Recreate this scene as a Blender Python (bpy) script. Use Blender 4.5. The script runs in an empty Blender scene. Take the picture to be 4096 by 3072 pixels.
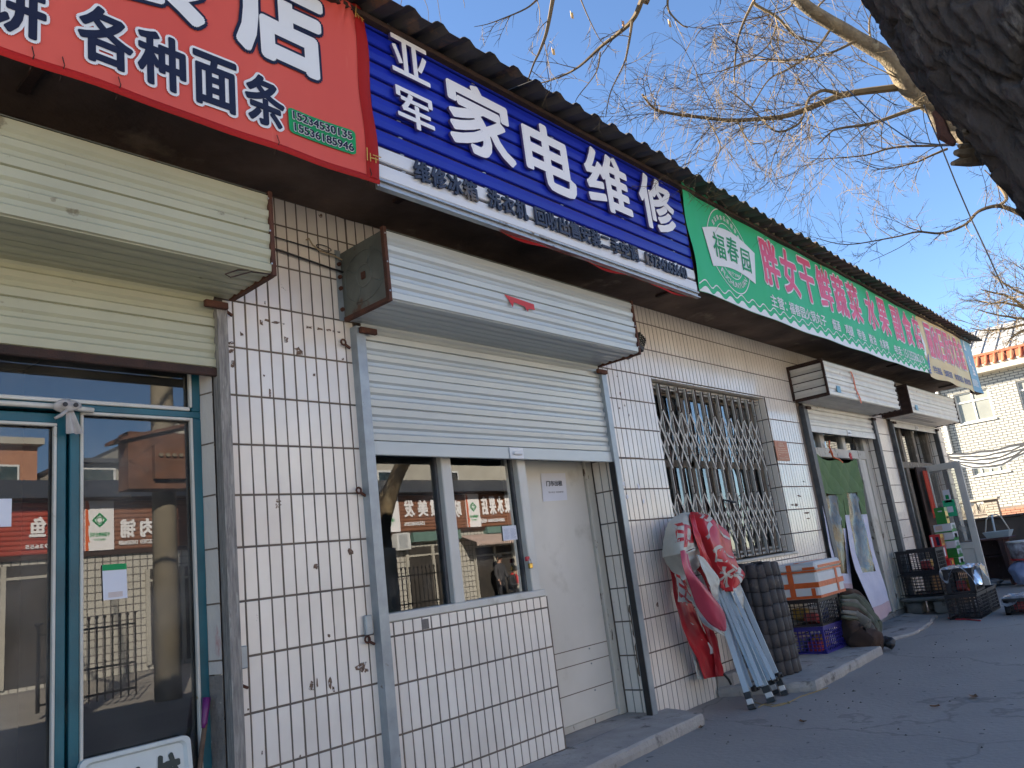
import bpy, bmesh, math, random
from mathutils import Vector, Matrix, noise, Euler
R_ = math.radians
rnd = random.Random(7)
scene = bpy.context.scene
COL = scene.collection

# ---------------------------------------------------------------- camera
CAM = Vector((-2.01713, -3.5281, 1.23023)); EUL = Euler((1.80106541, 0.121790681, -0.834928622), 'XYZ'); FPX = 3168.119
cd = bpy.data.cameras.new('camera'); cd.sensor_width = 36.0; cd.lens = FPX / 4096 * 36; cd.clip_start = .05; cd.clip_end = 3000
cam = bpy.data.objects.new('camera', cd); COL.objects.link(cam); cam.location = CAM; cam.rotation_euler = EUL
scene.camera = cam
# ---------------------------------------------------------------- world, sun, exposure
SUN_EL, SUN_AZ = R_(25.0), R_(28.0)            # azimuth measured from +Y (into the shops) towards -X
SUNV = Vector((-math.sin(SUN_AZ) * math.cos(SUN_EL), math.cos(SUN_AZ) * math.cos(SUN_EL), math.sin(SUN_EL)))
w = bpy.data.worlds.new('World'); scene.world = w; w.use_nodes = True
nt = w.node_tree; nt.nodes.clear()
sky = nt.nodes.new('ShaderNodeTexSky'); sky.sky_type = 'NISHITA'; sky.sun_disc = False
sky.sun_elevation = SUN_EL; sky.sun_rotation = math.atan2(SUNV.x, SUNV.y); sky.altitude = 1200; sky.air_density = 1.0; sky.dust_density = 0.15; sky.ozone_density = 4.0
bg = nt.nodes.new('ShaderNodeBackground'); bg.inputs['Strength'].default_value = 0.057
wo = nt.nodes.new('ShaderNodeOutputWorld'); nt.links.new(sky.outputs[0], bg.inputs[0]); nt.links.new(bg.outputs[0], wo.inputs[0])
sd = bpy.data.lights.new('sun', 'SUN'); sd.energy = 5.0; sd.angle = R_(.53); sd.color = (1, .905, .77)
so = bpy.data.objects.new('sun', sd); COL.objects.link(so); so.location = (0, 0, 30); so.rotation_euler = SUNV.to_track_quat('Z', 'Y').to_euler()
vs = scene.view_settings; vs.view_transform = 'Standard'; vs.look = 'None'; vs.exposure = 2.5; vs.gamma = 1.0
vs.use_curve_mapping = False
scene.cycles.max_bounces = 8; scene.cycles.transparent_max_bounces = 12; scene.cycles.caustics_reflective = False; scene.cycles.caustics_refractive = False
scene.cycles.sample_clamp_indirect = 8

# ---------------------------------------------------------------- pixel -> place
MR = EUL.to_matrix()
def ray(x, y): return MR @ Vector(((x - 2048) / FPX, -(y - 1536) / FPX, -1))
def onY(x, y, Y=0.): d = ray(x, y); return CAM + d * ((Y - CAM.y) / d.y)
def onZ(x, y, Z=0.): d = ray(x, y); return CAM + d * ((Z - CAM.z) / d.z)
def onX(x, y, X): d = ray(x, y); return CAM + d * ((X - CAM.x) / d.x)
def far(x, y, r): d = ray(x, y); return CAM + d * (r / math.hypot(d.x, d.y))
def crop(ox, oy, s): return lambda u, v: (ox + s * u, oy + s * v)

# ---------------------------------------------------------------- materials
MATS = {}
def mat(name, c, c2=None, rough=.6, metal=0., scale=4., bump=0., bscale=60., dirt=None, dscale=3., dthr=.6, dw=.06, stretch=(1, 1, 1), rand=0., spec=.5, coat=0., ddetail=6., coords='pos', trans=0., rvar=0.):
    """procedural surface: two-tone noise, optional stains with their own shape, bump"""
    m = bpy.data.materials.new(name); m.use_nodes = True; MATS[name] = m
    t = m.node_tree; N = t.nodes; L = t.links; b = N['Principled BSDF']
    b.inputs['Roughness'].default_value = rough; b.inputs['Metallic'].default_value = metal
    b.inputs['Specular IOR Level'].default_value = spec; b.inputs['Coat Weight'].default_value = coat; b.inputs['Coat Roughness'].default_value = .08
    if coords == 'pos':
        g = N.new('ShaderNodeNewGeometry'); src = g.outputs['Position']
    else:
        g = N.new('ShaderNodeTexCoord'); src = g.outputs['Object']
    mp = N.new('ShaderNodeMapping'); mp.inputs['Scale'].default_value = stretch; L.new(src, mp.inputs[0]); src = mp.outputs[0]
    def nz(s, d=5, r=.55):
        n = N.new('ShaderNodeTexNoise'); n.inputs['Scale'].default_value = s; n.inputs['Detail'].default_value = d; n.inputs['Roughness'].default_value = r
        L.new(src, n.inputs['Vector']); return n.outputs['Fac']
    def mix(f, a, bb):
        x = N.new('ShaderNodeMix'); x.data_type = 'RGBA'
        for k, v in (('Factor', f),):
            if isinstance(v, (int, float)): x.inputs[0].default_value = v
            else: L.new(v, x.inputs[0])
        for i, v in ((6, a), (7, bb)):
            if isinstance(v, tuple): x.inputs[i].default_value = (*v, 1)
            else: L.new(v, x.inputs[i])
        return x.outputs[2]
    def ramp(f, a, bb):
        r = N.new('ShaderNodeMapRange'); r.inputs[1].default_value = a; r.inputs[2].default_value = bb; L.new(f, r.inputs[0]); return r.outputs[0]
    c2 = c2 or tuple(min(1, v * .82) for v in c)
    col = mix(ramp(nz(scale), .32, .68), c, c2)
    if rand:
        oi = N.new('ShaderNodeObjectInfo'); hs = N.new('ShaderNodeHueSaturation'); mr = N.new('ShaderNodeMapRange')
        mr.inputs[3].default_value = 1 - rand; mr.inputs[4].default_value = 1 + rand; L.new(oi.outputs['Random'], mr.inputs[0]); L.new(mr.outputs[0], hs.inputs['Value']); L.new(col, hs.inputs['Color']); col = hs.outputs[0]
    if dirt:
        col = mix(ramp(nz(dscale, ddetail, .62), dthr, dthr + dw), col, dirt)
    L.new(col, b.inputs['Base Color'])
    if rvar:
        rr = N.new('ShaderNodeMapRange'); rr.inputs[3].default_value = max(.02, rough - rvar); rr.inputs[4].default_value = min(1, rough + rvar); L.new(nz(scale * 2.3), rr.inputs[0]); L.new(rr.outputs[0], b.inputs['Roughness'])
    if bump:
        bp = N.new('ShaderNodeBump'); bp.inputs['Strength'].default_value = bump; bp.inputs['Distance'].default_value = .01; L.new(nz(bscale, 4), bp.inputs['Height']); L.new(bp.outputs[0], b.inputs['Normal'])
    if trans:
        b.inputs['Transmission Weight'].default_value = trans
    return m

def glassmat(name, tint=(.8, .85, .83), dirty=.05, gloss_rough=.0, boost=2.0, dscale=6., haze=0., hc=(.5, .48, .44)):
    m = bpy.data.materials.new(name); m.use_nodes = True; MATS[name] = m
    t = m.node_tree; N = t.nodes; L = t.links; N.clear()
    o = N.new('ShaderNodeOutputMaterial'); tr = N.new('ShaderNodeBsdfTransparent'); gl = N.new('ShaderNodeBsdfGlossy'); df = N.new('ShaderNodeBsdfDiffuse')
    tr.inputs[0].default_value = (*tint, 1); gl.inputs['Roughness'].default_value = gloss_rough; df.inputs[0].default_value = (*hc, 1)
    fr = N.new('ShaderNodeFresnel'); fr.inputs[0].default_value = 1.52
    mu = N.new('ShaderNodeMath'); mu.operation = 'MULTIPLY'; mu.use_clamp = True; mu.inputs[1].default_value = boost; L.new(fr.outputs[0], mu.inputs[0])
    ms = N.new('ShaderNodeMixShader'); L.new(mu.outputs[0], ms.inputs[0]); L.new(tr.outputs[0], ms.inputs[1]); L.new(gl.outputs[0], ms.inputs[2])
    g = N.new('ShaderNodeNewGeometry'); n = N.new('ShaderNodeTexNoise'); n.inputs['Scale'].default_value = dscale; n.inputs['Detail'].default_value = 7; L.new(g.outputs['Position'], n.inputs['Vector'])
    mr = N.new('ShaderNodeMapRange'); mr.inputs[1].default_value = .45; mr.inputs[2].default_value = .8; mr.inputs[3].default_value = haze; mr.inputs[4].default_value = dirty; L.new(n.outputs[0], mr.inputs[0])
    m2 = N.new('ShaderNodeMixShader'); L.new(mr.outputs[0], m2.inputs[0]); L.new(ms.outputs[0], m2.inputs[1]); L.new(df.outputs[0], m2.inputs[2])
    L.new(m2.outputs[0], o.inputs[0]); return m

mat('tile', (.85, .78, .69), (.74, .665, .58), rough=.16, scale=2.2, rand=.045, dirt=(.20, .13, .085), dscale=7.5, dthr=.70, dw=.014, rvar=.06, bump=.03, bscale=30)
mat('grout', (.19, .145, .11), (.12, .098, .08), rough=.95, scale=3, bump=.6, bscale=90)
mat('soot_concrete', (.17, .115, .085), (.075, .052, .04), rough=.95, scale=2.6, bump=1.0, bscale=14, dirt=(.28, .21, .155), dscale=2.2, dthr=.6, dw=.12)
mat('concrete', (.40, .375, .34), (.30, .28, .26), rough=.93, scale=5, bump=.8, bscale=45, dirt=(.07, .062, .055), dscale=6, dthr=.58, dw=.12)
mat('plaster_grey', (.21, .19, .17), (.14, .125, .11), rough=.95, scale=7, bump=.8, bscale=50, dirt=(.40, .37, .32), dscale=9, dthr=.62, dw=.05)
mat('rust', (.115, .042, .022), (.06, .024, .016), rough=.9, scale=14, bump=.5, bscale=120)
mat('rust_dark', (.055, .026, .018), (.03, .018, .014), rough=.85, scale=14, bump=.5, bscale=120)
mat('steel_grey', (.36, .40, .42), (.27, .30, .32), rough=.42, metal=.35, scale=9, bump=.08, bscale=100, dirt=(.13, .07, .045), dscale=10, dthr=.66, dw=.05)
mat('steel_dark', (.12, .125, .13), (.07, .07, .075), rough=.55, metal=.3, scale=9, bump=.15, bscale=100)
mat('weathered_wood', (.34, .31, .275), (.18, .165, .15), rough=.9, scale=10, stretch=(9, 9, 1), bump=.7, bscale=26, dirt=(.36, .34, .30), dscale=7, dthr=.57, dw=.06)
mat('shutter_pale', (.50, .53, .515), (.43, .465, .465), rough=.33, metal=.1, scale=1.3, bump=.04, bscale=30, stretch=(1, 1, 2.), dirt=(.28, .25, .2), dscale=9, dthr=.74, dw=.03)
mat('shutter_cream', (.47, .46, .315), (.39, .385, .27), rough=.45, scale=2, bump=.08, bscale=140, dirt=(.22, .2, .13), dscale=8, dthr=.68, dw=.05)
mat('shutter_old', (.64, .62, .57), (.54, .52, .48), rough=.42, metal=.1, scale=5, bump=.1, bscale=60, dirt=(.17, .13, .09), dscale=9, dthr=.66, dw=.05)
mat('galv', (.20, .215, .19), (.12, .13, .115), rough=.6, metal=.4, scale=6, bump=.15, bscale=40, dirt=(.13, .075, .05), dscale=5, dthr=.6, dw=.06)
mat('blue_slat', (.010, .024, .36), (.008, .020, .31), rough=.32, spec=.3, scale=1.2, bump=.02, bscale=12)
mat('white_slat', (.70, .71, .73), (.64, .65, .67), rough=.3, scale=1.5, dirt=(.35, .3, .22), dscale=5, dthr=.68)
mat('letter_white', (.80, .79, .80), (.76, .75, .76), rough=.4, scale=2)
mat('letter_side', (.10, .07, .22), rough=.5)
mat('letter_navy', (.022, .032, .07), (.012, .018, .04), rough=.5, scale=9, dirt=(.12, .095, .075), dscale=1.7, dthr=.56, dw=.04)
mat('sign_frame', (.05, .03, .035), rough=.8)
mat('alu', (.45, .46, .46), (.34, .35, .35), rough=.4, metal=.6, scale=8, dirt=(.12, .08, .05), dscale=6, dthr=.62)
def banner(name, c, c2, streak, st=(1, 1, .12)):
    return mat(name, c, c2, rough=.6, spec=.18, scale=1.1, bump=.05, bscale=9, dirt=streak, dscale=7, dthr=.62, dw=.2, stretch=st)
banner('banner_red', (.68, .115, .085), (.60, .085, .068), (.70, .20, .14))
banner('banner_red_edge', (.44, .015, .012), (.30, .012, .01), (.30, .06, .03))
banner('banner_green', (.025, .43, .17), (.05, .47, .25), (.07, .50, .30))
banner('banner_cream', (.68, .60, .36), (.66, .48, .24), (.70, .66, .50), st=(1, 1, .6))
banner('banner_blue', (.16, .36, .50), (.24, .44, .55), (.42, .56, .6), st=(1, 1, 1))
mat('print_white', (.74, .75, .76), (.70, .71, .72), rough=.45, spec=.18)
mat('print_navy', (.015, .02, .05), rough=.45, spec=.18)
mat('print_pink', (.72, .085, .16), (.66, .10, .2), rough=.45, spec=.18)
mat('print_green', (.012, .30, .10), rough=.45, spec=.18)
mat('print_gold', (.52, .36, .08), (.4, .2, .05), rough=.45, spec=.18)
mat('print_blue', (.05, .10, .30), rough=.45, spec=.18)
mat('roof_sheet', (.085, .075, .062), (.05, .045, .04), rough=.75, scale=3, bump=.2, bscale=50, dirt=(.15, .09, .05), dscale=4, dthr=.6)
mat('teal', (.006, .115, .15), (.004, .075, .10), rough=.38, scale=5, bump=.15, bscale=35, dirt=(.10, .045, .02), dscale=9, dthr=.70, dw=.03)
mat('bead_white', (.62, .60, .54), (.54, .5, .42), rough=.55, scale=7, dirt=(.30, .2, .09), dscale=10, dthr=.64)
mat('paint_white', (.62, .60, .545), (.55, .53, .475), rough=.5, scale=3, bump=.15, bscale=20, dirt=(.42, .38, .31), dscale=3.4, dthr=.6, dw=.12)
mat('paint_peel', (.56, .535, .47), (.48, .45, .385), rough=.7, scale=5, bump=.5, bscale=30, dirt=(.13, .10, .075), dscale=14, dthr=.62, dw=.03, stretch=(1, 1, .35))
mat('door_white', (.68, .65, .585), (.60, .575, .51), rough=.42, scale=2, bump=.05, bscale=14, dirt=(.47, .44, .37), dscale=3, dthr=.58, dw=.18)
mat('old_wood_frame', (.22, .185, .14), (.13, .11, .085), rough=.8, scale=9, stretch=(4, 4, 1), bump=.4, bscale=40, dirt=(.42, .4, .34), dscale=8, dthr=.6)
mat('grille_paint', (.52, .50, .455), (.38, .36, .32), rough=.55, metal=.2, scale=14, dirt=(.12, .07, .045), dscale=16, dthr=.6, dw=.06)
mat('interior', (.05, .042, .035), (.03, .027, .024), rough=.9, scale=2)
mat('paper', (.70, .71, .76), (.66, .67, .72), rough=.75, scale=5)
mat('ink', (.04, .04, .05), rough=.7)
mat('orange_plate', (.46, .15, .06), (.40, .12, .05), rough=.5, scale=6)
mat('brass', (.55, .38, .10), (.45, .3, .08), rough=.3, metal=1)
mat('black_plastic', (.022, .021, .021), (.014, .014, .015), rough=.5, scale=20)
mat('asphalt', (.33, .305, .275), (.27, .25, .228), rough=.88, scale=.9, bump=.5, bscale=26, dirt=(.13, .124, .12), dscale=9, dthr=.68, dw=.03, ddetail=2.5, stretch=(1, 1, 1))
glassmat('glass_clear', dirty=.10, boost=2.4); glassmat('glass_shop', tint=(.62, .66, .66), dirty=.22, haze=.05, boost=2.4, dscale=3.5); glassmat('glass_hazy', dirty=.65, haze=.25, boost=1.6, dscale=4.); glassmat('pane_pale', dirty=.75, haze=.5, boost=1.4, dscale=.8, hc=(.36, .36, .31)); glassmat('glass_far', tint=(.55, .62, .60), dirty=.2, boost=2.2)

# ---------------------------------------------------------------- mesh builder
class MB:
    def __init__(s): s.v = []; s.f = []; s.m = []
    def add(s, vs, fs, mi=0):
        b = len(s.v); s.v += [tuple(v) for v in vs]; s.f += [tuple(i + b for i in f) for f in fs]; s.m += [mi] * len(fs); return s
    def box(s, x0, x1, y0, y1, z0, z1, mi=0):
        return s.add([(x0, y0, z0), (x1, y0, z0), (x1, y1, z0), (x0, y1, z0), (x0, y0, z1), (x1, y0, z1), (x1, y1, z1), (x0, y1, z1)],
                     [(0, 3, 2, 1), (4, 5, 6, 7), (0, 1, 5, 4), (1, 2, 6, 5), (2, 3, 7, 6), (3, 0, 4, 7)], mi)
    def bbox(s, x0, x1, y0, y1, z0, z1, b=.004, mi=0):
        """box with chamfered edges"""
        xs, ys, zs = (x0, x1), (y0, y1), (z0, z1); vs = []; ix = {}
        for i in (0, 1):
            for j in (0, 1):
                for k in (0, 1):
                    X, Y, Z = xs[i], ys[j], zs[k]; dx, dy, dz = (b, -b)[i], (b, -b)[j], (b, -b)[k]
                    ix[i, j, k] = len(vs); vs += [(X, Y + dy, Z + dz), (X + dx, Y, Z + dz), (X + dx, Y + dy, Z)]
        q = lambda a, p: ix[a] + p
        fs = []
        for i in (0, 1):
            f = [q((i, 0, 0), 0), q((i, 1, 0), 0), q((i, 1, 1), 0), q((i, 0, 1), 0)]; fs.append(f if i else f[::-1])
            f = [q((0, i, 0), 1), q((1, i, 0), 1), q((1, i, 1), 1), q((0, i, 1), 1)]; fs.append(f[::-1] if i else f)
            f = [q((0, 0, i), 2), q((1, 0, i), 2), q((1, 1, i), 2), q((0, 1, i), 2)]; fs.append(f if i else f[::-1])
        for a in (0, 1):
            for c in (0, 1):
                fs += [[q((a, c, 0), 0), q((a, c, 1), 0), q((a, c, 1), 1), q((a, c, 0), 1)], [q((a, 0, c), 0), q((a, 1, c), 0), q((a, 1, c), 2), q((a, 0, c), 2)], [q((0, a, c), 1), q((1, a, c), 1), q((1, a, c), 2), q((0, a, c), 2)]]
                for e in (0, 1): fs.append([q((a, c, e), 0), q((a, c, e), 1), q((a, c, e), 2)])
        return s.add(vs, fs, mi)
    def tube(s, pts, r, n=8, cap=True, mi=0, ph=0.):
        pts = [Vector(p) for p in pts]; rs = r if isinstance(r, (list, tuple)) else [r] * len(pts)
        b = len(s.v); prev = None
        for i, p in enumerate(pts):
            d = (pts[min(i + 1, len(pts) - 1)] - pts[max(i - 1, 0)])
            d = d.normalized() if d.length > 1e-9 else Vector((0, 0, 1))
            if prev is None:
                u = d.orthogonal().normalized()
            else:
                u = prev - d * prev.dot(d); u = u.normalized() if u.length > 1e-6 else d.orthogonal().normalized()
            prev = u; v = d.cross(u)
            for k in range(n):
                a = 2 * math.pi * k / n + ph; s.v.append(tuple(p + (u * math.cos(a) + v * math.sin(a)) * rs[i]))
        for i in range(len(pts) - 1):
            for k in range(n):
                s.f.append((b + i * n + k, b + i * n + (k + 1) % n, b + (i + 1) * n + (k + 1) % n, b + (i + 1) * n + k)); s.m.append(mi)
        if cap:
            s.f.append(tuple(b + k for k in range(n))[::-1]); s.m.append(mi); e = b + (len(pts) - 1) * n; s.f.append(tuple(e + k for k in range(n))); s.m.append(mi)
        return s
    def bar(s, a, b, w, h, mi=0, up=(0, 0, 1)):
        """rectangular bar from a to b; w across, h along up"""
        a, b = Vector(a), Vector(b); d = (b - a).normalized(); up = Vector(up); sd = d.cross(up)
        if sd.length < 1e-4: sd = d.cross(Vector((1, 0, 0)))
        sd.normalize(); u = sd.cross(d).normalized(); vs = []
        for p in (a, b):
            for x, y in ((-1, -1), (1, -1), (1, 1), (-1, 1)): vs.append(p + sd * (x * w / 2) + u * (y * h / 2))
        return s.add(vs, [(0, 1, 2, 3), (7, 6, 5, 4), (0, 4, 5, 1), (1, 5, 6, 2), (2, 6, 7, 3), (3, 7, 4, 0)], mi)
    def extrude(s, prof, x0, x1, axis='x', cap=True, mi=0):
        """profile [(y,z)] swept along x (axis='x') or [(x,z)] along y"""
        n = len(prof); vs = []
        for x in (x0, x1):
            for p in prof: vs.append((x, p[0], p[1]) if axis == 'x' else ((p[0], x, p[1]) if axis == 'y' else (p[0], p[1], x)))
        fs = [(i, (i + 1) % n, n + (i + 1) % n, n + i) for i in range(n)]
        if cap: fs += [tuple(range(n))[::-1], tuple(range(n, 2 * n))]
        return s.add(vs, fs, mi)
    def strip(s, prof, x0, x1, mi=0):
        n = len(prof); vs = [(x, p[0], p[1]) for x in (x0, x1) for p in prof]
        return s.add(vs, [(i, i + 1, n + i + 1, n + i) for i in range(n - 1)], mi)
    def grid(s, fn, nu, nv, mi=0):
        b = len(s.v)
        for j in range(nv + 1):
            for i in range(nu + 1): s.v.append(tuple(fn(i / nu, j / nv)))
        for j in range(nv):
            for i in range(nu):
                a = b + j * (nu + 1) + i; s.f.append((a, a + 1, a + nu + 2, a + nu + 1)); s.m.append(mi)
        return s
    def build(s, name, mats, parent=None, smooth=False, loc=None, fix=True):
        me = bpy.data.meshes.new(name)
        off = Vector(loc) if loc is not None else Vector((0, 0, 0))
        me.from_pydata([tuple(Vector(v) - off) for v in s.v], [], s.f)
        for m in (mats if isinstance(mats, (list, tuple)) else [mats]): me.materials.append(MATS[m] if isinstance(m, str) else m)
        if len(me.materials) > 1: me.polygons.foreach_set('material_index', s.m)
        if fix:
            bm = bmesh.new(); bm.from_mesh(me); bmesh.ops.recalc_face_normals(bm, faces=bm.faces); bm.to_mesh(me); bm.free()
        if smooth: me.polygons.foreach_set('use_smooth', [True] * len(me.polygons))
        me.update()
        o = bpy.data.objects.new(name, me); COL.objects.link(o)
        o.location = off
        if parent is not None:
            o.parent = parent; o.matrix_parent_inverse = Matrix.Translation(-world_loc(parent))
        return o
WL = {}
def world_loc(o):
    p = Vector(o.location)
    return p if o.parent is None else p        # every child keeps world coordinates as its location, parents are unrotated
def empty(name, loc, label, cat, group=None):
    o = bpy.data.objects.new(name, None); COL.objects.link(o); o.location = loc; o.empty_display_size = .2
    return tag(o, label, cat, group)
def tag(o, label=None, cat=None, group=None, kind=None):
    if label: o['label'] = label
    if cat: o['category'] = cat
    if group: o['group'] = group
    if kind: o['kind'] = kind
    return o
def link_copy(src, name, parent, loc=None, scale=None):
    o = bpy.data.objects.new(name, src.data if hasattr(src, 'data') else src); COL.objects.link(o)
    if loc is not None: o.location = loc
    if scale is not None: o.scale = scale
    if parent is not None: o.parent = parent; o.matrix_parent_inverse = Matrix.Translation(-world_loc(parent))
    return o

# ---------------------------------------------------------------- lettering (Blender's built-in font)
GL = {}
def glyph(txt, off=0., ext=0.):
    k = (txt, off, ext)
    if k not in GL:
        cu = bpy.data.curves.new('t', 'FONT'); cu.body = txt; cu.offset = off; cu.extrude = ext; cu.resolution_u = 3
        o = bpy.data.objects.new('t', cu); COL.objects.link(o); bpy.context.view_layer.update()
        me = bpy.data.meshes.new_from_object(o.evaluated_get(bpy.context.evaluated_depsgraph_get()))
        vs = [v.co.copy() for v in me.vertices]; fs = [tuple(p.vertices) for p in me.polygons]
        nz = [abs(p.normal.z) for p in me.polygons]
        bpy.data.objects.remove(o); bpy.data.curves.remove(cu); bpy.data.meshes.remove(me)
        x0 = min(v.x for v in vs); x1 = max(v.x for v in vs); y0 = min(v.y for v in vs); y1 = max(v.y for v in vs)
        GL[k] = (vs, fs, nz, (x0, x1, y0, y1))
    return GL[k]
def letters(mb, txt, rect, place, off=0., ext=0., depth=0., mi=0, mi_side=None, grow=0., skew=0., bold=0.):
    """fit txt into rect (u0,u1,v0,v1); place(u,v,d) -> point, d = distance proud of the surface; bold thickens the strokes"""
    vs, fs, nz, (x0, x1, y0, y1) = glyph(txt, 0., .5 if depth else 0.)
    bold = (bold or off) * (rect[3] - rect[2]); k = 0
    u0, u1, v0, v1 = rect[0] - grow + bold, rect[1] + grow - bold, rect[2] - grow + bold, rect[3] + grow - bold
    sh = [(0, 0)] if bold < 1e-6 else [(math.cos(q * math.pi / 8), math.sin(q * math.pi / 8)) for q in range(16)] + [(0, 0)]
    for du, dv in sh:
        base = len(mb.v); e = ext + .00008 * k; k += 1
        for v in vs:
            a = (v.x - x0) / (x1 - x0); b = (v.y - y0) / (y1 - y0); mb.v.append(tuple(place(u0 + a * (u1 - u0) + skew * (b - .5) + du * bold, v0 + b * (v1 - v0) + dv * bold, e + depth * (v.z + .5 if depth else 0))))
        for f, n in zip(fs, nz):
            mb.f.append(tuple(i + base for i in f)); mb.m.append(mi if (mi_side is None or n > .5) else mi_side)
    return mb
# ================================================================ ground
g = MB()
def gz(x, y): return 0.
g.grid(lambda u, v: (-90 + 220 * u, -110 + 170 * v, 0), 8, 8)
ground = g.build('ground', 'asphalt'); tag(ground, kind='structure')
m = MATS['asphalt']; t = m.node_tree; N = t.nodes; L = t.links      # cracks and long dark scuffs of the worn street surface
b = N['Principled BSDF']; src = N['Mapping'].outputs[0]
vo = N.new('ShaderNodeTexVoronoi'); vo.feature = 'DISTANCE_TO_EDGE'; vo.inputs['Scale'].default_value = .45
wn = N.new('ShaderNodeTexNoise'); wn.inputs['Scale'].default_value = 1.7; wn.inputs['Detail'].default_value = 6
vm = N.new('ShaderNodeVectorMath'); vm.operation = 'MULTIPLY_ADD'; vm.inputs[1].default_value = (.7, .7, .7); L.new(src, wn.inputs['Vector']); L.new(wn.outputs['Color'], vm.inputs[0]); L.new(src, vm.inputs[2]); L.new(vm.outputs[0], vo.inputs['Vector'])
cr = N.new('ShaderNodeMapRange'); cr.inputs[1].default_value = .002; cr.inputs[2].default_value = .007; cr.inputs[3].default_value = .28; cr.inputs[4].default_value = 0.; L.new(vo.outputs['Distance'], cr.inputs[0])
old = b.inputs['Base Color'].links[0].from_socket
mx = N.new('ShaderNodeMix'); mx.data_type = 'RGBA'; L.new(cr.outputs[0], mx.inputs[0]); L.new(old, mx.inputs[6]); mx.inputs[7].default_value = (.022, .02, .02, 1)
pn = N.new('ShaderNodeTexNoise'); pn.inputs['Scale'].default_value = 150; pn.inputs['Detail'].default_value = 2; L.new(src, pn.inputs['Vector'])
pr = N.new('ShaderNodeMapRange'); pr.inputs[1].default_value = .70; pr.inputs[2].default_value = .74; L.new(pn.outputs[0], pr.inputs[0])
mx2 = N.new('ShaderNodeMix'); mx2.data_type = 'RGBA'; L.new(pr.outputs[0], mx2.inputs[0]); L.new(mx.outputs[2], mx2.inputs[6]); mx2.inputs[7].default_value = (.17, .165, .155, 1); L.new(mx2.outputs[2], b.inputs['Base Color'])
mat('road_concrete', (.42, .385, .33), (.35, .32, .275), rough=.9, scale=.7, bump=.3, bscale=30, dirt=(.22, .20, .175), dscale=1.3, dthr=.6, dw=.15)
g = MB(); g.grid(lambda u, v: (-60 + 150 * u, -15.2 + 8.2 * v, .004), 10, 4); tag(g.build('road', 'road_concrete'), kind='structure')  # paler carriageway added to bounce warm sunlight onto the shop fronts
# road grit: small stones and chips lying about
g = MB(); r = random.Random(3)
for i in range(420):
    x = r.uniform(.5, 12); y = -r.uniform(.1, 4.6); s = r.uniform(.003, .011) * (1.6 if r.random() < .06 else 1); a = r.uniform(0, 6.3)
    p = [(x + math.cos(a + k * 1.57) * s * r.uniform(.6, 1.3), y + math.sin(a + k * 1.57) * s * r.uniform(.6, 1.3), .0005) for k in range(4)]
    g.add(p + [(x, y, s * .8)], [(0, 1, 4), (1, 2, 4), (2, 3, 4), (3, 0, 4)])
mat('grit', (.24, .22, .19), (.06, .055, .05), rough=.9, scale=3)
tag(g.build('gravel', 'grit'), 'small stones and grit scattered on the grey street', 'gravel', kind='stuff')
mat('dry_leaf', (.22, .085, .03), (.16, .10, .05), rough=.8, scale=20)
for i, (q, s, a) in enumerate((((3897, 2793), .045, .4), ((3742, 2832), .03, 2.1), ((2806, 2916), .03, .2), ((3210, 2893), .03, 1.2))):
    p = onZ(*q); g = MB()
    g.grid(lambda u, v: (p.x + s * ((u - .5) * 2 * math.cos(a) - (v - .5) * math.sin(a)), p.y + s * ((u - .5) * 2 * math.sin(a) + (v - .5) * math.cos(a)), .006 + .018 * (u - .5) ** 2 + .02 * abs(v - .5)), 4, 3)
    tag(g.build('dry_leaf', 'dry_leaf'), ['curled orange brown leaf lying far right on the grey street', 'small dark leaf flat on the street right of centre', 'tiny brown leaf on the street in front of the near step', 'brown leaf by the tent feet'][i], 'leaf')

# ================================================================ the row of shops
shops = empty('shop_building', (4, 0, 0), 'long single-storey shop row with white strip tiles, dark eave and corrugated roof', 'building')
PX, PZ, ZT = .0694758, .25, 2.74          # tile pitch across and up, one joint height
JX, JZ = .0095, .0105
WALLX = [(-6, -2.62, 0, 3.41), (-2.62, -.11, 2.735, 3.41), (-.11, .765, 0, 3.41), (.765, 3.24, 2.735, 3.41), (3.24, 4.0, 0, 3.41), (4.0, 6.36, 2.74, 3.41), (4.0, 6.36, 0, 1.05),
         (6.36, 7.31, 0, 3.41), (7.31, 9.81, 2.735, 3.41), (9.81, 10.65, 0, 3.41), (10.65, 13.16, 2.735, 3.41), (13.16, 13.70, 0, 3.41)]
g = MB()
for x0, x1, z0, z1 in WALLX: g.box(x0, x1, .0032, .26, z0, z1)
g.box(.765, 2.20, .0032, .26, .0, 1.03)                     # breast wall under the shop window
wall = g.build('wall', 'grout', shops)
# back part of the building
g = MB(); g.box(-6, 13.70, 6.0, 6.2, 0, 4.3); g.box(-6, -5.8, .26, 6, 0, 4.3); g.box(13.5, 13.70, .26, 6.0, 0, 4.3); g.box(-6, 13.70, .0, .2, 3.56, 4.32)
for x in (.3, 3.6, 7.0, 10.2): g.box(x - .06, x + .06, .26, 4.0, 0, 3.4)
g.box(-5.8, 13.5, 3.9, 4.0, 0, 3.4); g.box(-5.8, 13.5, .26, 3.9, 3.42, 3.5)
g.build('back_wall', 'interior', shops)
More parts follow.
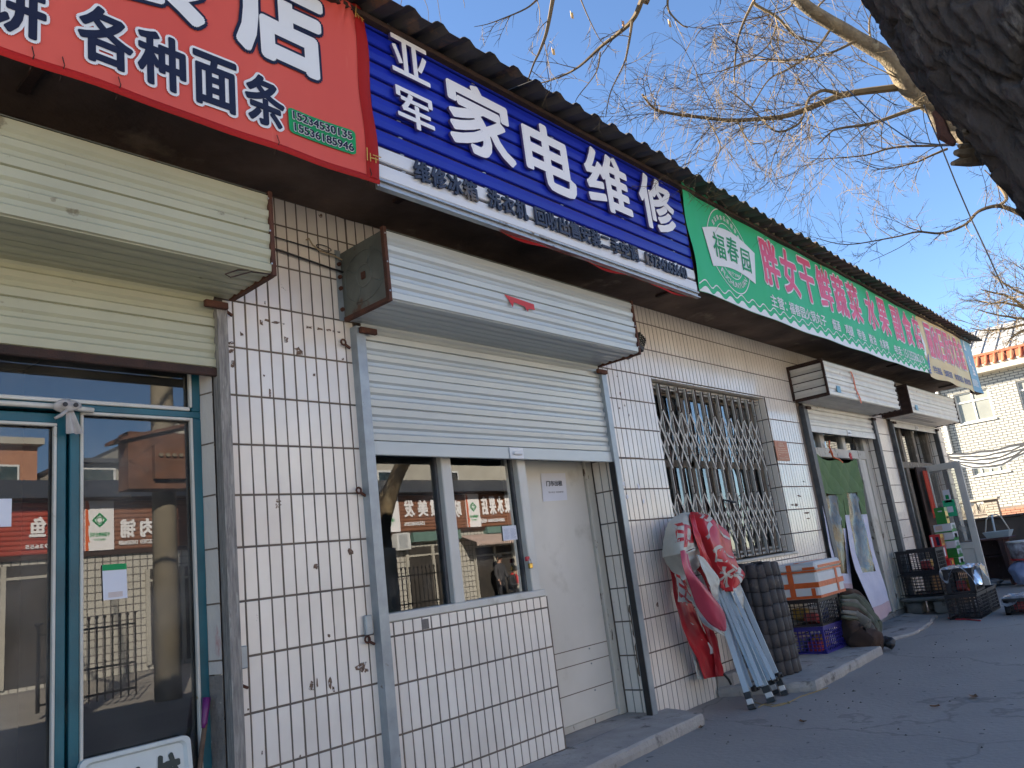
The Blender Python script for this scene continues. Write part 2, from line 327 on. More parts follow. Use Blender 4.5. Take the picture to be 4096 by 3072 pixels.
# gable triangle, canopy slab
g = MB(); g.add([(13.68, .0, 4.3), (13.68, 6.2, 4.3), (13.68, 3.1, 5.2), (13.5, 0, 4.3), (13.5, 6.2, 4.3), (13.5, 3.1, 5.2)], [(0, 1, 2), (5, 4, 3), (0, 2, 5, 3), (1, 4, 5, 2), (0, 3, 4, 1)])
g.build('gable', 'plaster_grey', shops)
def soff(u, v):
    x = -6 + 19.7 * u; y = -.665 + .665 * v; n = noise.noise(Vector((x * 2.1, y * 3, 0))) * .012 + noise.noise(Vector((x * 7, y * 9, 4))) * .006
    return (x, y, 3.405 + min(n, .004))
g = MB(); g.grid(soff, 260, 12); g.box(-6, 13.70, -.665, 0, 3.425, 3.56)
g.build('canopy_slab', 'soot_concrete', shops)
g = MB(); g.box(-6, 13.7, -.70, -.672, 3.30, 4.27); g.build('sign_backing', 'rust_dark', shops)
for i, x in enumerate((-1.05, .86, 2.33, 3.9, 9.95, 11.9, 13.15)):      # steel brackets under the canopy
    g = MB(); g.box(x - .02, x + .02, -.66, -.25 - .1 * (i % 3), 3.38, 3.40); g.build('bracket', 'rust_dark', shops)

# ---- tiles: one shared mesh, scaled when cut
tb = MB()
w2, h2, bv = .5, .5, .06
tb.add([(-w2, 1, -h2), (w2, 1, -h2), (w2, 1, h2), (-w2, 1, h2), (-w2, .18, -h2), (w2, .18, -h2), (w2, .18, h2), (-w2, .18, h2), (-w2 + .035, 0, -h2 + .01), (w2 - .035, 0, -h2 + .01), (w2 - .035, 0, h2 - .01), (-w2 + .035, 0, h2 - .01)],
       [(0, 1, 5, 4), (1, 2, 6, 5), (2, 3, 7, 6), (3, 0, 4, 7), (4, 5, 9, 8), (5, 6, 10, 9), (6, 7, 11, 10), (7, 4, 8, 11), (8, 9, 10, 11)])
tile_me = bpy.data.meshes.new('tile'); tile_me.from_pydata(tb.v, [], tb.f); tile_me.materials.append(MATS['tile'])
bm = bmesh.new(); bm.from_mesh(tile_me); bmesh.ops.recalc_face_normals(bm, faces=bm.faces)
for f in bm.faces:
    if f.normal.y > 0 and len(f.verts) == 4 and abs(f.normal.y) > .9: f.normal_flip()
bm.to_mesh(tile_me); bm.free()
stuff_tiles = MB()
TR = random.Random(11)
def tile_cells(x0, x1, z0, z1, xo=0., zo=ZT, px=PX, pz=PZ):
    k0 = math.floor((x0 - xo) / px); k1 = math.ceil((x1 - xo) / px); r0 = math.floor((z0 - zo) / pz); r1 = math.ceil((z1 - zo) / pz)
    for r in range(r0, r1):
        for k in range(k0, k1):
            a = max(x0, xo + k * px + JX / 2); b = min(x1, xo + (k + 1) * px - JX / 2); c = max(z0, zo + r * pz + JZ / 2); d = min(z1, zo + (r + 1) * pz - JZ / 2)
            if b - a > .012 and d - c > .02: yield a, b, c, d
MISS = [(.96, 1.06, 1.0, 1.03)]
def tiles(x0, x1, z0, z1, single, xo=0., zo=ZT, skip=None):
    for a, b, c, d in tile_cells(x0, x1, z0, z1, xo, zo):
        if skip and skip((a + b) / 2, (c + d) / 2): continue
        jy = TR.uniform(-.0008, .0008); jx = TR.uniform(-.0008, .0008); tl = TR.gauss(0, .003)
        if single:
            o = link_copy(tile_me, 'tile', wall, ((a + b) / 2 + jx, jy, (c + d) / 2), (b - a, .009, d - c)); o.rotation_euler = (TR.gauss(0, .0022), tl, TR.gauss(0, .006)); SINGLE.append(o)
        else:
            cx, cz = (a + b) / 2 + jx, (c + d) / 2
            vs = [(cx + v[0] * (b - a) + tl * v[2] * (d - c), jy + v[1] * .009 + TR.gauss(0, .0002), cz + v[2] * (d - c)) for v in tb.v]; stuff_tiles.add(vs, tb.f)
SINGLE = []
tiles(-.055, .755, .0, 3.40, True)                              # near pier
tiles(.80, 2.205, .08, 1.03, True, xo=.036, zo=.958)            # breast wall (its own rows)
far1 = lambda x, z: False
tiles(3.215, 3.66, .0, 2.0, True)
tiles(3.215, 3.66, 2.0, 3.40, False)
tiles(3.66, 4.0, .0, 3.40, False)
tiles(.765, 3.215, 3.15, 3.40, False)
tiles(-2.6, -.055, 3.15, 3.40, False)
tiles(4.0, 6.36, 2.74, 3.40, False); tiles(4.0, 6.36, 0, 1.045, False)
tiles(6.36, 7.19, 0, 3.40, False); tiles(7.19, 9.95, 3.15, 3.40, False); tiles(9.87, 10.58, 0, 3.40, False); tiles(10.58, 13.2, 3.15, 3.40, False); tiles(13.22, 13.70, 0, 3.40, False)
# tiles in the window reveal and door jambs (stood on the return faces)
def jamb(X, y0, y1, z0, z1, face):      # return face at x = X seen from -X (face=-1)
    for a, b, c, d in tile_cells(y0, y1, z0, z1, xo=y0):
        jy = TR.uniform(-.001, .001)
        vs = [(X + (v[1] * .009) + jy, (a + b) / 2 - v[0] * (b - a), (c + d) / 2 + v[2] * (d - c)) for v in tb.v]; stuff_tiles.add(vs, tb.f)
jamb(6.345, .01, .15, 1.06, 2.74, -1); jamb(3.231, .015, .24, .08, 2.73, -1); jamb(9.795, .015, .24, .1, 2.73, -1); jamb(13.145, .015, .24, .1, 2.73, -1); jamb(-.118, .03, .10, .1, 2.73, -1)
for k in range(34):                                              # tiles under the window head
    x = 4.03 + k * PX; stuff_tiles.box(x, x + .06, .012, .15, 2.728, 2.737)
o = stuff_tiles.build('tile', 'tile', wall); tag(o, kind='stuff')
print('single tiles', len(SINGLE))
# chips, torn tape and paper left on the tiles (each its own ragged scrap)
mat('scrap_brown', (.20, .12, .075), (.11, .07, .05), rough=.85, scale=40, dirt=(.55, .52, .49), dscale=60, dthr=.55)
def scrap(x, z, w, h, mt='scrap_brown', y=-.0022, n=9, seed=0):
    r = random.Random(seed); pts = []
    for k in range(n):
        a = 2 * math.pi * k / n; q = r.uniform(.45, 1.1); e = max(abs(math.cos(a)), abs(math.sin(a))); pts.append((x + math.cos(a) / e * w / 2 * q, y, z + math.sin(a) / e * h / 2 * q))
    g = MB(); g.add(pts + [(p[0], y + .0008, p[2]) for p in pts], [tuple(range(n))] + [(k, (k + 1) % n, n + (k + 1) % n, n + k) for k in range(n)])
    return g.build('paper_scrap', mt, wall)
F1 = crop(800, 1100, .31646); F2 = crop(800, 2500, .36166); F4 = crop(2300, 1350, .27125); F5 = crop(2300, 2300, .36166); C7 = crop(1200, 2000, .6461); FJ = crop(3150, 1900, .36179)
for i, (K, u, v, w_, h_) in enumerate([(F1, 850, 575, .03, .016), (F1, 950, 597, .055, .018), (F1, 1060, 618, .02, .012), (F1, 1375, 660, .05, .017), (F1, 1515, 680, .05, .017), (F1, 1632, 697, .036, .018), (F1, 1685, 712, .012, .015), (F1, 1752, 718, .028, .013),
     (F1, 775, 605, .025, .035), (F1, 1090, 820, .035, .035), (F1, 1245, 955, .05, .05), (F1, 825, 350, .012, .025), (F1, 395, 862, .035, .02), (F1, 390, 960, .045, .03), (F1, 415, 1130, .02, .055), (F1, 885, 1490, .013, .045), (F1, 1445, 1262, .02, .018), (F1, 525, 745, .022, .025), (F1, 1805, 1065, .016, .018), (F1, 810, 1272, .013, .014),
     (F2, 1780, 470, .075, .05), (F2, 1840, 500, .03, .025), (F2, 1230, 680, .03, .05), (F2, 1298, 640, .014, .06), (F2, 1440, 640, .03, .06), (F2, 1475, 705, .018, .035), (F2, 1428, 118, .03, .02), (F2, 430, 62, .022, .025), (F2, 688, 1415, .008, .02), (F2, 535, 935, .01, .01), (F2, 1108, 1450, .012, .012),
     (C7, 100, 415, .03, .03), (C7, 315, 320, .04, .04), (F4, 625, 570, .02, .02), (F4, 672, 830, .03, .045), (F4, 655, 1040, .03, .02), (F4, 735, 1000, .02, .025), (F4, 800, 1140, .015, .03),
     (F5, 725, 410, .04, .04), (F5, 912, 335, .05, .05), (FJ, 55, 330, .10, .03), (FJ, 100, 330, .12, .035), (FJ, 215, 420, .2, .03), (FJ, 130, 230, .1, .03), (FJ, 180, 70, .06, .02), (FJ, 230, 480, .1, .02)]):
    p = onY(*K(u, v), -.003); scrap(p.x, p.z, w_, h_, seed=i + 5)
for i, (u, v, w_, h_) in enumerate([(1270, 140, .035, .03), (1275, 60, .03, .04), (100, 170, .02, .03)]): pass
for i, q in enumerate([(2495, 1935), (2555, 1945), (2510, 1985), (2575, 2005), (2500, 2010)]):
    p = onY(*q, -.004); o = scrap(p.x, p.z, .035, .05, 'paper', -.005, seed=40 + i)
# a missing tile in the breast wall shows mortar; ragged render where jamb tiles fell off
g = MB(); g.box(1.07, 1.125, -.001, .006, .965, 1.02); g.build('mortar_patch', 'plaster_grey', wall)
def rag(u, v): z = .34 + .52 * v; return (3.2265 + noise.noise(Vector((u * 3, v * 9, 1))) * .004, .012 + (.055 + .03 * noise.noise(Vector((0, v * 7, 3)))) * u, z)
mat('raw_render', (.20, .15, .11), (.13, .095, .07), rough=.95, scale=20, bump=.8, bscale=60)
g = MB(); g.grid(rag, 5, 24); g.build('mortar_patch', 'raw_render', wall, smooth=True)

# ---- corrugated roof: sheets of four waves each
def roofz(y): return 4.175 + (y + .93) * .205 if y < 3.1 else 5.0 - (y - 3.1) * .2
WPX = .2105
sheet_no = 0
x = -6.0
while x < 14.0:
    x1 = min(x + 4 * WPX, 14.12); g = MB(); n = 40; dzs = TR.uniform(-.004, .006); dy = TR.uniform(-.012, .012)
    prof = []
    for i in range(n + 1):
        X = x + (x1 - x) * i / n; t_ = ((X - .37) / WPX) % 1.0; q = abs(t_ - .5) * 2          # crest at t=0
        zc = .034 * max(0, min(1, (q - .42) / .34)); prof.append((X, zc))
    for lay in (0, .0025):
        b0 = len(g.v)
        for y in (-.93 + dy, 1.1, 3.1, 6.5):
            for X, zc in prof: g.v.append((X, y, roofz(y) + zc + dzs + lay))
        for j in range(3):
            for i in range(n): a = b0 + j * (n + 1) + i; g.f.append((a, a + 1, a + n + 2, a + n + 1)); g.m.append(0)
    for i in range(n): a = i; b1 = 4 * (n + 1) + i; g.f.append((a, a + 1, b1 + 1, b1)); g.m.append(0)
    g.build('roof_sheet', 'roof_sheet', shops, fix=False); x = x1 - .0006
g = MB(); g.bar((-6, -.735, 4.18), (14.05, -.735, 4.18), .05, .03); g.build('purlin', 'rust_dark', shops)
for k in range(16): g = MB(); X = -4.8 + 1.25 * k; g.bar((X, -.66, 4.20), (X, .1, 4.36), .035, .03); g.build('rafter', 'rust_dark', shops)

# ---- cables along the eave
g = MB(); g.tube([(-.03, -.02, 3.098), (.3, -.02, 3.075), (.62, -.022, 3.04), (.72, -.03, 3.03)], .006, 6); g.tube([(-.03, -.016, 3.165), (.66, -.016, 3.135)], .0035, 6)
tag(g.build('wall_cable', 'black_plastic'), 'thin black cables sagging across the pier tiles under the canopy', 'cable')
mat('cream_wire', (.42, .32, .2), rough=.6)
g = MB(); P0 = onY(1000 + .42194 * 545, 700 + .42194 * 640, -.03)
g.tube([(P0.x - .01, -.03, P0.z + .012), (P0.x, -.045, P0.z + .02), (P0.x + .03, -.035, P0.z - .01), (P0.x + .09, -.03, P0.z - .035), (P0.x + .18, -.028, P0.z - .04), (P0.x + .33, -.025, P0.z - .075)], .005, 6)
tag(g.build('loose_wire', 'cream_wire'), 'loose cream wire knotted round the black cable on the pier', 'wire')
g = MB(); P0 = onY(1000 + .42194 * 700, 700 + .42194 * 690, -.03)
g.tube([(P0.x + .05 * math.cos(a), -.03 + .012 * math.sin(a), P0.z + .022 * math.sin(a * 1.0)) for a in [k * .5 for k in range(14)]], .003, 5); tag(g.build('wire_coil', 'black_plastic'), 'small coil of black wire tied to the pier cable', 'wire')
# ================================================================ signs along the eave
YS = -.72
def front(u, v, d): return (u, YS - d, v)
# ---- red noodle-shop banner
red = empty('shop_banner', (-.8, -.70, 3.22), 'faded red fabric banner with white and navy lettering at far left', 'banner')
def redsurf(x, z):
    k = max(0, (x - .05) / .36); y = YS - .004 * math.sin(x * 9 + z * 3) - .010 * k * (1 + math.sin(z * 11 + x * 4)) * (1 if x > .05 else 0)
    c = math.hypot((x - .28) * 2.2, (z - 4.22)); y -= .035 * math.exp(-c * c / .02) * (1 + .8 * math.sin(math.atan2(z - 4.22, x - .28) * 13))
    y -= .003 * math.sin(x * 5.2) * math.exp(-((z - 3.24) / .12) ** 2)
    return y
g = MB(); g.grid(lambda u, v: (-3.6 + 4.02 * u, redsurf(-3.6 + 4.02 * u, 3.225 + 1.015 * v), 3.225 + 1.015 * v ), 230, 46)
o = g.build('fabric', 'banner_red', red, smooth=True)
g = MB(); g.grid(lambda u, v: (.345 + .075 * u, redsurf(.345 + .075 * u, 3.225 + 1.01 * v) - .003 - .012 * math.sin(u * 3.1), 3.222 + 1.012 * v), 8, 40); g.build('side_hem', 'banner_red_edge', red, smooth=True)
g = MB(); g.grid(lambda u, v: (-3.6 + 4.02 * u, redsurf(-3.6 + 4.02 * u, 3.23) - .003 - .006 * math.sin(v * 3.1) , 3.2 + .035 * v + .002 * math.sin(u * 60)), 200, 4); g.build('bottom_hem', 'banner_red_edge', red, smooth=True)
rp = lambda u, v, d: (u, redsurf(u, v) - d, v)
def outlined(parent, txt, rect, pl, face, rim, off, off2, base=.004, nm='character'):
    g = MB(); h_ = rect[3] - rect[2]; letters(g, txt, rect, pl, off2, base, mi=0, grow=(off2 - off) * h_); letters(g, txt, rect, pl, off, base + .0025, mi=1)
    return g.build(nm, [rim, face], parent, fix=False)
for ch, rc in (('饼', (-1.32, -1.115, 3.30, 3.555)), ('各', (-1.01, -.80, 3.30, 3.56)), ('种', (-.785, -.58, 3.298, 3.56)), ('面', (-.55, -.35, 3.296, 3.555)), ('条', (-.315, -.11, 3.30, 3.555))):
    outlined(red, ch, rc, rp, 'print_navy', 'print_white', .028, .075, .006)
for ch, rc in (('食', (-.96, -.44, 3.66, 4.20)), ('店', (-.345, .145, 3.655, 4.20))): outlined(red, ch, rc, rp, 'print_white', 'print_navy', .04, .068, .006)
def rrect(x0, x1, z0, z1, r, n=6):
    P = []
    for cx, cz, a0 in ((x1 - r, z1 - r, 0), (x0 + r, z1 - r, 90), (x0 + r, z0 + r, 180), (x1 - r, z0 + r, 270)):
        for k in range(n + 1): a = R_(a0 + 90 * k / n); P.append((cx + r * math.cos(a), cz + r * math.sin(a)))
    return P
def patch(u, v):
    z = 3.318 + .132 * v; e = min(z - 3.318, 3.45 - z); r_ = .022; ins = r_ - math.sqrt(max(0, r_ * r_ - (r_ - min(e, r_)) ** 2)); return rp(-.092 + ins + (.377 - 2 * ins) * u, z, .0075)
g = MB(); g.grid(patch, 30, 24); g.build('phone_patch', 'print_green', red, fix=False)
outlined(red, '15234530135', (-.07, .262, 3.392, 3.436), rp, 'print_navy', 'print_white', .035, .10, .0105, 'phone_number')
outlined(red, '15536185946', (-.066, .268, 3.330, 3.374), rp, 'print_navy', 'print_white', .035, .10, .0105, 'phone_number')
for z in (4.13, 3.30):
    g = MB()
    for dx, w, h in ((0, .006, .07), (.018, .006, .045), (.036, .05, .006), (.018, .05, .006), (.05, .006, .03)): g.add([rp(.335 + dx, z + .0 if h > .01 else z + dx, .022), rp(.335 + dx + w, z + (0 if h > .01 else dx), .022), rp(.335 + dx + w, z + (0 if h > .01 else dx) + h, .022), rp(.335 + dx, z + (0 if h > .01 else dx) + h, .022)], [(0, 1, 2, 3)])
    g.build('corner_ornament', 'print_gold', red, fix=False)
for x in (-1.16, -1.06, -.86, -.16, .36):   # lacing stitches in the lower hem
    g = MB(); g.tube([(x, redsurf(x, 3.3) - .006, 3.275), (x + .004, redsurf(x, 3.25) - .016, 3.235), (x, -.70, 3.19)], .0022, 5); g.build('lacing', 'rust_dark', red)

# ---- blue slatted sign
blue = empty('shop_sign', (2.08, -.70, 3.25), 'royal blue slatted shop sign with large raised white characters', 'sign')
X0, X1 = .428, 3.735; PIT = .1005; zb = 3.252
for k in range(10):
    z = zb + k * PIT; h = PIT - .015; y = YS
    pr = [(y + .03, z), (y + .006, z), (y, z + .005), (y - .003, z + h * .5), (y, z + h - .006), (y + .012, z + h), (y + .03, z + h)]
    g = MB(); g.extrude(pr, X0, X1); g.build('slat', 'white_slat' if k < 2 else 'blue_slat', blue)
    for xx in (.6, 1.25, 2.0, 2.75, 3.45):
        if rnd.random() < .7: g = MB(); g.box(xx, xx + .025, y + .004, y + .012, z + h + .0005, z + h + .006); g.build('clip', 'alu', blue)
g = MB(); g.box(X0 - .008, X0 - .001, YS + .0, YS + .035, 3.25, 4.26); g.box(X1 + .001, X1 + .008, YS, YS + .035, 3.25, 4.26); g.box(X0, X1, YS + .033, YS + .036, 3.24, 4.26); g.build('back_frame', 'sign_frame', blue)
g = MB(); g.box(X0, X1 + .02, YS - .004, YS + .04, 3.236, 3.248); g.box(X0, X1 + .02, YS + .012, YS + .03, 3.205, 3.235); g.box(X0, X1 + .02, YS - .008, YS + .028, 3.196, 3.204); g.build('bottom_rail', 'alu', blue)
for ch, rc, off in (('亚', (.573, .85, 3.925, 4.165), .02), ('军', (.58, .848, 3.612, 3.84), .02), ('家', (.968, 1.54, 3.615, 4.10), .032), ('电', (1.64, 2.165, 3.59, 4.075), .032), ('维', (2.30, 2.86, 3.625, 4.105), .028), ('修', (3.00, 3.52, 3.64, 4.12), .028)):
    g = MB(); letters(g, ch, rc, front, off, .012, depth=.018, mi=0, mi_side=1); g.build('character', ['letter_white', 'letter_side'], blue)
for s, x0, x1 in (('维修冰箱', .66, 1.155), ('洗衣机', 1.235, 1.60), ('回收出售安装二手空调', 1.665, 2.855)):
    n = len(s)
    for k, ch in enumerate(s):
        cw = (x1 - x0) / n; a = x0 + cw * k; rc = (a + .05 * cw, a + cw * .98, 3.305, 3.428)
        if ch == '二': rc = (rc[0], rc[1], 3.325, 3.41)
        g = MB(); letters(g, ch, rc, front, .03, .010, depth=.012); g.build('small_character', 'letter_navy', blue)
for k, ch in enumerate('13734263640'):
    cw = (3.565 - 2.945) / 11; a = 2.945 + cw * k; g = MB(); letters(g, ch, (a + cw * (.25 if ch == '1' else .04), a + cw * (.8 if ch == '1' else .98), 3.315, 3.415), front, .035, .010, depth=.012); g.build('numeral', 'letter_navy', blue)
g = MB(); g.grid(lambda u, v: (1.35 + 2.3 * u, YS + .02 - .02 * v + .008 * math.sin(u * 30), 3.196 - .035 * v * (.6 + .4 * math.sin(u * 17)) - .012 * u), 60, 4)
tag(g.build('torn_strip', 'banner_red_edge', smooth=True), 'torn strip of old red banner hanging under the blue sign', 'fabric')

# ---- green greengrocer banner
green = empty('shop_banner', (7.1, -.70, 3.24), 'green fabric banner with pink characters and white waves for the greengrocer', 'banner')
def gsurf(x, z):
    y = YS - .006 * math.sin(x * 1.7 + 1) - .010 * math.exp(-((z - 4.23) / .07) ** 2) * (1 + math.sin(x * 6.3))
    y -= .012 * math.exp(-((x - 3.8) / .18) ** 2) * (1 + math.sin(z * 9 + x * 7)); y -= .008 * math.exp(-((x - 10.5) / .3) ** 2) * (1 + math.sin(z * 21))
    return y
gp = lambda u, v, d: (u, gsurf(u, v) - d, v)
def gbot(x): return 3.255 - .028 * math.sin((x - 3.74) / 6.8 * math.pi) + .006 * math.sin(x * 5)
def gtop(x): return 4.235 + .010 * math.sin(x * 3.3)
g = MB(); g.grid(lambda u, v: (lambda x: (x, gsurf(x, gbot(x) + (gtop(x) - gbot(x)) * v), gbot(x) + (gtop(x) - gbot(x)) * v))(3.752 + 6.9 * u), 260, 40); g.build('fabric', 'banner_green', green, smooth=True)
mat('hem_cream', (.50, .42, .26), (.36, .28, .16), rough=.7, scale=6)
g = MB(); g.grid(lambda u, v: (lambda x: (x, gsurf(x, 4.23) - .008 - .014 * math.sin(v * 3.1), gtop(x) - .004 + .03 * v))(3.752 + 6.9 * u), 160, 4); g.build('top_hem', 'hem_cream', green, smooth=True)
def wave(x): return 3.315 + .024 * math.sin((x - 3.80) * 2 * math.pi / .236)
g = MB(); n = 700
for lo, hi, d in ((None, -.026, .004), (.004, .016, .004)):
    b0 = len(g.v)
    for i in range(n + 1):
        x = 3.76 + 6.87 * i / n; zl = (gbot(x) + .002) if lo is None else wave(x) + lo + .018; zh = wave(x) + hi + (.018 if lo is not None else 0); zh = max(zh, zl + .001); g.v += [gp(x, zl, d), gp(x, zh, d)]
    for i in range(n): a = b0 + 2 * i; g.f.append((a, a + 2, a + 3, a + 1)); g.m.append(0)
g.build('wave_border', 'print_white', green, fix=False)
for ch, a, b_ in (('胖', 5.20, 5.625), ('女', 5.69, 6.10), ('干', 6.17, 6.56), ('鲜', 6.655, 7.06), ('蔬', 7.12, 7.53), ('菜', 7.60, 8.01), ('水', 8.23, 8.65), ('果', 8.74, 9.15), ('副', 9.34, 9.74), ('食', 9.84, 10.21), ('店', 10.29, 10.63)):
    outlined(green, ch, (a, b_, 3.61, 4.122), gp, 'print_pink', 'print_white', .028, .06)
for s, a, b_ in (('主营：', 5.24, 5.62), ('福春园火锅丸子', 5.685, 6.67), ('烟酒', 6.855, 7.09), ('鸡腿', 7.245, 7.51), ('带鱼', 7.65, 7.94), ('粮油', 8.075, 8.335), ('水果等', 8.49, 8.86), ('电话：', 9.11, 9.48), ('15135586219', 9.55, 10.48)):
    g = MB(); letters(g, s, (a, b_, 3.383, 3.515), gp, .02, .004); g.build('lettering', 'print_white', green, fix=False)
# round emblem with a fan-shaped name plate
cx, cz = 4.495, 3.776
def ring(mb, rx, rz, wd, a0=0, a1=360, d=.004, n=72):
    b0 = len(mb.v)
    for i in range(n + 1):
        a = R_(a0 + (a1 - a0) * i / n)
        lob = 1 + .03 * math.cos(4 * a - .6)
        for k in (0, wd): mb.v.append(gp(cx + (rx * lob - k) * math.cos(a), cz + (rz * lob - k) * math.sin(a), d))
    for i in range(n): q = b0 + 2 * i; mb.f.append((q, q + 2, q + 3, q + 1)); mb.m.append(0)
g = MB(); ring(g, .41, .395, .010); ring(g, .265, .262, .008, 15, 165); ring(g, .265, .262, .008, 195, 345)
em = g.build('emblem_ring', 'print_white', green, fix=False)
g = MB(); n = 30; b0 = 0
for i in range(n + 1):
    t_ = i / n; xx = 4.015 + 1.05 * t_; zt = 3.888 + .10 * math.sin(math.pi * t_); xb = 4.095 + .845 * t_; zb_ = 3.548 + .055 * math.sin(math.pi * t_); g.v += [gp(xb, zb_, .0065), gp(xx, zt, .0065)]
for i in range(n): q = 2 * i; g.f.append((q, q + 2, q + 3, q + 1)); g.m.append(0)
g.build('emblem_plate', 'print_white', green, fix=False)
for ch, rc in (('福', (4.17, 4.40, 3.655, 3.90)), ('春', (4.44, 4.67, 3.675, 3.93)), ('园', (4.72, 4.91, 3.64, 3.87))):
    g = MB(); letters(g, ch, rc, gp, .012, .009, skew=.03); g.build('emblem_character', 'print_green', green, fix=False)
def arc_text(s, rx, rz, a0, a1, h, flip=False):
    g = MB(); n = len(s)
    for k, ch in enumerate(s):
        if ch == ' ': continue
        a = R_(a0 + (a1 - a0) * (k + .5) / n); ox, oz = cx + rx * math.cos(a), cz + rz * math.sin(a); rot = a - math.pi / 2 if not flip else a + math.pi / 2; c_, s_ = math.cos(rot), math.sin(rot)
        letters(g, ch, (-h * .45, h * .45, -h / 2, h / 2), lambda u, v, d: gp(ox + u * c_ - v * s_, oz + u * s_ + v * c_, d), .02, .004)
    return g.build('emblem_lettering', 'print_white', green, fix=False)
arc_text('速冻美食品质倡导者', .325, .325, 142, 32, .05); arc_text('FUCHUNYUAN', .33, .325, 222, 318, .055, True)
g = MB(); letters(g, '·始于2005·', (4.37, 4.63, 3.535, 3.573), gp, .01, .004); g.build('emblem_lettering', 'print_white', green, fix=False)
mat('tape_gold', (.55, .38, .12), (.45, .2, .1), rough=.5)
for x, z, a in ((6.86, 4.10, -.3), (7.88, 4.08, .2), (7.84, 3.80, .3), (7.72, 3.92, .1)): g = MB(); g.bar((x - .012, YS - .02, z + .05), (x + .012, YS - .02, z - .05), .022, .001, up=(0, 1, 0)); g.build('tape', 'tape_gold', green)

# ---- cream stationery banner at the far end
cream = empty('shop_banner', (12.3, -.70, 3.22), 'sun-bleached cream and blue stationery banner at the far end of the eave', 'banner')
def csurf(x, z): return YS - .010 - .008 * math.sin(x * 2.2) - .014 * math.exp(-((z - 4.26) / .08) ** 2) * (1 + math.sin(x * 7)) - .012 * math.exp(-((z - 3.24) / .06) ** 2) * (1 + math.sin(x * 5))
cp = lambda u, v, d: (u, csurf(u, v) - d, v)
g = MB(); g.grid(lambda u, v: cp(10.60 + 2.78 * u, 3.215 + 1.05 * v + .015 * math.sin(u * 14) * (v - .5), 0), 90, 30); g.build('fabric', 'banner_cream', cream, smooth=True)
g = MB(); g.grid(lambda u, v: cp(13.36 + .66 * u + .06 * math.sin(v * 5) * (1 - u), 3.235 + 1.06 * v, .003), 24, 30); g.build('blue_panel', 'banner_blue', cream, smooth=True)
g = MB(); g.grid(lambda u, v: (14.02 + .012 * math.sin(v * 7), csurf(14.02, 3.24 + 1.05 * v) - .003 + .13 * u, 3.235 + 1.06 * v), 6, 20); g.build('end_return', 'banner_cream', cream, smooth=True)
g = MB(); g.box(13.70, 14.0, -.70, -.60, 3.25, 4.25); g.build('end_frame', 'rust_dark', cream)
for k, ch in enumerate('丽欣日用文具店'):
    a = 10.95 + .333 * k; outlined(cream, ch, (a, a + .30, 3.56, 4.105), cp, 'print_pink', 'print_white', .028, .06)
for s, a, b_ in (('学生用品', 10.90, 11.36), ('日用百货', 11.50, 11.97), ('体育用品', 12.12, 12.67), ('副食饮料', 12.76, 13.28)): g = MB(); letters(g, s, (a, b_, 3.305, 3.42), cp, .02, .004); g.build('lettering', 'print_blue', cream, fix=False)
g = MB(); r = random.Random(4)
for i in range(7):
    a = 10.56 + .02 * i; g.add([cp(a, 3.25 + .03 * i, .006), cp(a + .16, 3.27 + .05 * i, .006), cp(a + .15, 3.30 + .05 * i, .006), cp(a - .01, 3.275 + .03 * i, .006)], [(0, 1, 2, 3)])
g.build('printed_books', 'print_blue', cream, fix=False)
g = MB()
for i in range(5): g.add([cp(10.60 + .02 * i, 3.55 + .03 * i, .006), cp(10.70 + .02 * i, 3.50 + .05 * i, .006), cp(10.72 - .02 * i, 3.86 + .03 * i, .006), cp(10.66, 3.88, .006)], [(0, 1, 2, 3)])
g.build('printed_pens', 'print_white', cream, fix=False)
g = MB()
for x, z, s in ((13.5, 3.98, .10), (13.62, 3.72, .08), (13.75, 3.55, .12)):   # little pagoda roofs printed on the blue panel
    for k in range(3): w_ = s * (1 - .25 * k); g.add([cp(x - w_, z + .06 * k, .008), cp(x + w_, z + .06 * k, .008), cp(x + w_ * .5, z + .05 + .06 * k, .008), cp(x - w_ * .5, z + .05 + .06 * k, .008)], [(0, 1, 2, 3)])
for k in range(6): g.add([cp(13.42, 3.34 + .022 * k, .008), cp(13.85 - .03 * (k % 3), 3.34 + .022 * k, .008), cp(13.85 - .03 * (k % 3), 3.35 + .022 * k, .008), cp(13.42, 3.35 + .022 * k, .008)], [(0, 1, 2, 3)])
g.build('printed_pagoda', 'print_white', cream, fix=False)
# rows of small marks where the print is too small to read
def scribble(mb, u0, u1, v0, v1, place, n, d):
    r = random.Random(int(u0 * 997 + v0 * 331 + n)); w_ = (u1 - u0) / n
    for k in range(n):
        a = u0 + w_ * k
        for j in range(2): x0 = a + w_ * r.uniform(.05, .3); x1 = a + w_ * r.uniform(.6, .92); zz = v0 + (v1 - v0) * (j * .55 + r.uniform(0, .12)); z1 = zz + (v1 - v0) * .3; mb.add([place(x0, zz, d), place(x1, zz, d), place(x1, z1, d), place(x0, z1, d)], [(0, 1, 2, 3)])
        x0 = a + w_ * r.uniform(.2, .6); mb.add([place(x0, v0, d * 1.6), place(x0 + w_ * .18, v0, d * 1.6), place(x0 + w_ * .18, v1, d * 1.6), place(x0, v1, d * 1.6)], [(0, 1, 2, 3)])
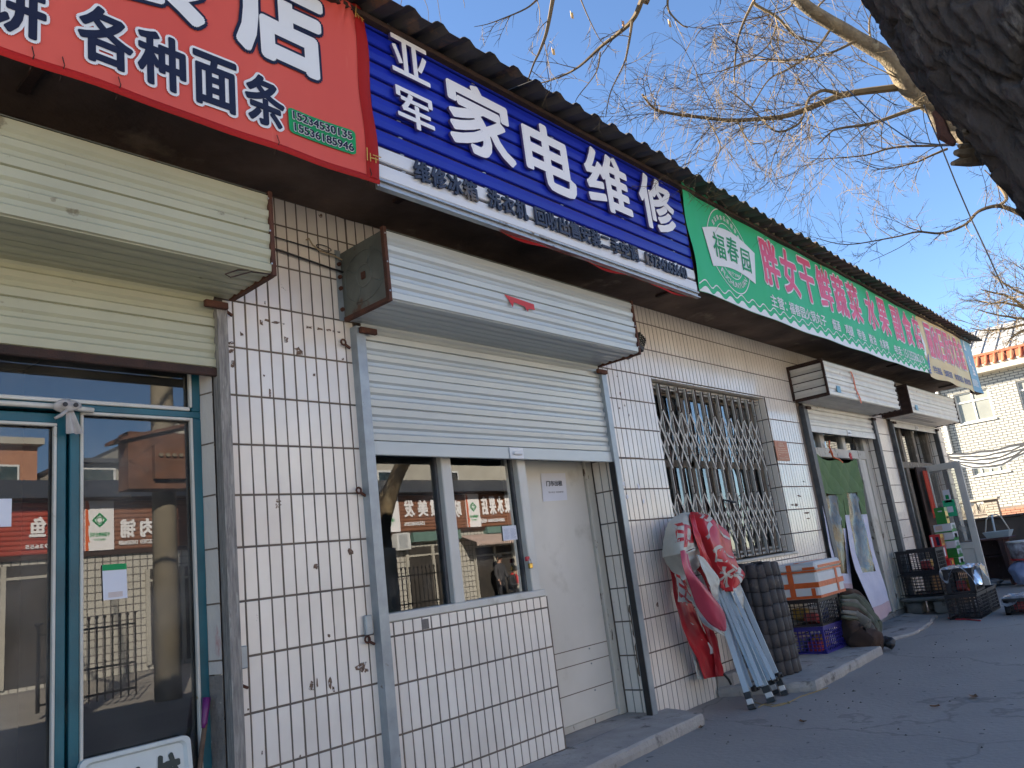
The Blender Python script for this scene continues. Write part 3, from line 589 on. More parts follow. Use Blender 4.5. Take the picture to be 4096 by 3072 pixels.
# ================================================================ roller shutters
SP = [(0, -.005), (.02, .005), (.19, .009), (.25, -.004), (.35, -.004), (.42, .006), (.55, .010), (.61, -.004), (.70, -.004), (.77, .006), (.95, .009), (.985, -.006), (1, -.006)]
def slat_strip(x0, x1, z0, h, y):         # one pressed panel, seen from the street
    return MB().strip([(y - d, z0 + f * h) for f, d in SP], x0, x1)
def shutter(label, cx0, cx1, bx0, bx1, zbot, mt, railw=.06, rail='steel_grey', barmat=None, barh=.085, side='plate', edge='rust', handle=None, rusty=False):
    t = empty('roller_shutter', ((cx0 + cx1) / 2, 0, zbot), label, 'roller shutter', 'roller shutters along the shop row')
    cur = MB(); z = zbot + barh; k = 0
    yb = -.022
    b = MB(); b.bbox(cx0, cx1, yb - .012, yb + .012, zbot, zbot + barh - .003, .004)
    bar = b.build('bottom_bar', barmat or mt, t)
    while z < 2.80:
        h = .2 if barh > .06 else .21; o = slat_strip(cx0, cx1, z, h, yb + TR.uniform(-.0015, .0015)).build('slat', mt, t, fix=False); z += h; k += 1
        if z > 2.72: break
    for x0, x1 in ((cx0 - railw, cx0 + .004), (cx1 - .004, cx1 + railw)):
        r_ = MB(); r_.extrude([(-.058, 0), (-.058, 0)][:0] or [(x0, -.058), (x1, -.058), (x1, .004), (x0, .004)], .0 if cx0 > 3.3 else .08, 2.70, axis='z'); r_.build('guide_rail', rail, t)
    # box: pressed front and floor, side plates, angle-iron edges
    D, zb_, zt = .42, 2.735, 3.15
    for k in range(2): slat_strip(bx0 + .004, bx1 - .004, zb_ + .004 + k * .2045, .2045, -D).build('box_front', mt, t, fix=False)
    fl = MB()
    for k in range(2): fl.strip([(-D + .004 + .2 * k + f * .2, zb_ + .004 - d * .8) for f, d in SP], bx0 + .004, bx1 - .004)
    fl.build('box_floor', mt, t, fix=False)
    tp = MB(); tp.box(bx0 + .004, bx1 - .004, -D, -.005, zt, zt + .004); tp.build('box_top', 'galv', t)
    for sgn, X in ((-1, bx0), (1, bx1)):
        s = MB()
        if side == 'slats' and sgn < 0:
            n = 4; h = (zt - zb_ - .05) / n; bk_ = MB(); bk_.box(X + .016, X + .02, -D + .02, -.02, zb_, zt); bk_.build('side_backing', 'rust_dark', t)
            for k in range(n): z0 = zb_ + .025 + k * h; s.add([(X - .004, -D + .02, z0 + .003), (X - .004, -.02, z0 + .003), (X + .010, -.02, z0 + h * .5), (X + .010, -D + .02, z0 + h * .5), (X + .002, -.02, z0 + h - .008), (X + .002, -D + .02, z0 + h - .008)], [(0, 1, 2, 3), (3, 2, 4, 5)])
            s.build('side_plate', 'rust_dark' if rusty else mt, t)
        else:
            s.box(X, X + .003 * -sgn, -D + .01, -.01, zb_, zt); p = s.build('side_plate', 'galv', t)
            if sgn < 0:      # pressed stiffening ring and spokes
                e = MB(); cy, cz = -.215, 2.945
                for rr in (.065, .15):
                    e.tube([(X - .001, cy + rr * math.cos(a) * (1 if rr < .1 else max(-1.15, min(1.15, 1.25 * math.cos(a))) / (math.cos(a) or 1) * 1), cz + rr * math.sin(a)) for a in [k * math.pi / 14 for k in range(29)]], .004, 5, cap=False)
                for k in range(4): a = .5 + k * math.pi / 2; e.tube([(X - .001, cy + .07 * math.cos(a), cz + .07 * math.sin(a)), (X - .001, cy + .17 * math.cos(a), cz + .17 * math.sin(a))], .005, 5)
                e.build('pressed_ring', 'galv', p, smooth=True)
                e = MB(); e.bbox(X - .012, X, cy - .018, cy + .018, cz - .022, cz + .022, .004); e.build('axle_end', 'rust', p)
                e = MB(); e.box(X - .035, X + .003, -.012, -.006, zb_ - .0, zt + .02); fl_ = e.build('wall_flange', 'steel_grey', p)
                for zz in (2.80, 2.93, 3.0, 3.08): e = MB(); e.tube([(X - .018, -.012, zz), (X - .018, -.028, zz)], .012, 7); e.build('bolt', 'rust', p)
        a = MB(); a.bar((X + sgn * .006, -D, zb_ - .012), (X + sgn * .006, -D, zt + .012), .022, .026, up=(0, 1, 0)); a.bar((X + sgn * .006, -D + .012, zb_), (X + sgn * .006, -.03, zb_), .026, .024)
        if side == 'slats': a.bar((X + sgn * .006, -D + .012, zt), (X + sgn * .006, -.0, zt), .026, .024); a.bar((X + sgn * .006, -.014, zb_ + .012), (X + sgn * .006, -.014, zt - .012), .026, .026, up=(0, 1, 0))
        a.build('angle_iron', edge, t)
        for zz in (2.78, 2.95, 3.12): e = MB(); e.tube([(X - .007, -D - .010, zz), (X - .007, -D - .016, zz)], .005, 6); e.build('rivet', 'alu', t)
    for X, s in ((cx0 - .015, 1), (cx1 + .015, -1)): a = MB(); a.bbox(X - .03, X + .09 * s if s > 0 else X + .03, -.085, -.058, 2.655, 2.69, .004) if s > 0 else a.bbox(X - .09, X + .03, -.085, -.058, 2.655, 2.69, .004); a.build('stop_bar', edge, t)
    if handle is not None:
        a = MB(); a.bbox(handle - .07, handle + .07, yb - .022, yb - .012, zbot - .0, zbot + .078, .004); a.bbox(handle - .045, handle + .045, yb - .038, yb - .022, zbot + .025, zbot + .05, .007); a.build('lift_handle', 'white_slat', bar)
    return t
s1 = shutter('half-lowered cream roller shutter above the teal glass door', -2.55, -.115, -2.7, -.029, 2.318, 'shutter_cream', railw=.05, rail='weathered_wood', barmat='rust_dark', barh=.045)
s2 = shutter('pale blue-white roller shutter over the white door and sliding window', .792, 3.156, .694, 3.163, 1.95, 'shutter_pale', handle=2.02)
s3 = shutter('short grey-white roller shutter above the green quilted door curtain', 7.37, 9.79, 7.15, 9.85, 2.39, 'shutter_old', railw=.10, rail='steel_dark', side='slats', edge='rust_dark', handle=8.72)
s4 = shutter('fully raised old roller shutter with rusty side at the last shop', 10.70, 13.15, 10.43, 13.18, 2.62, 'shutter_old', railw=.05, rail='steel_dark', side='slats', edge='rust_dark', handle=12.0, rusty=True)
# odds and ends on shutters
mat('red_tape', (.60, .05, .06), rough=.6)
C6 = crop(1200, 1000, .6329)
p = onY(*C6(1385, 330), -.432); g = MB()
for i, (a, b_, c, d) in enumerate(((-.16, .16, .018, .0),)):
    g.add([(p.x - .14, -.432, p.z + .03), (p.x + .15, -.432, p.z + .012), (p.x + .155, -.431, p.z - .028), (p.x + .09, -.432, p.z - .03), (p.x + .075, -.435, p.z - .055), (p.x + .05, -.431, p.z - .02), (p.x - .05, -.431, p.z - .01), (p.x - .075, -.436, p.z - .05), (p.x - .10, -.431, p.z - .005)], [(0, 1, 2, 3, 4, 5, 6, 7, 8)])
tag(g.build('torn_label', 'red_tape', fix=False), 'torn red paper label stuck on the pale shutter box', 'label')
mat('orange_tape', (.70, .13, .03), rough=.6)
g = MB(); g.grid(lambda u, v: (8.03 + .05 * u + .12 * v, -.434 - .006 * math.sin(v * 9), 3.10 - .40 * v), 2, 14); tag(g.build('tape_strip', 'orange_tape', smooth=True), 'orange tape strip hanging down the third shutter box', 'tape')
for x, lab in ((7.42, 'small blue sticker on the lower left of the third shutter box'), (10.62, 'small blue sticker on the last shutter box')): g = MB(); g.box(x, x + .12, -.436, -.430, 2.78, 2.86); tag(g.build('sticker', 'banner_blue'), lab, 'sticker')
g = MB(); p = onX(1098, 1092, -.03); g.tube([(p.x - .02, p.y + .02, p.z + .02), (p.x - .16, p.y + .05, p.z - .0), (p.x - .22, p.y + .06, p.z - .03), (p.x - .20, p.y + .05, p.z - .045), (p.x - .10, p.y + .04, p.z + .0), (p.x, p.y + .02, p.z - .0)], .0035, 5)
tag(g.build('bent_wire', 'rust_dark'), 'bent rusty wire under the cream shutter box corner', 'wire')
# locking plates, bolts and eyes beside the rails (on the pier)
for i, (K, u, v, mt) in enumerate(((F2, 455, 360, 'steel_grey'), (F2, 1850, 0, 'steel_grey'))):
    q = onY(*K(u, v), -.01); g = MB(); g.bbox(q.x - .022, q.x + .022, -.03, -.004, q.z - .05, q.z + .05, .004); g.build('lock_plate', mt, s1 if i == 0 else s2)
for K, u, v, th in ((F1, 300, 425, s1), (F2, 425, 640, s1), (F1, 1810, 850, s2), (F2, 1850, 160, s2), (C6, 370, 1520, s2), (F5, 640, 40, s2)):
    q = onY(*K(u, v), -.02); g = MB(); g.tube([(q.x + .016 * math.cos(a), -.022, q.z + .016 * math.sin(a)) for a in [k * .5236 for k in range(13)]], .006, 6, cap=False); g.bar((q.x + .012, -.02, q.z - .012), (q.x + .045, -.02, q.z - .03), .012, .012); g.build('lock_eye', 'rust', th)
g = MB(); g.box(3.144, 3.151, -.052, -.005, .08, 1.95); g.build('gap_shade', 'black_plastic', s2)  # black strip stands in for the shaded gap between jamb and right rail

# ================================================================ shop fronts
# ---- shop 1: teal steel door and fixed light
YF = .10
f1 = MB()
def fr(mb, x0, x1, z0, z1, y0=.075, y1=.125): mb.bbox(x0, x1, y0, y1, z0, z1, .004)
door1 = MB(); fr(door1, -.797, -.757, .08, 2.115); fr(door1, -1.95, -.797, 2.068, 2.112); fr(door1, -1.95, -.797, .08, .25); fr(door1, -1.99, -1.95, .08, 2.112)
door1 = door1.build('glass_door', 'teal', shops)
fr(f1, -.743, -.703, .08, 2.125); fr(f1, -2.6, -.152, 2.127, 2.16); fr(f1, -.198, -.152, .08, 2.127); fr(f1, -.198, -.152, 2.16, 2.68); fr(f1, -.703, -.198, .08, .2)
front1 = f1.build('door_frame', 'teal', shops)
bead = MB()
for x0, x1, z0, z1 in ((-2.6, -.21, 2.160, 2.178), (-.21, -.198, 2.178, 2.66)): bead.bbox(x0, x1, .066, .09, z0, z1, .003)
bead.build('glazing_bead', 'bead_white', front1)
bead = MB()
for x0, x1, z0, z1 in ((-.703, -.21, 2.112, 2.126), (-.713 + .01, -.691, .2, 2.112), (-.21, -.198, .2, 2.126)): bead.bbox(x0, x1, .066, .09, z0, z1, .003)
bead.build('glazing_bead', 'bead_white', front1)
bead = MB()
for x0, x1, z0, z1 in ((-1.95, -.797, 2.054, 2.068), (-.809, -.797, .25, 2.054)): bead.bbox(x0, x1, .066, .09, z0, z1, .003)
bead.build('glazing_bead', 'bead_white', door1)
g = MB(); g.add([(-1.95, .10, .25), (-.80, .10, .25), (-.80, .10, 2.066), (-1.95, .10, 2.066)], [(0, 1, 2, 3)]); g.build('glass_pane', 'glass_shop', door1, fix=False)
g = MB(); g.add([(-.70, .10, .2), (-.20, .10, .2), (-.20, .10, 2.124), (-.70, .10, 2.124)], [(0, 1, 2, 3)]); g.build('glass_pane', 'glass_shop', front1, fix=False)
g = MB(); g.add([(-2.6, .10, 2.17), (-.20, .10, 2.17), (-.20, .10, 2.68), (-2.6, .10, 2.68)], [(0, 1, 2, 3)]); g.build('glass_pane', 'glass_shop', front1, fix=False)
mat('jamb_paint', (.58, .53, .46), (.50, .46, .42), rough=.7, scale=5, bump=.4, bscale=40, dirt=(.45, .12, .10), dscale=5, dthr=.62, dw=.1, stretch=(1, 1, .4))
jmb = lambda z0, z1: (lambda u, v: (-.157 + .027 * u + noise.noise(Vector((v * 14, u, 2))) * .003 * (1 - u), .09 - .09 * u, z0 + (z1 - z0) * v))
g = MB(); g.grid(jmb(.05, .93), 3, 30); g.build('jamb_render', 'plaster_grey', shops, smooth=True)
g = MB(); g.grid(jmb(.935, 2.70), 3, 40); g.build('jamb_paint', 'jamb_paint', shops, smooth=True)
for k in range(8): g = MB(); z = .99 + .25 * k; g.add([(-.1585, .091, z), (-.1315, -.001, z), (-.1315, -.001, z + .008), (-.1585, .091, z + .008)], [(0, 1, 2, 3)]); g.build('jamb_joint', 'grout', shops)
mat('rag_white', (.48, .45, .42), (.38, .35, .32), rough=.9, scale=20)
g = MB(); g.tube([(-1.95, .045, 2.135), (-.80, .045, 2.135), (-.66, .045, 2.127)], .012, 8); tag(g.build('door_bar', 'bead_white', smooth=True), 'paint-flecked steel bar across the top of the teal doors', 'bar')
rg = empty('rag', (-.755, .03, 2.0), 'grey rag knotted round the bar above the teal doors', 'rag')
def knot(u, v): a = u * 2 * math.pi; b_ = v * math.pi; rr = 1 + .25 * math.sin(3 * a + 2 * b_); return (-.775 + .05 * math.sin(b_) * math.cos(a) * rr * 1.0 - .0, .028 + .026 * math.sin(b_) * math.sin(a) * rr, 2.135 + .026 * math.cos(b_) * rr)
g = MB(); g.grid(knot, 18, 10); g.build('knot', 'rag_white', rg, smooth=True)
g = MB(); g.grid(lambda u, v: (-.765 + .02 * v + (.014 + .02 * v) * (u - .5) * 2, .022 + .01 * math.sin(u * 12) * v, 2.12 - .105 * v), 14, 8); g.build('hanging_end', 'rag_white', rg, smooth=True)
g = MB(); g.tube([(-.77, .02, 2.12), (-.80, .015, 2.09), (-.825, .012, 2.075)], [.008, .009, .006], 6); g.build('hanging_end', 'rag_white', rg, smooth=True)
for x in (-.79, -.748): g = MB(); g.tube([(x, .0, 2.135), (x, -.004, 2.135)], .010, 10); g.build('eyelet', 'black_plastic', rg)
# papers on the glass
Lc = crop(0, 1950, .45208); Ec = crop(0, 2000, .6461)
a = onY(*Lc(105, 98), .094); b_ = onY(*Lc(100, 345), .094); g = MB(); g.add([(a.x - .30, .094, a.z - .0), (a.x, .094, a.z), (b_.x, .094, b_.z), (b_.x - .30, .094, b_.z)], [(0, 1, 2, 3)])
tag(g.build('paper_notice', 'paper'), 'blank white sheet taped inside the left teal door glass', 'paper')
q = [onY(*Ec(*k), .093) for k in ((632, 402), (782, 392), (790, 605), (640, 622))]
t = empty('payment_notice', q[3], 'pale notice with green header stuck on the fixed shop glass', 'notice'); g = MB(); g.add(q, [(0, 1, 2, 3)]); g.build('sheet', 'paper', t)
def inq(q, u, v, y): a = q[0].lerp(q[1], u); c = q[3].lerp(q[2], u); r_ = a.lerp(c, v); return (r_.x, y, r_.z)
g = MB(); g.add([inq(q, 0, 0, .0915), inq(q, 1, 0, .0915), inq(q, 1, .17, .0915), inq(q, 0, .17, .0915)], [(0, 1, 2, 3)]); g.build('header_band', 'print_green', t)
mat('faint_print', (.55, .42, .36), rough=.8); g = MB()
for k in range(5): g.add([inq(q, .2, .80 + .03 * k, .0915), inq(q, .8, .80 + .03 * k, .0915), inq(q, .8, .815 + .03 * k, .0915), inq(q, .2, .815 + .03 * k, .0915)], [(0, 1, 2, 3)])
g.build('print_lines', 'faint_print', t)
# white hand-painted tray sign leaning by the glass, stick beside it
mat('tray_white', (.58, .62, .60), (.5, .54, .52), rough=.45, scale=5, dirt=(.3, .3, .26), dscale=5, dthr=.63)
mat('brush_ink', (.012, .03, .03), rough=.5)
ts = empty('menu_board', (-.47, .0, .3), 'white tray sign with brushed dark characters leaning on the shop glass', 'sign')
def board(u, v, d): return (-.715 + .45 * u, .02 + .05 * v - d, .33 + .38 * v + .012 * (1 - u) * 0)
P = rrect(0, 1, 0, 1, .07); g = MB(); n = len(P)
g.add([board(x, z, 0) for x, z in P] + [board(x, z, .025) for x, z in P] + [board(.04 + .92 * x, .04 + .92 * z, .025) for x, z in P] + [board(.065 + .87 * x, .065 + .87 * z, .012) for x, z in P],
      [(i, (i + 1) % n, n + (i + 1) % n, n + i) for i in range(n)] + [(n + i, n + (i + 1) % n, 2 * n + (i + 1) % n, 2 * n + i) for i in range(n)] + [(2 * n + i, 2 * n + (i + 1) % n, 3 * n + (i + 1) % n, 3 * n + i) for i in range(n)] + [tuple(range(3 * n, 4 * n)), tuple(range(n))[::-1]])
g.build('board', 'tray_white', ts)
for ch, rc in (('水', (.40, .60, .30, .80)), ('饺', (.66, .90, .32, .86)), ('手', (.12, .33, .28, .70))): g = MB(); letters(g, ch, rc, board, .03, .0145); g.build('brush_character', 'brush_ink', ts, fix=False)
mat('bark_stick', (.16, .10, .06), (.09, .055, .035), rough=.8, scale=20, bump=.4, bscale=80); mat('purple', (.16, .015, .14), (.1, .01, .09), rough=.4)
st = empty('walking_stick', (-.36, -.12, .0), 'rough brown stick with purple wrapped end leaning in the doorway', 'stick')
A, B_ = Vector((-.345, -.04, .0)), Vector((-.185, .045, .845))
g = MB(); g.tube([A.lerp(B_, k / 8) + Vector((.004 * math.sin(k * 2), 0, 0)) for k in range(8)], .011, 8); g.build('shaft', 'bark_stick', st, smooth=True)
g = MB(); g.tube([A.lerp(B_, .855), A.lerp(B_, .88), A.lerp(B_, .93), A.lerp(B_, 1.0)], [.010, .013, .0155, .0185], 10); g.build('wrapped_end', 'purple', st, smooth=True)
# dim things inside shop 1
mat('steel_tray', (.5, .5, .48), rough=.3, metal=.8)
t = empty('display_counter', (-1.4, .9, 0), 'dim steel counter seen through the left teal door', 'counter'); g = MB(); g.box(-2.2, -.9, .7, 1.3, .80, .84); g.build('counter_top', 'steel_tray', t); g = MB(); g.box(-2.15, -.95, .75, 1.25, 0, .80); g.build('counter_base', 'interior', t)
t = empty('baking_tray', (-1.3, .95, .84), 'metal tray lying on the dim counter', 'tray'); g = MB(); g.box(-1.6, -1.05, .75, 1.15, .841, .85); g.box(-1.6, -1.05, .74, .75, .841, .89); g.box(-1.6, -1.05, 1.15, 1.16, .841, .89); g.build('pan', 'steel_tray', t)

# ---- shop 2: sliding window and white door
wf = MB()
def wb(x0, x1, z0, z1, y0=.06, y1=.13): wf.bbox(x0, x1, y0, y1, z0, z1, .005)
wb(.80, .872, 1.075, 2.5); wb(1.392, 1.478, 1.075, 2.5, .045); wb(2.105, 2.19, 1.075, 2.5, .04)
win2 = wf.build('window_frame', 'paint_white', shops)
g = MB(); g.bbox(.795, 2.205, .012, .2, 1.032, 1.078, .006); g.build('window_sill', 'paint_white', win2)
for x0, x1 in ((.872, 1.392), (1.478, 2.105)): g = MB(); g.add([(x0, .10, 1.078), (x1, .10, 1.078), (x1, .10, 2.5), (x0, .10, 2.5)], [(0, 1, 2, 3)]); g.build('glass_pane', 'glass_clear', win2, fix=False)
g = MB()
for a_, c in ((.872, 1.392), (1.478, 2.105)): g.box(a_, a_ + .022, .085, .115, 1.08, 2.5); g.box(c - .022, c, .085, .115, 1.08, 2.5)
g.build('sash', 'steel_dark', win2)
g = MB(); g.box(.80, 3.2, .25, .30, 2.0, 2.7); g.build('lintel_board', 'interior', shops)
g = MB(); g.bbox(2.205, 3.135, .25, .285, .125, 2.6, .004); door2 = g.build('door', 'door_white', shops)
for v0, v1, in ((815, 735), (995, 895), (1315, 1190)):
    A = onY(*F5(0, v0), .249); B_ = onY(*F5(360, v1), .249); z = (A.z + B_.z) / 2; g = MB(); g.box(2.21, 3.13, .2485, .251, z - .003, z + .003); g.build('board_joint', 'grout', door2)
    for xx in (2.42, 2.9): g = MB(); g.tube([(xx, .25, z - .02), (xx, .244, z - .02)], .006, 6); g.build('nail_head', 'steel_grey', door2)
g = MB(); g.box(2.205, 3.14, .245, .29, .082, .125); g.build('bottom_rail', 'paint_peel', door2)
g = MB(); g.bbox(3.14, 3.228, .225, .30, .08, 2.6, .006); g.build('door_frame', 'paint_peel', shops)
p = onY(*C6(1605, 1500), .243); t = empty('rental_notice', (p.x, .243, p.z), 'white rental notice with black characters pasted on the white door', 'notice')
q = [onY(*C6(*k), .2445) for k in ((1522, 1412), (1676, 1410), (1690, 1580), (1538, 1590))]; g = MB(); g.add(q, [(0, 1, 2, 3)]); g.build('sheet', 'paper', t, fix=False)
nq = lambda u, v, d: inq(q, u, 1 - v, .2445 - d)
g = MB(); letters(g, '门市出租', (.17, .83, .53, .73), nq, .03, .001); letters(g, '联系电话：', (.24, .52, .28, .345), nq, .0, .001); scribble(g, .54, .86, .285, .34, nq, 11, .001); g.build('lettering', 'ink', t, fix=False)
q = [onY(*crop(1450, 1850, .39177)(*k), .094) for k in ((1425, 650), (1565, 640), (1585, 785), (1440, 800))]
t = empty('price_sheet', q[3], 'small printed sheet stuck in the corner of the sliding window', 'paper'); g = MB(); g.add(q, [(0, 1, 2, 3)]); g.build('sheet', 'paper', t, fix=False)
g = MB(); nq = lambda u, v, d: inq(q, u, 1 - v, .094 - d)
for k in range(9):
    for c in range(2): scribble(g, .08 + .46 * c, .42 + .46 * c + .06 * ((k * 7 + c) % 3 - 1), .12 + .08 * k, .145 + .08 * k, nq, 7, .001)
g.build('lettering', 'print_blue', t, fix=False)
# padlock, chain hole
pl = onX(*C7(1422, 385), 2.165); t = empty('padlock', (2.165, .03, pl.z), 'small brass padlock hanging on the white window post', 'padlock'); PXl = onY(*C7(1425, 395), .022)
x, z = PXl.x, PXl.z
g = MB(); g.bbox(x - .016, x + .016, .012, .030, z - .03, z + .004, .003); g.build('body', 'brass', t)
g = MB(); g.tube([(x - .010, .021, z + .002), (x - .010, .021, z + .024), (x, .021, z + .034), (x + .010, .021, z + .024), (x + .010, .021, z + .002)], .0035, 7); g.build('shackle', 'steel_grey', t)
g = MB(); g.bbox(x - .03, x + .006, .022, .04, z + .02, z + .05, .004); g.build('hasp', 'red_tape', t)
g = MB(); c_ = onY(*crop(1450, 1850, .39177)(1785, 1300), .246)
g.tube([(c_.x + .022 * math.cos(a), .246, c_.z + .05 * math.sin(a)) for a in [k * .45 for k in range(9)]], .004, 5); g.add([(c_.x + .02 * math.cos(a), .2475, c_.z + .045 * math.sin(a)) for a in [k * .45 for k in range(14)]], [tuple(range(14))]); g.build('rope_hole', 'rust_dark', door2)

# ---- barred window between shops 2 and 3
g = MB(); y0, y1 = .17, .22
for x0, x1, z0, z1 in ((4.0, 4.09, 1.06, 2.73), (6.27, 6.345, 1.06, 2.73), (4.75, 4.83, 1.06, 2.73), (5.48, 5.58, 1.06, 2.73), (4.09, 6.27, 2.64, 2.73), (4.09, 6.27, 1.06, 1.14), (4.09, 6.27, 1.96, 2.03), (4.40, 4.44, 1.14, 1.96), (5.15, 5.19, 1.14, 1.96), (5.90, 5.95, 1.14, 2.64), (4.83, 5.48, 1.42, 1.46)): g.bbox(x0, x1, y0, y1, z0, z1, .005)
win3 = g.build('window_frame', 'old_wood_frame', shops)
k = 0
for x0, x1 in ((4.09, 4.75), (4.83, 5.48), (5.58, 6.27)):
    for z0, z1 in ((1.14, 1.96), (2.03, 2.64)): g = MB(); tl = TR.uniform(-.012, .012); g.add([(x0, .195 - tl, z0), (x1, .195 + tl, z0), (x1, .195 + tl, z1), (x0, .195 - tl, z1)], [(0, 1, 2, 3)]); g.build('glass_pane', 'glass_far', win3, fix=False)
g = MB(); g.bbox(3.98, 6.38, -.02, .2, 1.03, 1.055, .006); g.build('window_sill', 'paint_peel', win3)
for k in range(9): g = MB(); g.box(4.12 + .25 * k, 4.12 + .25 * k + .17, .15, .168, 2.66, 2.72); g.build('head_block', 'old_wood_frame', win3)
gr = empty('window_grille', (5.18, .08, 1.06), 'folding scissor lattice grille of grey steel bars over the shop window', 'grille')
xs = [4.06 + .163 * k for k in range(14)]; Y = .075
zA = [2.46, 2.255, 2.05, 1.70, 1.515, 1.33]
for k, x in enumerate(xs):
    dx = TR.uniform(-.006, .006)
    for s in (-.014, .014): g = MB(); g.box(x + dx + s - .005, x + dx + s + .005, Y - .012, Y + .012, 1.075, 2.70 + .01 * (k % 2)); g.build('upright', 'grille_paint' if s < 0 else 'rust_dark', gr)
for k in range(13):
    a, b_ = xs[k], xs[k + 1]
    for z1, z0 in ((2.46, 2.255), (2.255, 2.05), (1.70, 1.515), (1.515, 1.33)):
        g = MB(); g.bar((a, Y - .014, z1), (b_, Y - .014, z0 - .12), .004, .020); g.build('lattice_bar', 'grille_paint', gr)
        g = MB(); g.bar((b_, Y - .004, z1), (a, Y - .004, z0 - .12), .004, .020); g.build('lattice_bar', 'grille_paint', gr)
for z, r_ in ((2.705, .014), (2.675, .010), (1.085, .011), (1.125, .008)): g = MB(); g.tube([(4.01, Y + .02, z), (6.34, Y + .02, z)], r_, 8); g.build('rail', 'grille_paint', gr)
for k in range(14):
    for z in (2.46, 2.05, 1.70, 1.33): g = MB(); g.tube([(xs[k] - .014, Y - .012, z), (xs[k] - .014, Y - .022, z)], .007, 6); g.build('rivet', 'rust_dark', gr)
g = MB(); g.tube([(5.03, Y - .03, 1.63), (5.12, Y - .06, 1.61), (5.22, Y - .06, 1.60), (5.27, Y - .04, 1.60)], [.006, .012, .011, .005], 7); tag(g.build('lock_cover', 'black_plastic', smooth=True), 'dark strap hung through the middle of the grille bars', 'strap')
# orange notice plate on the pier
q = [onY(*crop(2600, 1400, .5426)(*k), -.006) for k in ((913, 668), (1005, 672), (1030, 818), (940, 815))]; ax = sum(v.x for v in q[:1] + q[3:]) / 2; bx = sum(v.x for v in q[1:3]) / 2; zt_ = (q[0].z + q[1].z) / 2; zb_ = (q[2].z + q[3].z) / 2
t = empty('notice_plate', (ax, 0, zb_), 'small orange notice plate screwed to the tiled pier', 'plate'); g = MB(); g.bbox(ax, bx, -.010, -.002, zb_, zt_, .002); g.build('plate', 'orange_plate', t)
g = MB(); mat('plate_print', (.66, .5, .36), rough=.6); npl = lambda u, v, d: (ax + u * (bx - ax), -.0105 - d, zb_ + v * (zt_ - zb_))
for i, rc in enumerate(((.3, .66, .84, .91), (.26, .74, .70, .81), (.15, .8, .58, .63), (.15, .92, .48, .54), (.15, .92, .38, .43), (.15, .3, .28, .32), (.6, .85, .20, .24), (.18, .9, .08, .16))): scribble(g, *rc, npl, 4 + i, .001)
for rc in ((.05, .95, .955, .965), (.05, .95, .03, .04)): g.add([npl(rc[0], rc[2], .001), npl(rc[1], rc[2], .001), npl(rc[1], rc[3], .001), npl(rc[0], rc[3], .001)], [(0, 1, 2, 3)])
g.build('lettering', 'plate_print', t, fix=False)
# floodlight by the second shutter box
q = onY(*F4(960, 70), -.12); t = empty('flood_light', (q.x, -.02, q.z - .1), 'small black solar floodlight on the wall beside the pale shutter box', 'lamp')
def rotb(mb, c, sx, sy, sz, ang, mi=0):
    c_, s_ = math.cos(ang), math.sin(ang); b0 = MB().bbox(-sx, sx, -sy, sy, -sz, sz, .006)
    mb.add([(c[0] + v[0] * c_ - v[2] * s_, c[1] + v[1], c[2] + v[0] * s_ + v[2] * c_) for v in b0.v], b0.f, mi); return mb
rotb(MB(), (q.x, -.12, q.z), .055, .018, .075, -.6).build('housing', 'black_plastic', t)
mat('lens', (.46, .43, .34), (.35, .33, .27), rough=.2, scale=30)
rotb(MB(), (q.x + .004, -.141, q.z + .012), .04, .003, .045, -.6).build('lens', 'lens', t)
g = MB()
for k in (-1, 0, 1): rotb(g, (q.x + .004 + .022 * k * math.cos(-.6), -.146, q.z + .012 + .022 * k * math.sin(-.6)), .0015, .001, .045, -.6)
for k in (-1, 0, 1): rotb(g, (q.x + .004 - .026 * k * math.sin(-.6), -.146, q.z + .012 + .026 * k * math.cos(-.6)), .04, .001, .0015, -.6)
g.build('lens_grid', 'black_plastic', t)
g = MB(); g.bar((q.x - .05, -.10, q.z - .10), (q.x - .06, -.0, q.z - .12), .03, .02); g.bar((q.x - .03, -.11, q.z - .05), (q.x - .05, -.10, q.z - .10), .03, .02); g.build('bracket', 'black_plastic', t)
# ---- shop 3: white door frame, quilted curtain
f3 = MB(); yF = .14
for x0, x1, z0, z1 in ((7.31, 7.44, .08, 2.70), (9.62, 9.78, .08, 2.70), (7.44, 9.62, 2.12, 2.24), (8.02, 8.16, 2.24, 2.70), (8.80, 8.92, 2.24, 2.70), (9.30, 9.42, .08, 2.12)): f3.bbox(x0, x1, yF - .04, yF + .04, z0, z1, .006)
fr3 = f3.build('door_frame', 'paint_peel', shops)
for x0, x1 in ((7.44, 8.02), (8.16, 8.80), (8.92, 9.62)): g = MB(); g.add([(x0, yF, 2.24), (x1, yF, 2.24), (x1, yF, 2.68), (x0, yF, 2.68)], [(0, 1, 2, 3)]); g.build('glass_pane', 'glass_far', fr3, fix=False)
g = MB(); g.bbox(9.42, 9.62, yF - .02, yF + .02, .08, 2.12, .006); g.build('side_panel', 'paint_white', fr3)
g = MB(); g.box(7.3, 9.81, .10, .26, .0, .075); g.build('threshold', 'concrete', shops)
mat('quilt_green', (.085, .16, .045), (.06, .12, .035), rough=.75, scale=4, bump=.3, bscale=60)
mat('clear_film', (.16, .11, .045), (.045, .032, .013), rough=.16, scale=5, bump=.8, bscale=12, spec=.28)
mat('cloth_lilac', (.56, .56, .66), (.47, .48, .60), rough=.7, scale=6, bump=.7, bscale=22)
mat('cloth_pinkish', (.50, .36, .38), (.44, .34, .40), rough=.75, scale=6, bump=.7, bscale=22)
cur = empty('door_curtain', (8.3, 0, .1), 'green quilted door curtain with clear film and pale cloth strips', 'curtain')
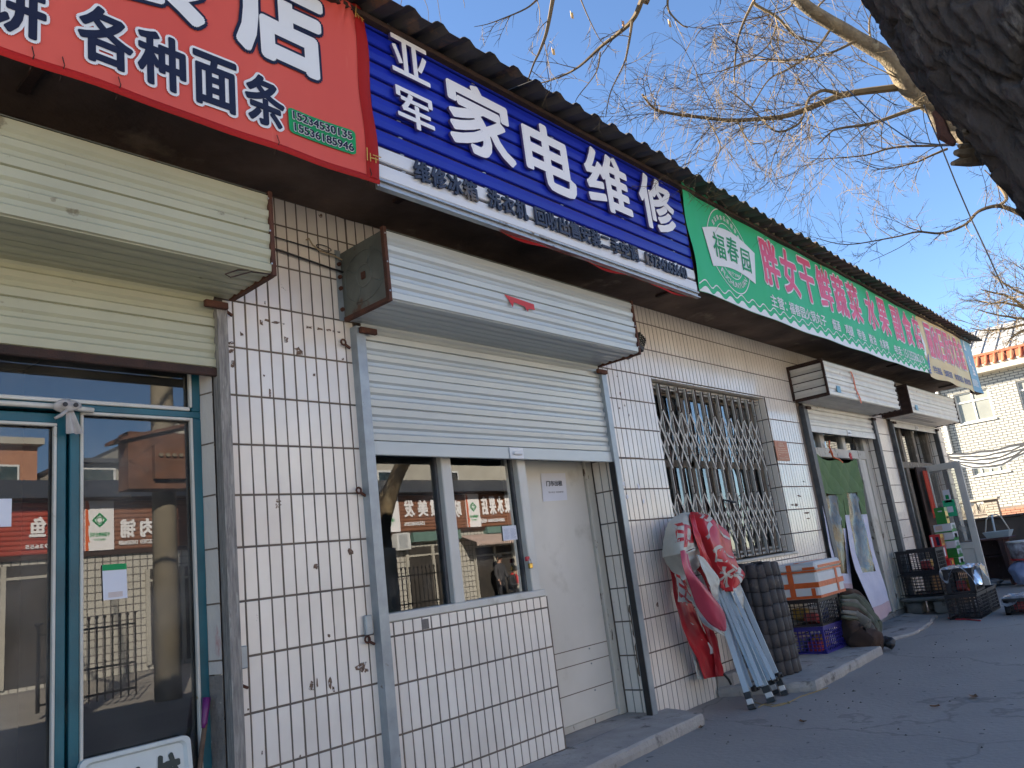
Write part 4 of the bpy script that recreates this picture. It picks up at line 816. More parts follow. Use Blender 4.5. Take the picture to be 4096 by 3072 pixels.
def lerp_rows(rows, v):
    n = len(rows) - 1; k = min(int(v * n), n - 1); t_ = v * n - k; return rows[k][0].lerp(rows[k + 1][0], t_), rows[k][1].lerp(rows[k + 1][1], t_)
Jp = FJ
def rowset(px_rows): return [(onY(*a, y), onY(*b_, y)) for a, b_, y in px_rows]
left_rows = rowset([((3243, 1806), (3337, 1840), .02), (Jp(345, 100), Jp(568, 130), .0), (Jp(362, 300), Jp(606, 320), -.02), (Jp(410, 560), Jp(640, 560), -.04), (Jp(460, 800), Jp(680, 810), -.05), (Jp(520, 1050), Jp(700, 1050), -.06), (Jp(570, 1310), Jp(728, 1310), -.06)])
right_rows = rowset([((3337, 1840), (3416, 1836), .02), (Jp(568, 130), Jp(812, 110), .0), (Jp(606, 320), Jp(838, 300), -.02), (Jp(640, 560), Jp(890, 560), -.05), (Jp(685, 830), Jp(955, 830), -.10), (Jp(745, 1040), Jp(1015, 1010), -.14), (Jp(870, 1310), Jp(1095, 1270), -.18), (Jp(1012, 1620), Jp(1150, 1500), -.20)])
def cpanel(rows, name, mt, u0, u1, v0, v1, d=0., fold=.012, quilt=False, nu=16, nv=40):
    def fn(u, v):
        uu = u0 + (u1 - u0) * u; vv = v0 + (v1 - v0) * v; a, b_ = lerp_rows(rows, vv); p = a.lerp(b_, uu)
        w_ = fold * math.sin(uu * 7 + vv * 5) + fold * .6 * noise.noise(Vector((uu * 4, vv * 9, 3)))
        if quilt: X, Z = p.x * 9, p.z * 9; w_ += .010 * (abs(math.sin(X + Z)) ** .5 + abs(math.sin(X - Z)) ** .5 - 1)
        sag = -.05 * math.sin(uu * math.pi) * max(0, 1 - vv * 6) if quilt else 0
        return Vector((p.x, p.y - d - w_, p.z + sag))
    g = MB(); g.grid(fn, nu, nv); return g.build(name, mt, cur, smooth=True)
for R3, cut in ((left_rows, .86), (right_rows, .74)):
    q1 = .25 if R3 is left_rows else .20
    cpanel(R3, 'quilted_top', 'quilt_green', 0, 1, 0, q1, .012, quilt=True, nu=50, nv=40)
    cpanel(R3, 'side_strip', 'quilt_green', 0, .24, q1, .36, .004, quilt=True); cpanel(R3, 'side_strip', 'quilt_green', .74, 1, q1, .36 if R3 is right_rows else .52, .004, quilt=True)
    cpanel(R3, 'clear_film', 'clear_film', .22, .78, q1, cut, .0, .02, nu=24, nv=60)
    cpanel(R3, 'cloth_strip', 'cloth_lilac', 0, .24, .36, cut, .006); cpanel(R3, 'cloth_strip', 'cloth_lilac', .74, 1, .36 if R3 is right_rows else .52, cut, .006)
    cpanel(R3, 'cloth_bottom', 'cloth_lilac', 0, 1, cut, .93, .008); cpanel(R3, 'cloth_hem', 'cloth_pinkish', 0, 1, .93, 1, .010)
# ribbons tied to the transom
g = MB(); q = [onY(*crop(3100, 1500, .2411)(*k), -.01) for k in ((900, 1090), (895, 1180), (950, 1300), (960, 1360), (1060, 1400), (1120, 1450))]; g.tube(q, .010, 5); g.tube([q[3], q[3] + Vector((-.05, 0, .08)), q[3] + Vector((-.09, 0, .05))], .008, 5)
tag(g.build('ribbon', 'orange_tape', smooth=True), 'orange ribbon tied above the green quilted curtain', 'ribbon')
g = MB(); q = onY(*crop(3100, 1500, .2411)(1245, 1345), -.01)
for k in range(9): a = k * .7; g.tube([q, q + Vector((.06 * math.cos(a), -.01, .05 * math.sin(a)))], [.012, .004], 5)
tag(g.build('ribbon_bow', 'red_tape'), 'dark red bow tied beside the curtain top', 'ribbon')
g = MB(); g.tube([onY(*crop(3100, 1500, .2411)(*k), -.045) for k in ((440, 535), (475, 560), (510, 650), (530, 740), (535, 820))], .006, 6); tag(g.build('pull_cord', 'black_plastic'), 'black pull cord hanging on the third shutter', 'cord')

# ---- shop 4: dark opening, old transom window, two open leaves
f4 = MB(); yF = .16
for x0, x1, z0, z1 in ((10.65, 10.80, .08, 2.70), (12.98, 13.13, .08, 2.70), (10.80, 12.98, 2.02, 2.12), (11.45, 11.58, 2.12, 2.70), (12.15, 12.28, 2.12, 2.70), (11.42, 11.56, .08, 2.02)): f4.bbox(x0, x1, yF - .06, yF + .04, z0, z1, .006)
fr4 = f4.build('door_frame', 'old_wood_frame', shops)
for x0, x1 in ((10.80, 11.45), (11.58, 12.15), (12.28, 12.98)): g = MB(); g.add([(x0, yF, 2.12), (x1, yF, 2.12), (x1, yF, 2.68), (x0, yF, 2.68)], [(0, 1, 2, 3)]); g.build('glass_pane', 'glass_far', fr4, fix=False)
g = MB(); g.add([(10.80, yF, .5), (11.42, yF, .5), (11.42, yF, 2.02), (10.80, yF, 2.02)], [(0, 1, 2, 3)]); g.build('glass_pane', 'glass_far', fr4, fix=False); g = MB(); g.bbox(10.80, 11.42, yF - .02, yF + .02, .08, .5, .004); g.build('side_panel', 'paint_peel', fr4)
g = MB(); g.bbox(11.56, 12.15, .0, .03, .1, 2.02, .005); g.build('inner_door', 'rust_dark', fr4)
mat('red_cloth', (.50, .06, .03), (.4, .04, .02), rough=.8)
g = MB(); g.grid(lambda u, v: (11.68 + .16 * u, -.05 - .03 * math.sin(u * 9), 1.95 - .75 * v * (1 - .25 * u)), 10, 20); tag(g.build('red_cloth', 'red_cloth', smooth=True), 'red cloth hanging in the dark doorway of the last shop', 'cloth')
XD = 12.15
dl = empty('open_door', (XD, -.22, .1), 'white framed glass door standing open at the last shop', 'door')
g = MB()
for y0, y1, z0, z1 in ((-.50, -.40, .1, 2.04), (-.02, .06, .1, 2.04), (-.40, -.02, 1.94, 2.04), (-.40, -.02, .68, .78), (-.40, -.02, .1, .2)): g.bbox(XD - .02, XD + .02, y0, y1, z0, z1, .004)
g.build('stile', 'paint_white', dl)
g = MB(); g.add([(XD, -.40, .78), (XD, -.02, .78), (XD, -.02, 1.94), (XD, -.40, 1.94)], [(3, 2, 1, 0)]); g.build('glass_pane', 'glass_hazy', dl, fix=False); g = MB(); g.box(XD - .008, XD + .008, -.40, -.02, .2, .68); g.build('lower_panel', 'paint_white', dl)
for (y, z, w_, h_, mt, lab) in ((-.20, 1.52, .05, .10, 'paper', 'small pale card with green mark on the open glass door'), (-.20, 1.33, .085, .13, 'banner_green', 'teal green payment card on the open glass door')):
    t = empty('door_card', (XD - .006, y, z), lab, 'card'); g = MB(); g.box(XD - .0075, XD - .005, y - w_, y + w_, z - h_, z + h_); g.build('card', mt, t); g = MB(); g.box(XD - .0095, XD - .0078, y - w_ * .5, y + w_ * .5, z - h_ * .5, z + h_ * .2); g.build('mark', 'print_green' if mt == 'paper' else 'paper', t)

# ================================================================ steps and slabs
def rough_slab(name, pts, h, mt, label, cat, wob=.012):
    """slab from an outline on the ground: subdivided edges, worn arris"""
    r = random.Random(len(label)); out = []
    for i, p in enumerate(pts):
        q = pts[(i + 1) % len(pts)]; n = max(2, int((Vector(q) - Vector(p)).length / .05))
        for k in range(n):
            t_ = k / n; x = p[0] + (q[0] - p[0]) * t_; y = p[1] + (q[1] - p[1]) * t_; nn = noise.noise(Vector((x * 6, y * 6, h * 50))) * wob + noise.noise(Vector((x * 21, y * 21, 3))) * wob * .5; out.append((x, y, nn))
    n = len(out); cx = sum(p[0] for p in out) / n; cy = sum(p[1] for p in out) / n; g = MB(); vs = []
    for lv, ins in ((0, 0.), (h * .45, -.006), (h - .012, .0), (h, .016)):
        for x, y, nn in out:
            d = Vector((cx - x, cy - y)); d = d.normalized() if d.length else d; k = ins + nn * (1 if lv else 1.0); vs.append((x + d.x * k, y + d.y * k, lv + (noise.noise(Vector((x * 9, y * 9, 1))) * .004 if lv else 0)))
    g.add(vs, [(l * n + i, l * n + (i + 1) % n, (l + 1) * n + (i + 1) % n, (l + 1) * n + i) for l in range(3) for i in range(n)] + [tuple(range(3 * n, 4 * n))])
    o = g.build(name, mt, loc=(cx, cy, 0)); return tag(o, label, cat)
rough_slab('door_step', [(1.2, -.30), (1.75, -.43), (2.4, -.42), (3.28, -.39), (3.42, -.015), (3.30, -.008), (2.21, -.006), (2.21, .24), (1.2, .24)][:6] + [(1.2, -.008)], .08, 'concrete', 'low worn concrete step in front of the white door', 'step')
g = MB(); g.box(2.212, 3.235, -.003, .25, .0, .079); g.build('threshold', 'concrete', shops)
rough_slab('kerb_slab', [(4.20, -.02), (4.50, -.73), (6.30, -.68), (6.36, -.02)], .078, 'concrete', 'raised concrete slab under the crates below the barred window', 'slab', .016)
q = [(4.24, -.01), (4.30, -.12), (4.62, -.14), (4.66, -.01)]; rough_slab('concrete_block', q, .17, 'concrete', 'rough concrete block at the wall foot behind the folded tent', 'block', .02)
rough_slab('paving_patch', [(6.9, -.40), (7.6, -.62), (8.3, -.58), (9.2, -.45), (9.6, .05), (6.9, .05)], .03, 'concrete', 'thin broken concrete apron before the curtained shop', 'slab', .05)

# ================================================================ crates and boxes
def crate(label, c, L_, W_, H_, rot, mt, nb=9, nr=5, group='plastic crates outside the shops', holes=False, fill=None):
    t = empty('plastic_crate', c, label, 'crate', group); c_, s_ = math.cos(rot), math.sin(rot)
    tf = lambda x, y, z: (c[0] + x * c_ - y * s_, c[1] + x * s_ + y * c_, c[2] + z)
    def put(mb, name, mt_=mt, smooth=False):
        mb.v = [tf(*v) for v in mb.v]; return mb.build(name, mt_, t, smooth=smooth)
    hx, hy = L_ / 2, W_ / 2
    for ax, s in (('x', -1), ('x', 1), ('y', -1), ('y', 1)):
        g = MB(); ln = L_ if ax == 'y' else W_; off = (hy if ax == 'y' else hx) * s; th = .008
        def bx(a0, a1, z0, z1):
            if ax == 'y': g.box(a0, a1, off - th if s > 0 else off, off if s > 0 else off + th, z0, z1)
            else: g.box(off - th if s > 0 else off, off if s > 0 else off + th, a0, a1, z0, z1)
        n = nb if ax == 'y' else max(4, int(nb * W_ / L_))
        e = .012
        for k in range(n + 1): x = -ln / 2 + e + (ln - 2 * e) * k / n; w_ = .011 if k % 3 == 0 else .006; bx(x - w_ / 2, x + w_ / 2, .02, H_ - .03)
        for k in range(nr + 1): z = .02 + (H_ - .05) * k / nr; bx(-ln / 2 + .001, ln / 2 - .001, z - .0035 - (.004 if k in (0, nr) else 0), z + .0035)
        bx(-ln / 2, ln / 2, H_ - .026, H_); bx(-ln / 2, ln / 2, 0, .02)
        if holes: bx(-ln / 2, -ln / 2 + .05, 0, H_); bx(ln / 2 - .05, ln / 2, 0, H_)
        put(g, 'side_lattice')
    g = MB(); g.box(-hx, hx, -hy - .008, -hy, H_ - .012, H_ + .004); g.box(-hx, hx, hy, hy + .008, H_ - .012, H_ + .004); g.box(-hx - .008, -hx, -hy - .008, hy + .008, H_ - .012, H_ + .004); g.box(hx, hx + .008, -hy - .008, hy + .008, H_ - .012, H_ + .004); put(g, 'rim')
    g = MB(); g.box(-hx + .01, hx - .01, -hy + .01, hy - .01, .004, .012); put(g, 'floor')
    for sx in (-1, 1):
        for sy in (-1, 1):
            g = MB(); g.box(sx * hx - (.02 if sx > 0 else 0), sx * hx + (.02 if sx < 0 else 0), sy * hy - (.02 if sy > 0 else 0), sy * hy + (.02 if sy < 0 else 0), .001, H_ - .028); g.v = [(v[0] * .995, v[1] * .995, v[2]) for v in g.v]; put(g, 'corner_post')
    if fill:
        r = random.Random(fill); names = ['fill_red', 'fill_white', 'fill_green', 'fill_yellow', 'fill_blue']
        for k in range(5):
            sx = -hx + .10 + (L_ - .2) * ((k * 2) % 5) / 4; sy = r.uniform(-hy + .09, hy - .09); z = .02 + .03 * (k % 2); g = MB(); rotb(g, (sx, sy, z + .05), r.uniform(.06, .085), r.uniform(.05, .075), r.uniform(.04, .055), r.uniform(-.4, .4)); g.v = [tf(*v) for v in g.v]
            tag(g.build('snack_packet', names[k]), '%s packet inside the %s' % (('red', 'white', 'green', 'yellow', 'blue')[k], label), 'packet', 'packets inside the crates')
    return t
for n_, c_ in (('fill_red', (.4, .05, .05)), ('fill_white', (.6, .6, .58)), ('fill_green', (.06, .22, .08)), ('fill_yellow', (.55, .32, .05)), ('fill_blue', (.08, .12, .35))): mat(n_, c_, rough=.35, scale=20)
mat('crate_black', (.028, .023, .026), (.018, .015, .018), rough=.5, scale=9); mat('crate_blue', (.035, .028, .25), (.028, .022, .19), rough=.42, scale=9)
crate('blue plastic crate beneath the foam box stack', (6.15, -.145, .08), .54, .36, .25, -.03, 'crate_blue', nb=12, nr=6, fill=3)
crate('black crate between the blue crate and foam box', (6.13, -.15, .336), .54, .35, .26, .02, 'crate_black', nb=12, nr=6, fill=4)
mat('foam', (.64, .655, .65), (.58, .6, .6), rough=.7, scale=5, bump=.2, bscale=120)
mat('orange_packing', (.62, .115, .018), (.5, .09, .02), rough=.3, scale=15, bump=.4, bscale=25)
fo = empty('foam_box', (6.1, -.16, .60), 'white foam box bound with orange tape on top of the crate stack', 'box'); FX0, FX1, FY0, FY1, FZ = 5.79, 6.45, -.40, -.02, .602
g = MB(); g.bbox(FX0, FX1, FY0, FY1, FZ, FZ + .255, .02); g.build('tub', 'foam', fo); g = MB(); g.bbox(FX0 - .004, FX1 + .004, FY0 - .004, FY1 + .004, FZ + .262, FZ + .345, .02); g.build('lid', 'foam', fo)
def tape(x0, x1, y0, y1, z0, z1): g = MB(); g.box(x0, x1, y0, y1, z0, z1); g.build('tape', 'orange_packing', fo)
e = .003
for z0, z1 in ((FZ + .105, FZ + .155), (FZ + .004, FZ + .03), (FZ + .25, FZ + .268)):
    tape(FX0 - e, FX1 + e, FY0 - e, FY0 + .001, z0, z1); tape(FX0 - e, FX0 + .001, FY0 - e + .004, FY1 + .002, z0, z1)
for x in (6.25,): tape(x, x + .05, FY0 - e * 2, FY0 - e, FZ + .03, FZ + .258)
tape(FX0 + .05, FX1, FY0 - .0085, FY0 - .005, FZ + .285, FZ + .31)
for y in (-.16,): tape(FX0 - e * 2, FX0 - e, y, y + .055, FZ + .03, FZ + .258); tape(FX0 - e * 3.2, FX0 - e * 1.6, y, y + .05, FZ + .27, FZ + .335)
tape(FX0 - e * 2.4, FX0 - e * 1.7, -.36, -.32, FZ + .03, FZ + .10); tape(FX0 + .0, FX1 - .02, -.24, -.19, FZ + .344, FZ + .348); tape(FX0 - .008, FX0 - .005, -.395, -.27, FZ + .275, FZ + .30)

# ---- bundle of black segmented roll standing on the slab
mat('black_mat', (.040, .034, .035), (.022, .02, .021), rough=.62, scale=12, bump=.35, bscale=60, dirt=(.085, .07, .06), dscale=10, dthr=.62)
rl = empty('black_roll', (4.87, -.23, .078), 'tall bundle of black segmented tubes standing beside the folded tent', 'bundle')
cols = [(4.87 + .215 * math.cos(a), -.235 + .155 * math.sin(a), .95 - (.09 if -.9 < a < .3 else 0) - .01 * (k % 3)) for k, a in enumerate(2 * math.pi * q / 16 - math.pi for q in range(16))] + [(4.79, -.22, .95), (4.94, -.25, .94)]
for i, (x, y, h_) in enumerate(cols):
    g = MB(); n = 8
    for k in range(n):
        z0 = .08 + h_ * k / n; z1 = .08 + h_ * (k + 1) / n; jx = TR.uniform(-.004, .004); jy = TR.uniform(-.004, .004); l0, l1 = -.05 * k / n, -.05 * (k + 1) / n; rr = TR.uniform(.052, .057)
        g.tube([(x + jx + l0, y + jy, z0), (x + jx + l0, y + jy, z0 + .008), (x + jx + l1, y + jy, z1 - .004), (x + jx + l1, y + jy, z1)], [rr, rr + .003, rr - .001, rr - .006], 14)
    o = g.build('tube', 'black_mat', rl)
    for p in o.data.polygons: p.use_smooth = len(p.vertices) == 4
# ---- heap of folded blankets
mat('blanket_grey', (.20, .19, .16), (.11, .105, .09), rough=.95, scale=9, bump=.5, bscale=90); mat('blanket_brown', (.075, .042, .028), (.045, .027, .02), rough=.95, scale=6, bump=.5, bscale=90); mat('blanket_green', (.115, .125, .085), (.075, .08, .058), rough=.95, scale=8, bump=.5, bscale=90)
bl = empty('blanket_heap', (6.8, -.35, .0), 'slumped heap of grey green and brown blankets on the ground beside crates', 'blankets')
Tc = crop(3000, 2350, .4955)
def roll_along(name, mt, pts, rad, seed):
    """a fat fold of cloth: tube with creased section"""
    g = MB(); P = [Vector(p) for p in pts]; n = 26; m_ = 18; prev = None; b0 = 0
    for i in range(n + 1):
        t_ = i / n * (len(P) - 1); k = min(int(t_), len(P) - 2); p = P[k].lerp(P[k + 1], t_ - k); d = (P[k + 1] - P[k]).normalized(); u = d.orthogonal() if prev is None else (prev - d * prev.dot(d)); u.normalize(); prev = u; v = d.cross(u)
        for j in range(m_):
            a = 2 * math.pi * j / m_; q = rad * (1 + .28 * noise.noise(Vector((math.cos(a) * 1.4, math.sin(a) * 1.4 + seed, i * .22))) + .12 * math.sin(3 * a + i * .2 + seed)) * min(1, .45 + 2.5 * min(i, n - i) / n); pt = p + u * math.cos(a) * q + v * math.sin(a) * q; g.v.append((pt.x, min(pt.y, -.015), max(pt.z, .004)))
    for i in range(n):
        for j in range(m_): g.f.append((i * m_ + j, i * m_ + (j + 1) % m_, (i + 1) * m_ + (j + 1) % m_, (i + 1) * m_ + j)); g.m.append(0)
    g.f += [tuple(range(m_))[::-1], tuple(range(n * m_, (n + 1) * m_))]; g.m += [0, 0]
    return g.build(name, mt, bl, smooth=True)
B0 = lambda u, v, Y: onY(*Tc(u, v), Y)
roll_along('blanket_fold', 'blanket_brown', [B0(740, 60, -.18), B0(800, 60, -.22), B0(860, 90, -.26), B0(930, 170, -.32)], .075, 1)
roll_along('blanket_fold', 'blanket_green', [B0(735, 105, -.24), B0(850, 100, -.30), B0(940, 190, -.36), B0(1010, 300, -.42), B0(1040, 370, -.46)], .075, 2)
roll_along('blanket_fold', 'blanket_green', [B0(730, 150, -.28), B0(830, 160, -.36), B0(920, 240, -.43), B0(990, 320, -.50)], .06, 3)
roll_along('blanket_fold', 'blanket_grey', [B0(740, 195, -.30), B0(830, 220, -.40), B0(920, 290, -.46), B0(960, 330, -.50)], .07, 4)
roll_along('blanket_fold', 'blanket_brown', [B0(760, 260, -.30), B0(800, 330, -.38), B0(860, 380, -.44), B0(940, 400, -.52)], .11, 5)
roll_along('blanket_fold', 'blanket_brown', [B0(820, 410, -.36), B0(900, 420, -.50), B0(990, 430, -.55), B0(1060, 440, -.60)], .115, 6)
roll_along('blanket_fold', 'blanket_grey', [B0(760, 330, -.20), B0(790, 400, -.25), B0(820, 450, -.30)], .12, 8)
for i, (o0, mt_, rr_) in enumerate(((0, 'blanket_green', .035), (22, 'blanket_grey', .03), (45, 'blanket_green', .032), (70, 'blanket_brown', .03), (95, 'blanket_grey', .034), (125, 'blanket_green', .03))):
    roll_along('blanket_fold', mt_, [B0(735 + o0 * .1, 75 + o0 * 1.3, -.34 - o0 * .001), B0(850 + o0 * .15, 85 + o0 * 1.35, -.42), B0(935 + o0 * .1, 170 + o0 * 1.1, -.47), B0(1005 - o0 * .1, 280 + o0 * .7, -.53), B0(1045 - o0 * .3, 365 + o0 * .3, -.57)], rr_, 20 + i)
roll_along('blanket_tail', 'black_plastic', [B0(1050, 430, -.60), B0(1110, 440, -.66), B0(1155, 470, -.72)], .05, 7)
# ---- crates, stones and cartons outside the last shop
Hc = crop(3650, 1950, .3316)
mat('stone_grey', (.22, .205, .185), (.14, .13, .115), rough=.95, scale=14, bump=.8, bscale=60)
def stone(lab, x, y, z, sx, sy, sz, mt='stone_grey', nm='paving_stone', cat='stone'):
    def fn(u, v):
        a = u * 2 * math.pi; b_ = (v - .5) * math.pi; q = [math.cos(b_) * math.cos(a), math.cos(b_) * math.sin(a), math.sin(b_)]; e = .35
        q = [math.copysign(abs(t_) ** e, t_) for t_ in q]; n_ = 1 + .10 * noise.noise(Vector((q[0] * 1.7 + x * 5, q[1] * 1.7, q[2] * 1.7 + z * 9))); return (x + q[0] * sx * n_, y + q[1] * sy * n_, z + sz + q[2] * sz * n_)
    g = MB(); g.grid(fn, 20, 12); o = g.build(nm, mt, smooth=True, loc=(x, y, z)); return tag(o, lab, cat)
stone('flat stone slab carrying the far crates', 9.83, -.25, .165, .30, .33, .028)
stone('square stone under the left end of the far stone slab', 9.72, -.08, .0, .14, .10, .08); stone('pale speckled concrete block under the far stone slab', 9.68, -.44, .0, .10, .12, .082, 'concrete', 'concrete_block', 'block'); stone('narrow stone behind the speckled concrete block', 10.0, -.30, .0, .12, .14, .08)
CB = 'crates outside the last shop'
crate('lower black crate on the stone slab outside the last shop', (9.82, -.245, .235), .43, .49, .29, .0, 'crate_black', nb=8, nr=6, group=CB)
crate('upper black crate on the stone slab by the last shop', (9.82, -.245, .535), .43, .50, .29, .01, 'crate_black', nb=11, nr=5, group=CB, holes=True, fill=8)
crate('bottom black crate nearest the camera on the street', (9.07, -.86, .004), .51, .35, .285, .0, 'crate_black', nb=9, nr=6, group=CB)
crate('bottom black crate behind the nearest one on the street', (9.61, -.86, .004), .51, .35, .285, .0, 'crate_black', nb=9, nr=6, group=CB)
crate('top black crate draped with plastic film on the street', (9.09, -.875, .30), .50, .32, .285, .02, 'crate_black', nb=11, nr=5, group=CB, holes=True, fill=9)
crate('shallow black crate with film at the right edge of the photo', (9.27, -1.50, .004), .50, .50, .18, .0, 'crate_black', nb=12, nr=4, group=CB, holes=True, fill=6)
mat('film', (.50, .53, .58), (.42, .45, .5), rough=.15, scale=9, bump=.8, bscale=16, trans=.55)
def film(lab, fn, nu=30, nv=16): g = MB(); g.grid(fn, nu, nv); tag(g.build('plastic_film', 'film', smooth=True), lab, 'plastic film')
film('crumpled plastic film draped over the top crate beside the cartons', lambda u, v: (8.80 + .62 * u + .02 * math.sin(v * 9), -1.07 + .40 * v + .02 * noise.noise(Vector((u * 6, v * 5, 0))) - .02, .60 + .025 * noise.noise(Vector((u * 9, v * 9, 2))) - (max(0, .25 - v) * .9 * (.4 + .6 * math.sin(u * 8)) ** 2 + max(0, .16 - u) * 1.1 * (.5 + .5 * math.sin(v * 8 + 1)) ** 2)), 60, 36)
film('torn plastic film over the shallow crate at the right edge', lambda u, v: (8.99 + .55 * u, -1.77 + .54 * v, .20 + .02 * noise.noise(Vector((u * 9, v * 9, 5))) - max(0, .2 - u) * .5 * (.5 + .5 * math.sin(v * 9))), 40, 20)
# cartons
for n_, c_ in (('carton_green', (.012, .20, .03)), ('carton_white', (.55, .57, .62)), ('carton_red', (.50, .015, .02)), ('carton_yellow', (.66, .46, .06)), ('carton_card', (.36, .2, .09))): mat(n_, c_, rough=.35, scale=6)
def carton(lab, x, y, z, sx, sy, sz, faces, rot=0., parts=()):
    t = empty('carton', (x, y, z), lab, 'carton', 'drink cartons stacked by the last shop'); c_, s_ = math.cos(rot), math.sin(rot)
    tf = lambda p: (x + p[0] * c_ - p[1] * s_, y + p[0] * s_ + p[1] * c_, z + p[2])
    g = MB().bbox(-sx / 2, sx / 2, -sy / 2, sy / 2, 0, sz, .003); g.v = [tf(p) for p in g.v]; g.build('carton_body', faces, t)
    for (side, u0, u1, v0, v1, mt) in parts:
        g = MB(); e = .0015
        if side == 'L': P = [(-sx / 2 - e, sy / 2 - u * sy, v * sz) for u, v in ((u0, v0), (u1, v0), (u1, v1), (u0, v1))]
        else: P = [(-sx / 2 + u * sx, -sy / 2 - e, v * sz) for u, v in ((u0, v0), (u1, v0), (u1, v1), (u0, v1))]
        g.add([tf(p) for p in P], [(0, 1, 2, 3)]); g.build('printed_panel', mt, t, fix=False)
    return t
bx, by = 11.13, -.305
zz = .50
for i, (h_, lab, side) in enumerate(((.12, 'lowest green and white milk carton of the stack', 'carton_green'), (.12, 'second green and white milk carton from the bottom', 'carton_green'), (.12, 'third white printed milk carton of the stack', 'carton_white'), (.125, 'fourth white printed milk carton of the stack', 'carton_white'), (.125, 'topmost white milk carton under the green gift box', 'carton_white'))):
    carton(lab, bx + .012 * (i % 2), by, zz, .28, .235, h_ - .003, side, .02 * (i % 3), [('L', 0, 1, 0, .14, 'carton_green'), ('L', .1, .5, .35, .85, 'faint_print') if side == 'carton_white' else ('L', .1, .2, .5, .6, 'carton_white'), ('F', .0, 1, .0, .35, 'carton_green'), ('F', .0, 1, .35, 1, 'carton_white'), ('F', .3, .8, .3, .8, 'print_green')]); zz += h_
carton('upright green gift box on top of the carton stack', bx - .04, by - .01, zz, .16, .14, .24, 'carton_green', .0, [('L', .35, .75, .74, .80, 'carton_white'), ('F', .05, .95, .0, .75, 'carton_yellow'), ('F', .1, .9, .3, .42, 'carton_green')])
g = MB(); g.box(10.60, 11.30, -.44, -.10, 0, .498); tag(g.build('carton_stand', 'carton_card'), 'plain cardboard boxes holding up the carton stack', 'carton')
carton('red and yellow drink gift box leaning on the carton stack', 10.84, -.235, .625, .20, .145, .35, 'carton_red', .04, [('F', .0, 1, .55, 1, 'carton_yellow'), ('F', .1, .9, .6, .85, 'orange_plate'), ('L', .12, .28, .25, .92, 'paper'), ('L', .55, .85, .55, .9, 'print_navy'), ('L', .7, .95, .05, .4, 'carton_yellow'), ('F', .1, .5, .1, .45, 'paper')])
carton('red drink box lying under the red and yellow gift box', 10.82, -.26, .502, .26, .22, .12, 'carton_red', .04, [('L', .1, .45, .2, .7, 'carton_yellow'), ('F', .4, .75, .3, .8, 'carton_yellow'), ('F', .1, .3, .3, .8, 'print_navy')])
# red rope, string on the ground
g = MB(); g.tube([onZ(*Hc(*k), .008) for k in ((430, 1575), (520, 1590), (640, 1590), (820, 1605))], .007, 6); tag(g.build('red_rope', 'red_tape'), 'red rope lying on the ground in front of the black crates', 'rope')
mat('straw_string', (.40, .28, .09), rough=.8)
Sc = crop(1900, 2500, .6329)
g = MB(); g.tube([onZ(*Sc(*k), .006) for k in ((1770, 490), (1810, 500), (1880, 515), (1940, 505), (1990, 485), (2060, 450), (2140, 425), (2230, 395))], .003, 5); g.tube([onZ(*Sc(*k), .007) for k in ((1790, 520), (1830, 498), (1900, 505), (1960, 492), (1990, 495), (1975, 482))], .003, 5)
tag(g.build('twine', 'straw_string'), 'yellow twine trailing on the ground from the tent feet', 'twine')
# ================================================================ folded canopy tent leaning on the wall
mat('tent_red', (.50, .022, .03), (.42, .02, .028), rough=.42, scale=5, bump=.3, bscale=14)
mat('tent_pink', (.45, .06, .10), (.38, .04, .07), rough=.38, scale=4, bump=.2, bscale=10)
mat('tent_white', (.52, .52, .47), (.43, .43, .38), rough=.5, scale=6, bump=.4, bscale=16, dirt=(.33, .30, .24), dscale=5, dthr=.6, dw=.1)
mat('leg_paint', (.47, .54, .58), (.42, .49, .53), rough=.35, scale=6, metal=.1)
mat('leg_white', (.66, .67, .66), rough=.4)
tent = empty('folded_tent', (4.1, -.4, 0), 'folded red and white canopy tent with bundled pale legs leaning on the wall', 'tent')
V = crop(2500, 1900, .57252)
TOP = Vector((4.02, -.13, 1.40))
def leg(foot_px, up_px, w_, foot=True, z0=.0, ztop=1.30, ftz=0.0):
    F = onZ(*foot_px, ftz); y = -.3
    for _ in range(6):
        U = onY(*up_px, y); y = F.y + (-.10 - F.y) * min(1.1, (U.z - F.z) / (1.35 - F.z))
    U = onY(*up_px, y); d = (U - F); T = F + d * ((ztop - F.z) / d.z)
    g = MB(); ax = d.normalized(); w_ *= 1.2; g.bar(F + ax * (.10 if foot else 0), T, w_, w_, up=(0.3, -1, 0)); g.build('leg', 'leg_paint', tent)
    if foot:
        for a, b_, mt, k in ((.0, .035, 'black_plastic', 1.25), (.035, .075, 'leg_white', 1.0), (.075, .125, 'black_plastic', 1.2)): g = MB(); g.bar(F + ax * (a + .004), F + ax * b_, w_ * k, w_ * k, up=(0.3, -1, 0)); g.build('leg_foot', mt, tent)
    return F, T
leg(Sc(1755, 535), V(650, 900), .036); leg(Sc(1880, 490), V(705, 850), .042); leg(Sc(1962, 445), V(815, 830), .034); leg(Sc(1905, 440), V(775, 830), .034)
for k, (fp, up) in enumerate(((Sc(1745, 395), V(670, 880)), (Sc(1790, 390), V(690, 900)), (Sc(1815, 385), V(720, 900)), (Sc(1860, 350), V(760, 900)), (Sc(1890, 345), V(790, 890)))):
    leg(fp, up, .020 if k % 2 else .024, False, ftz=.13 + .012 * k)
def bracket(u, v, z): p = onZ(*Sc(u, v), z); g = MB(); g.bbox(p.x - .035, p.x + .035, p.y - .02, p.y + .02, p.z - .02, p.z + .022, .006); g.tube([(p.x, p.y - .02, p.z), (p.x, p.y - .035, p.z)], .012, 8); g.build('slider_bracket', 'black_plastic', tent)
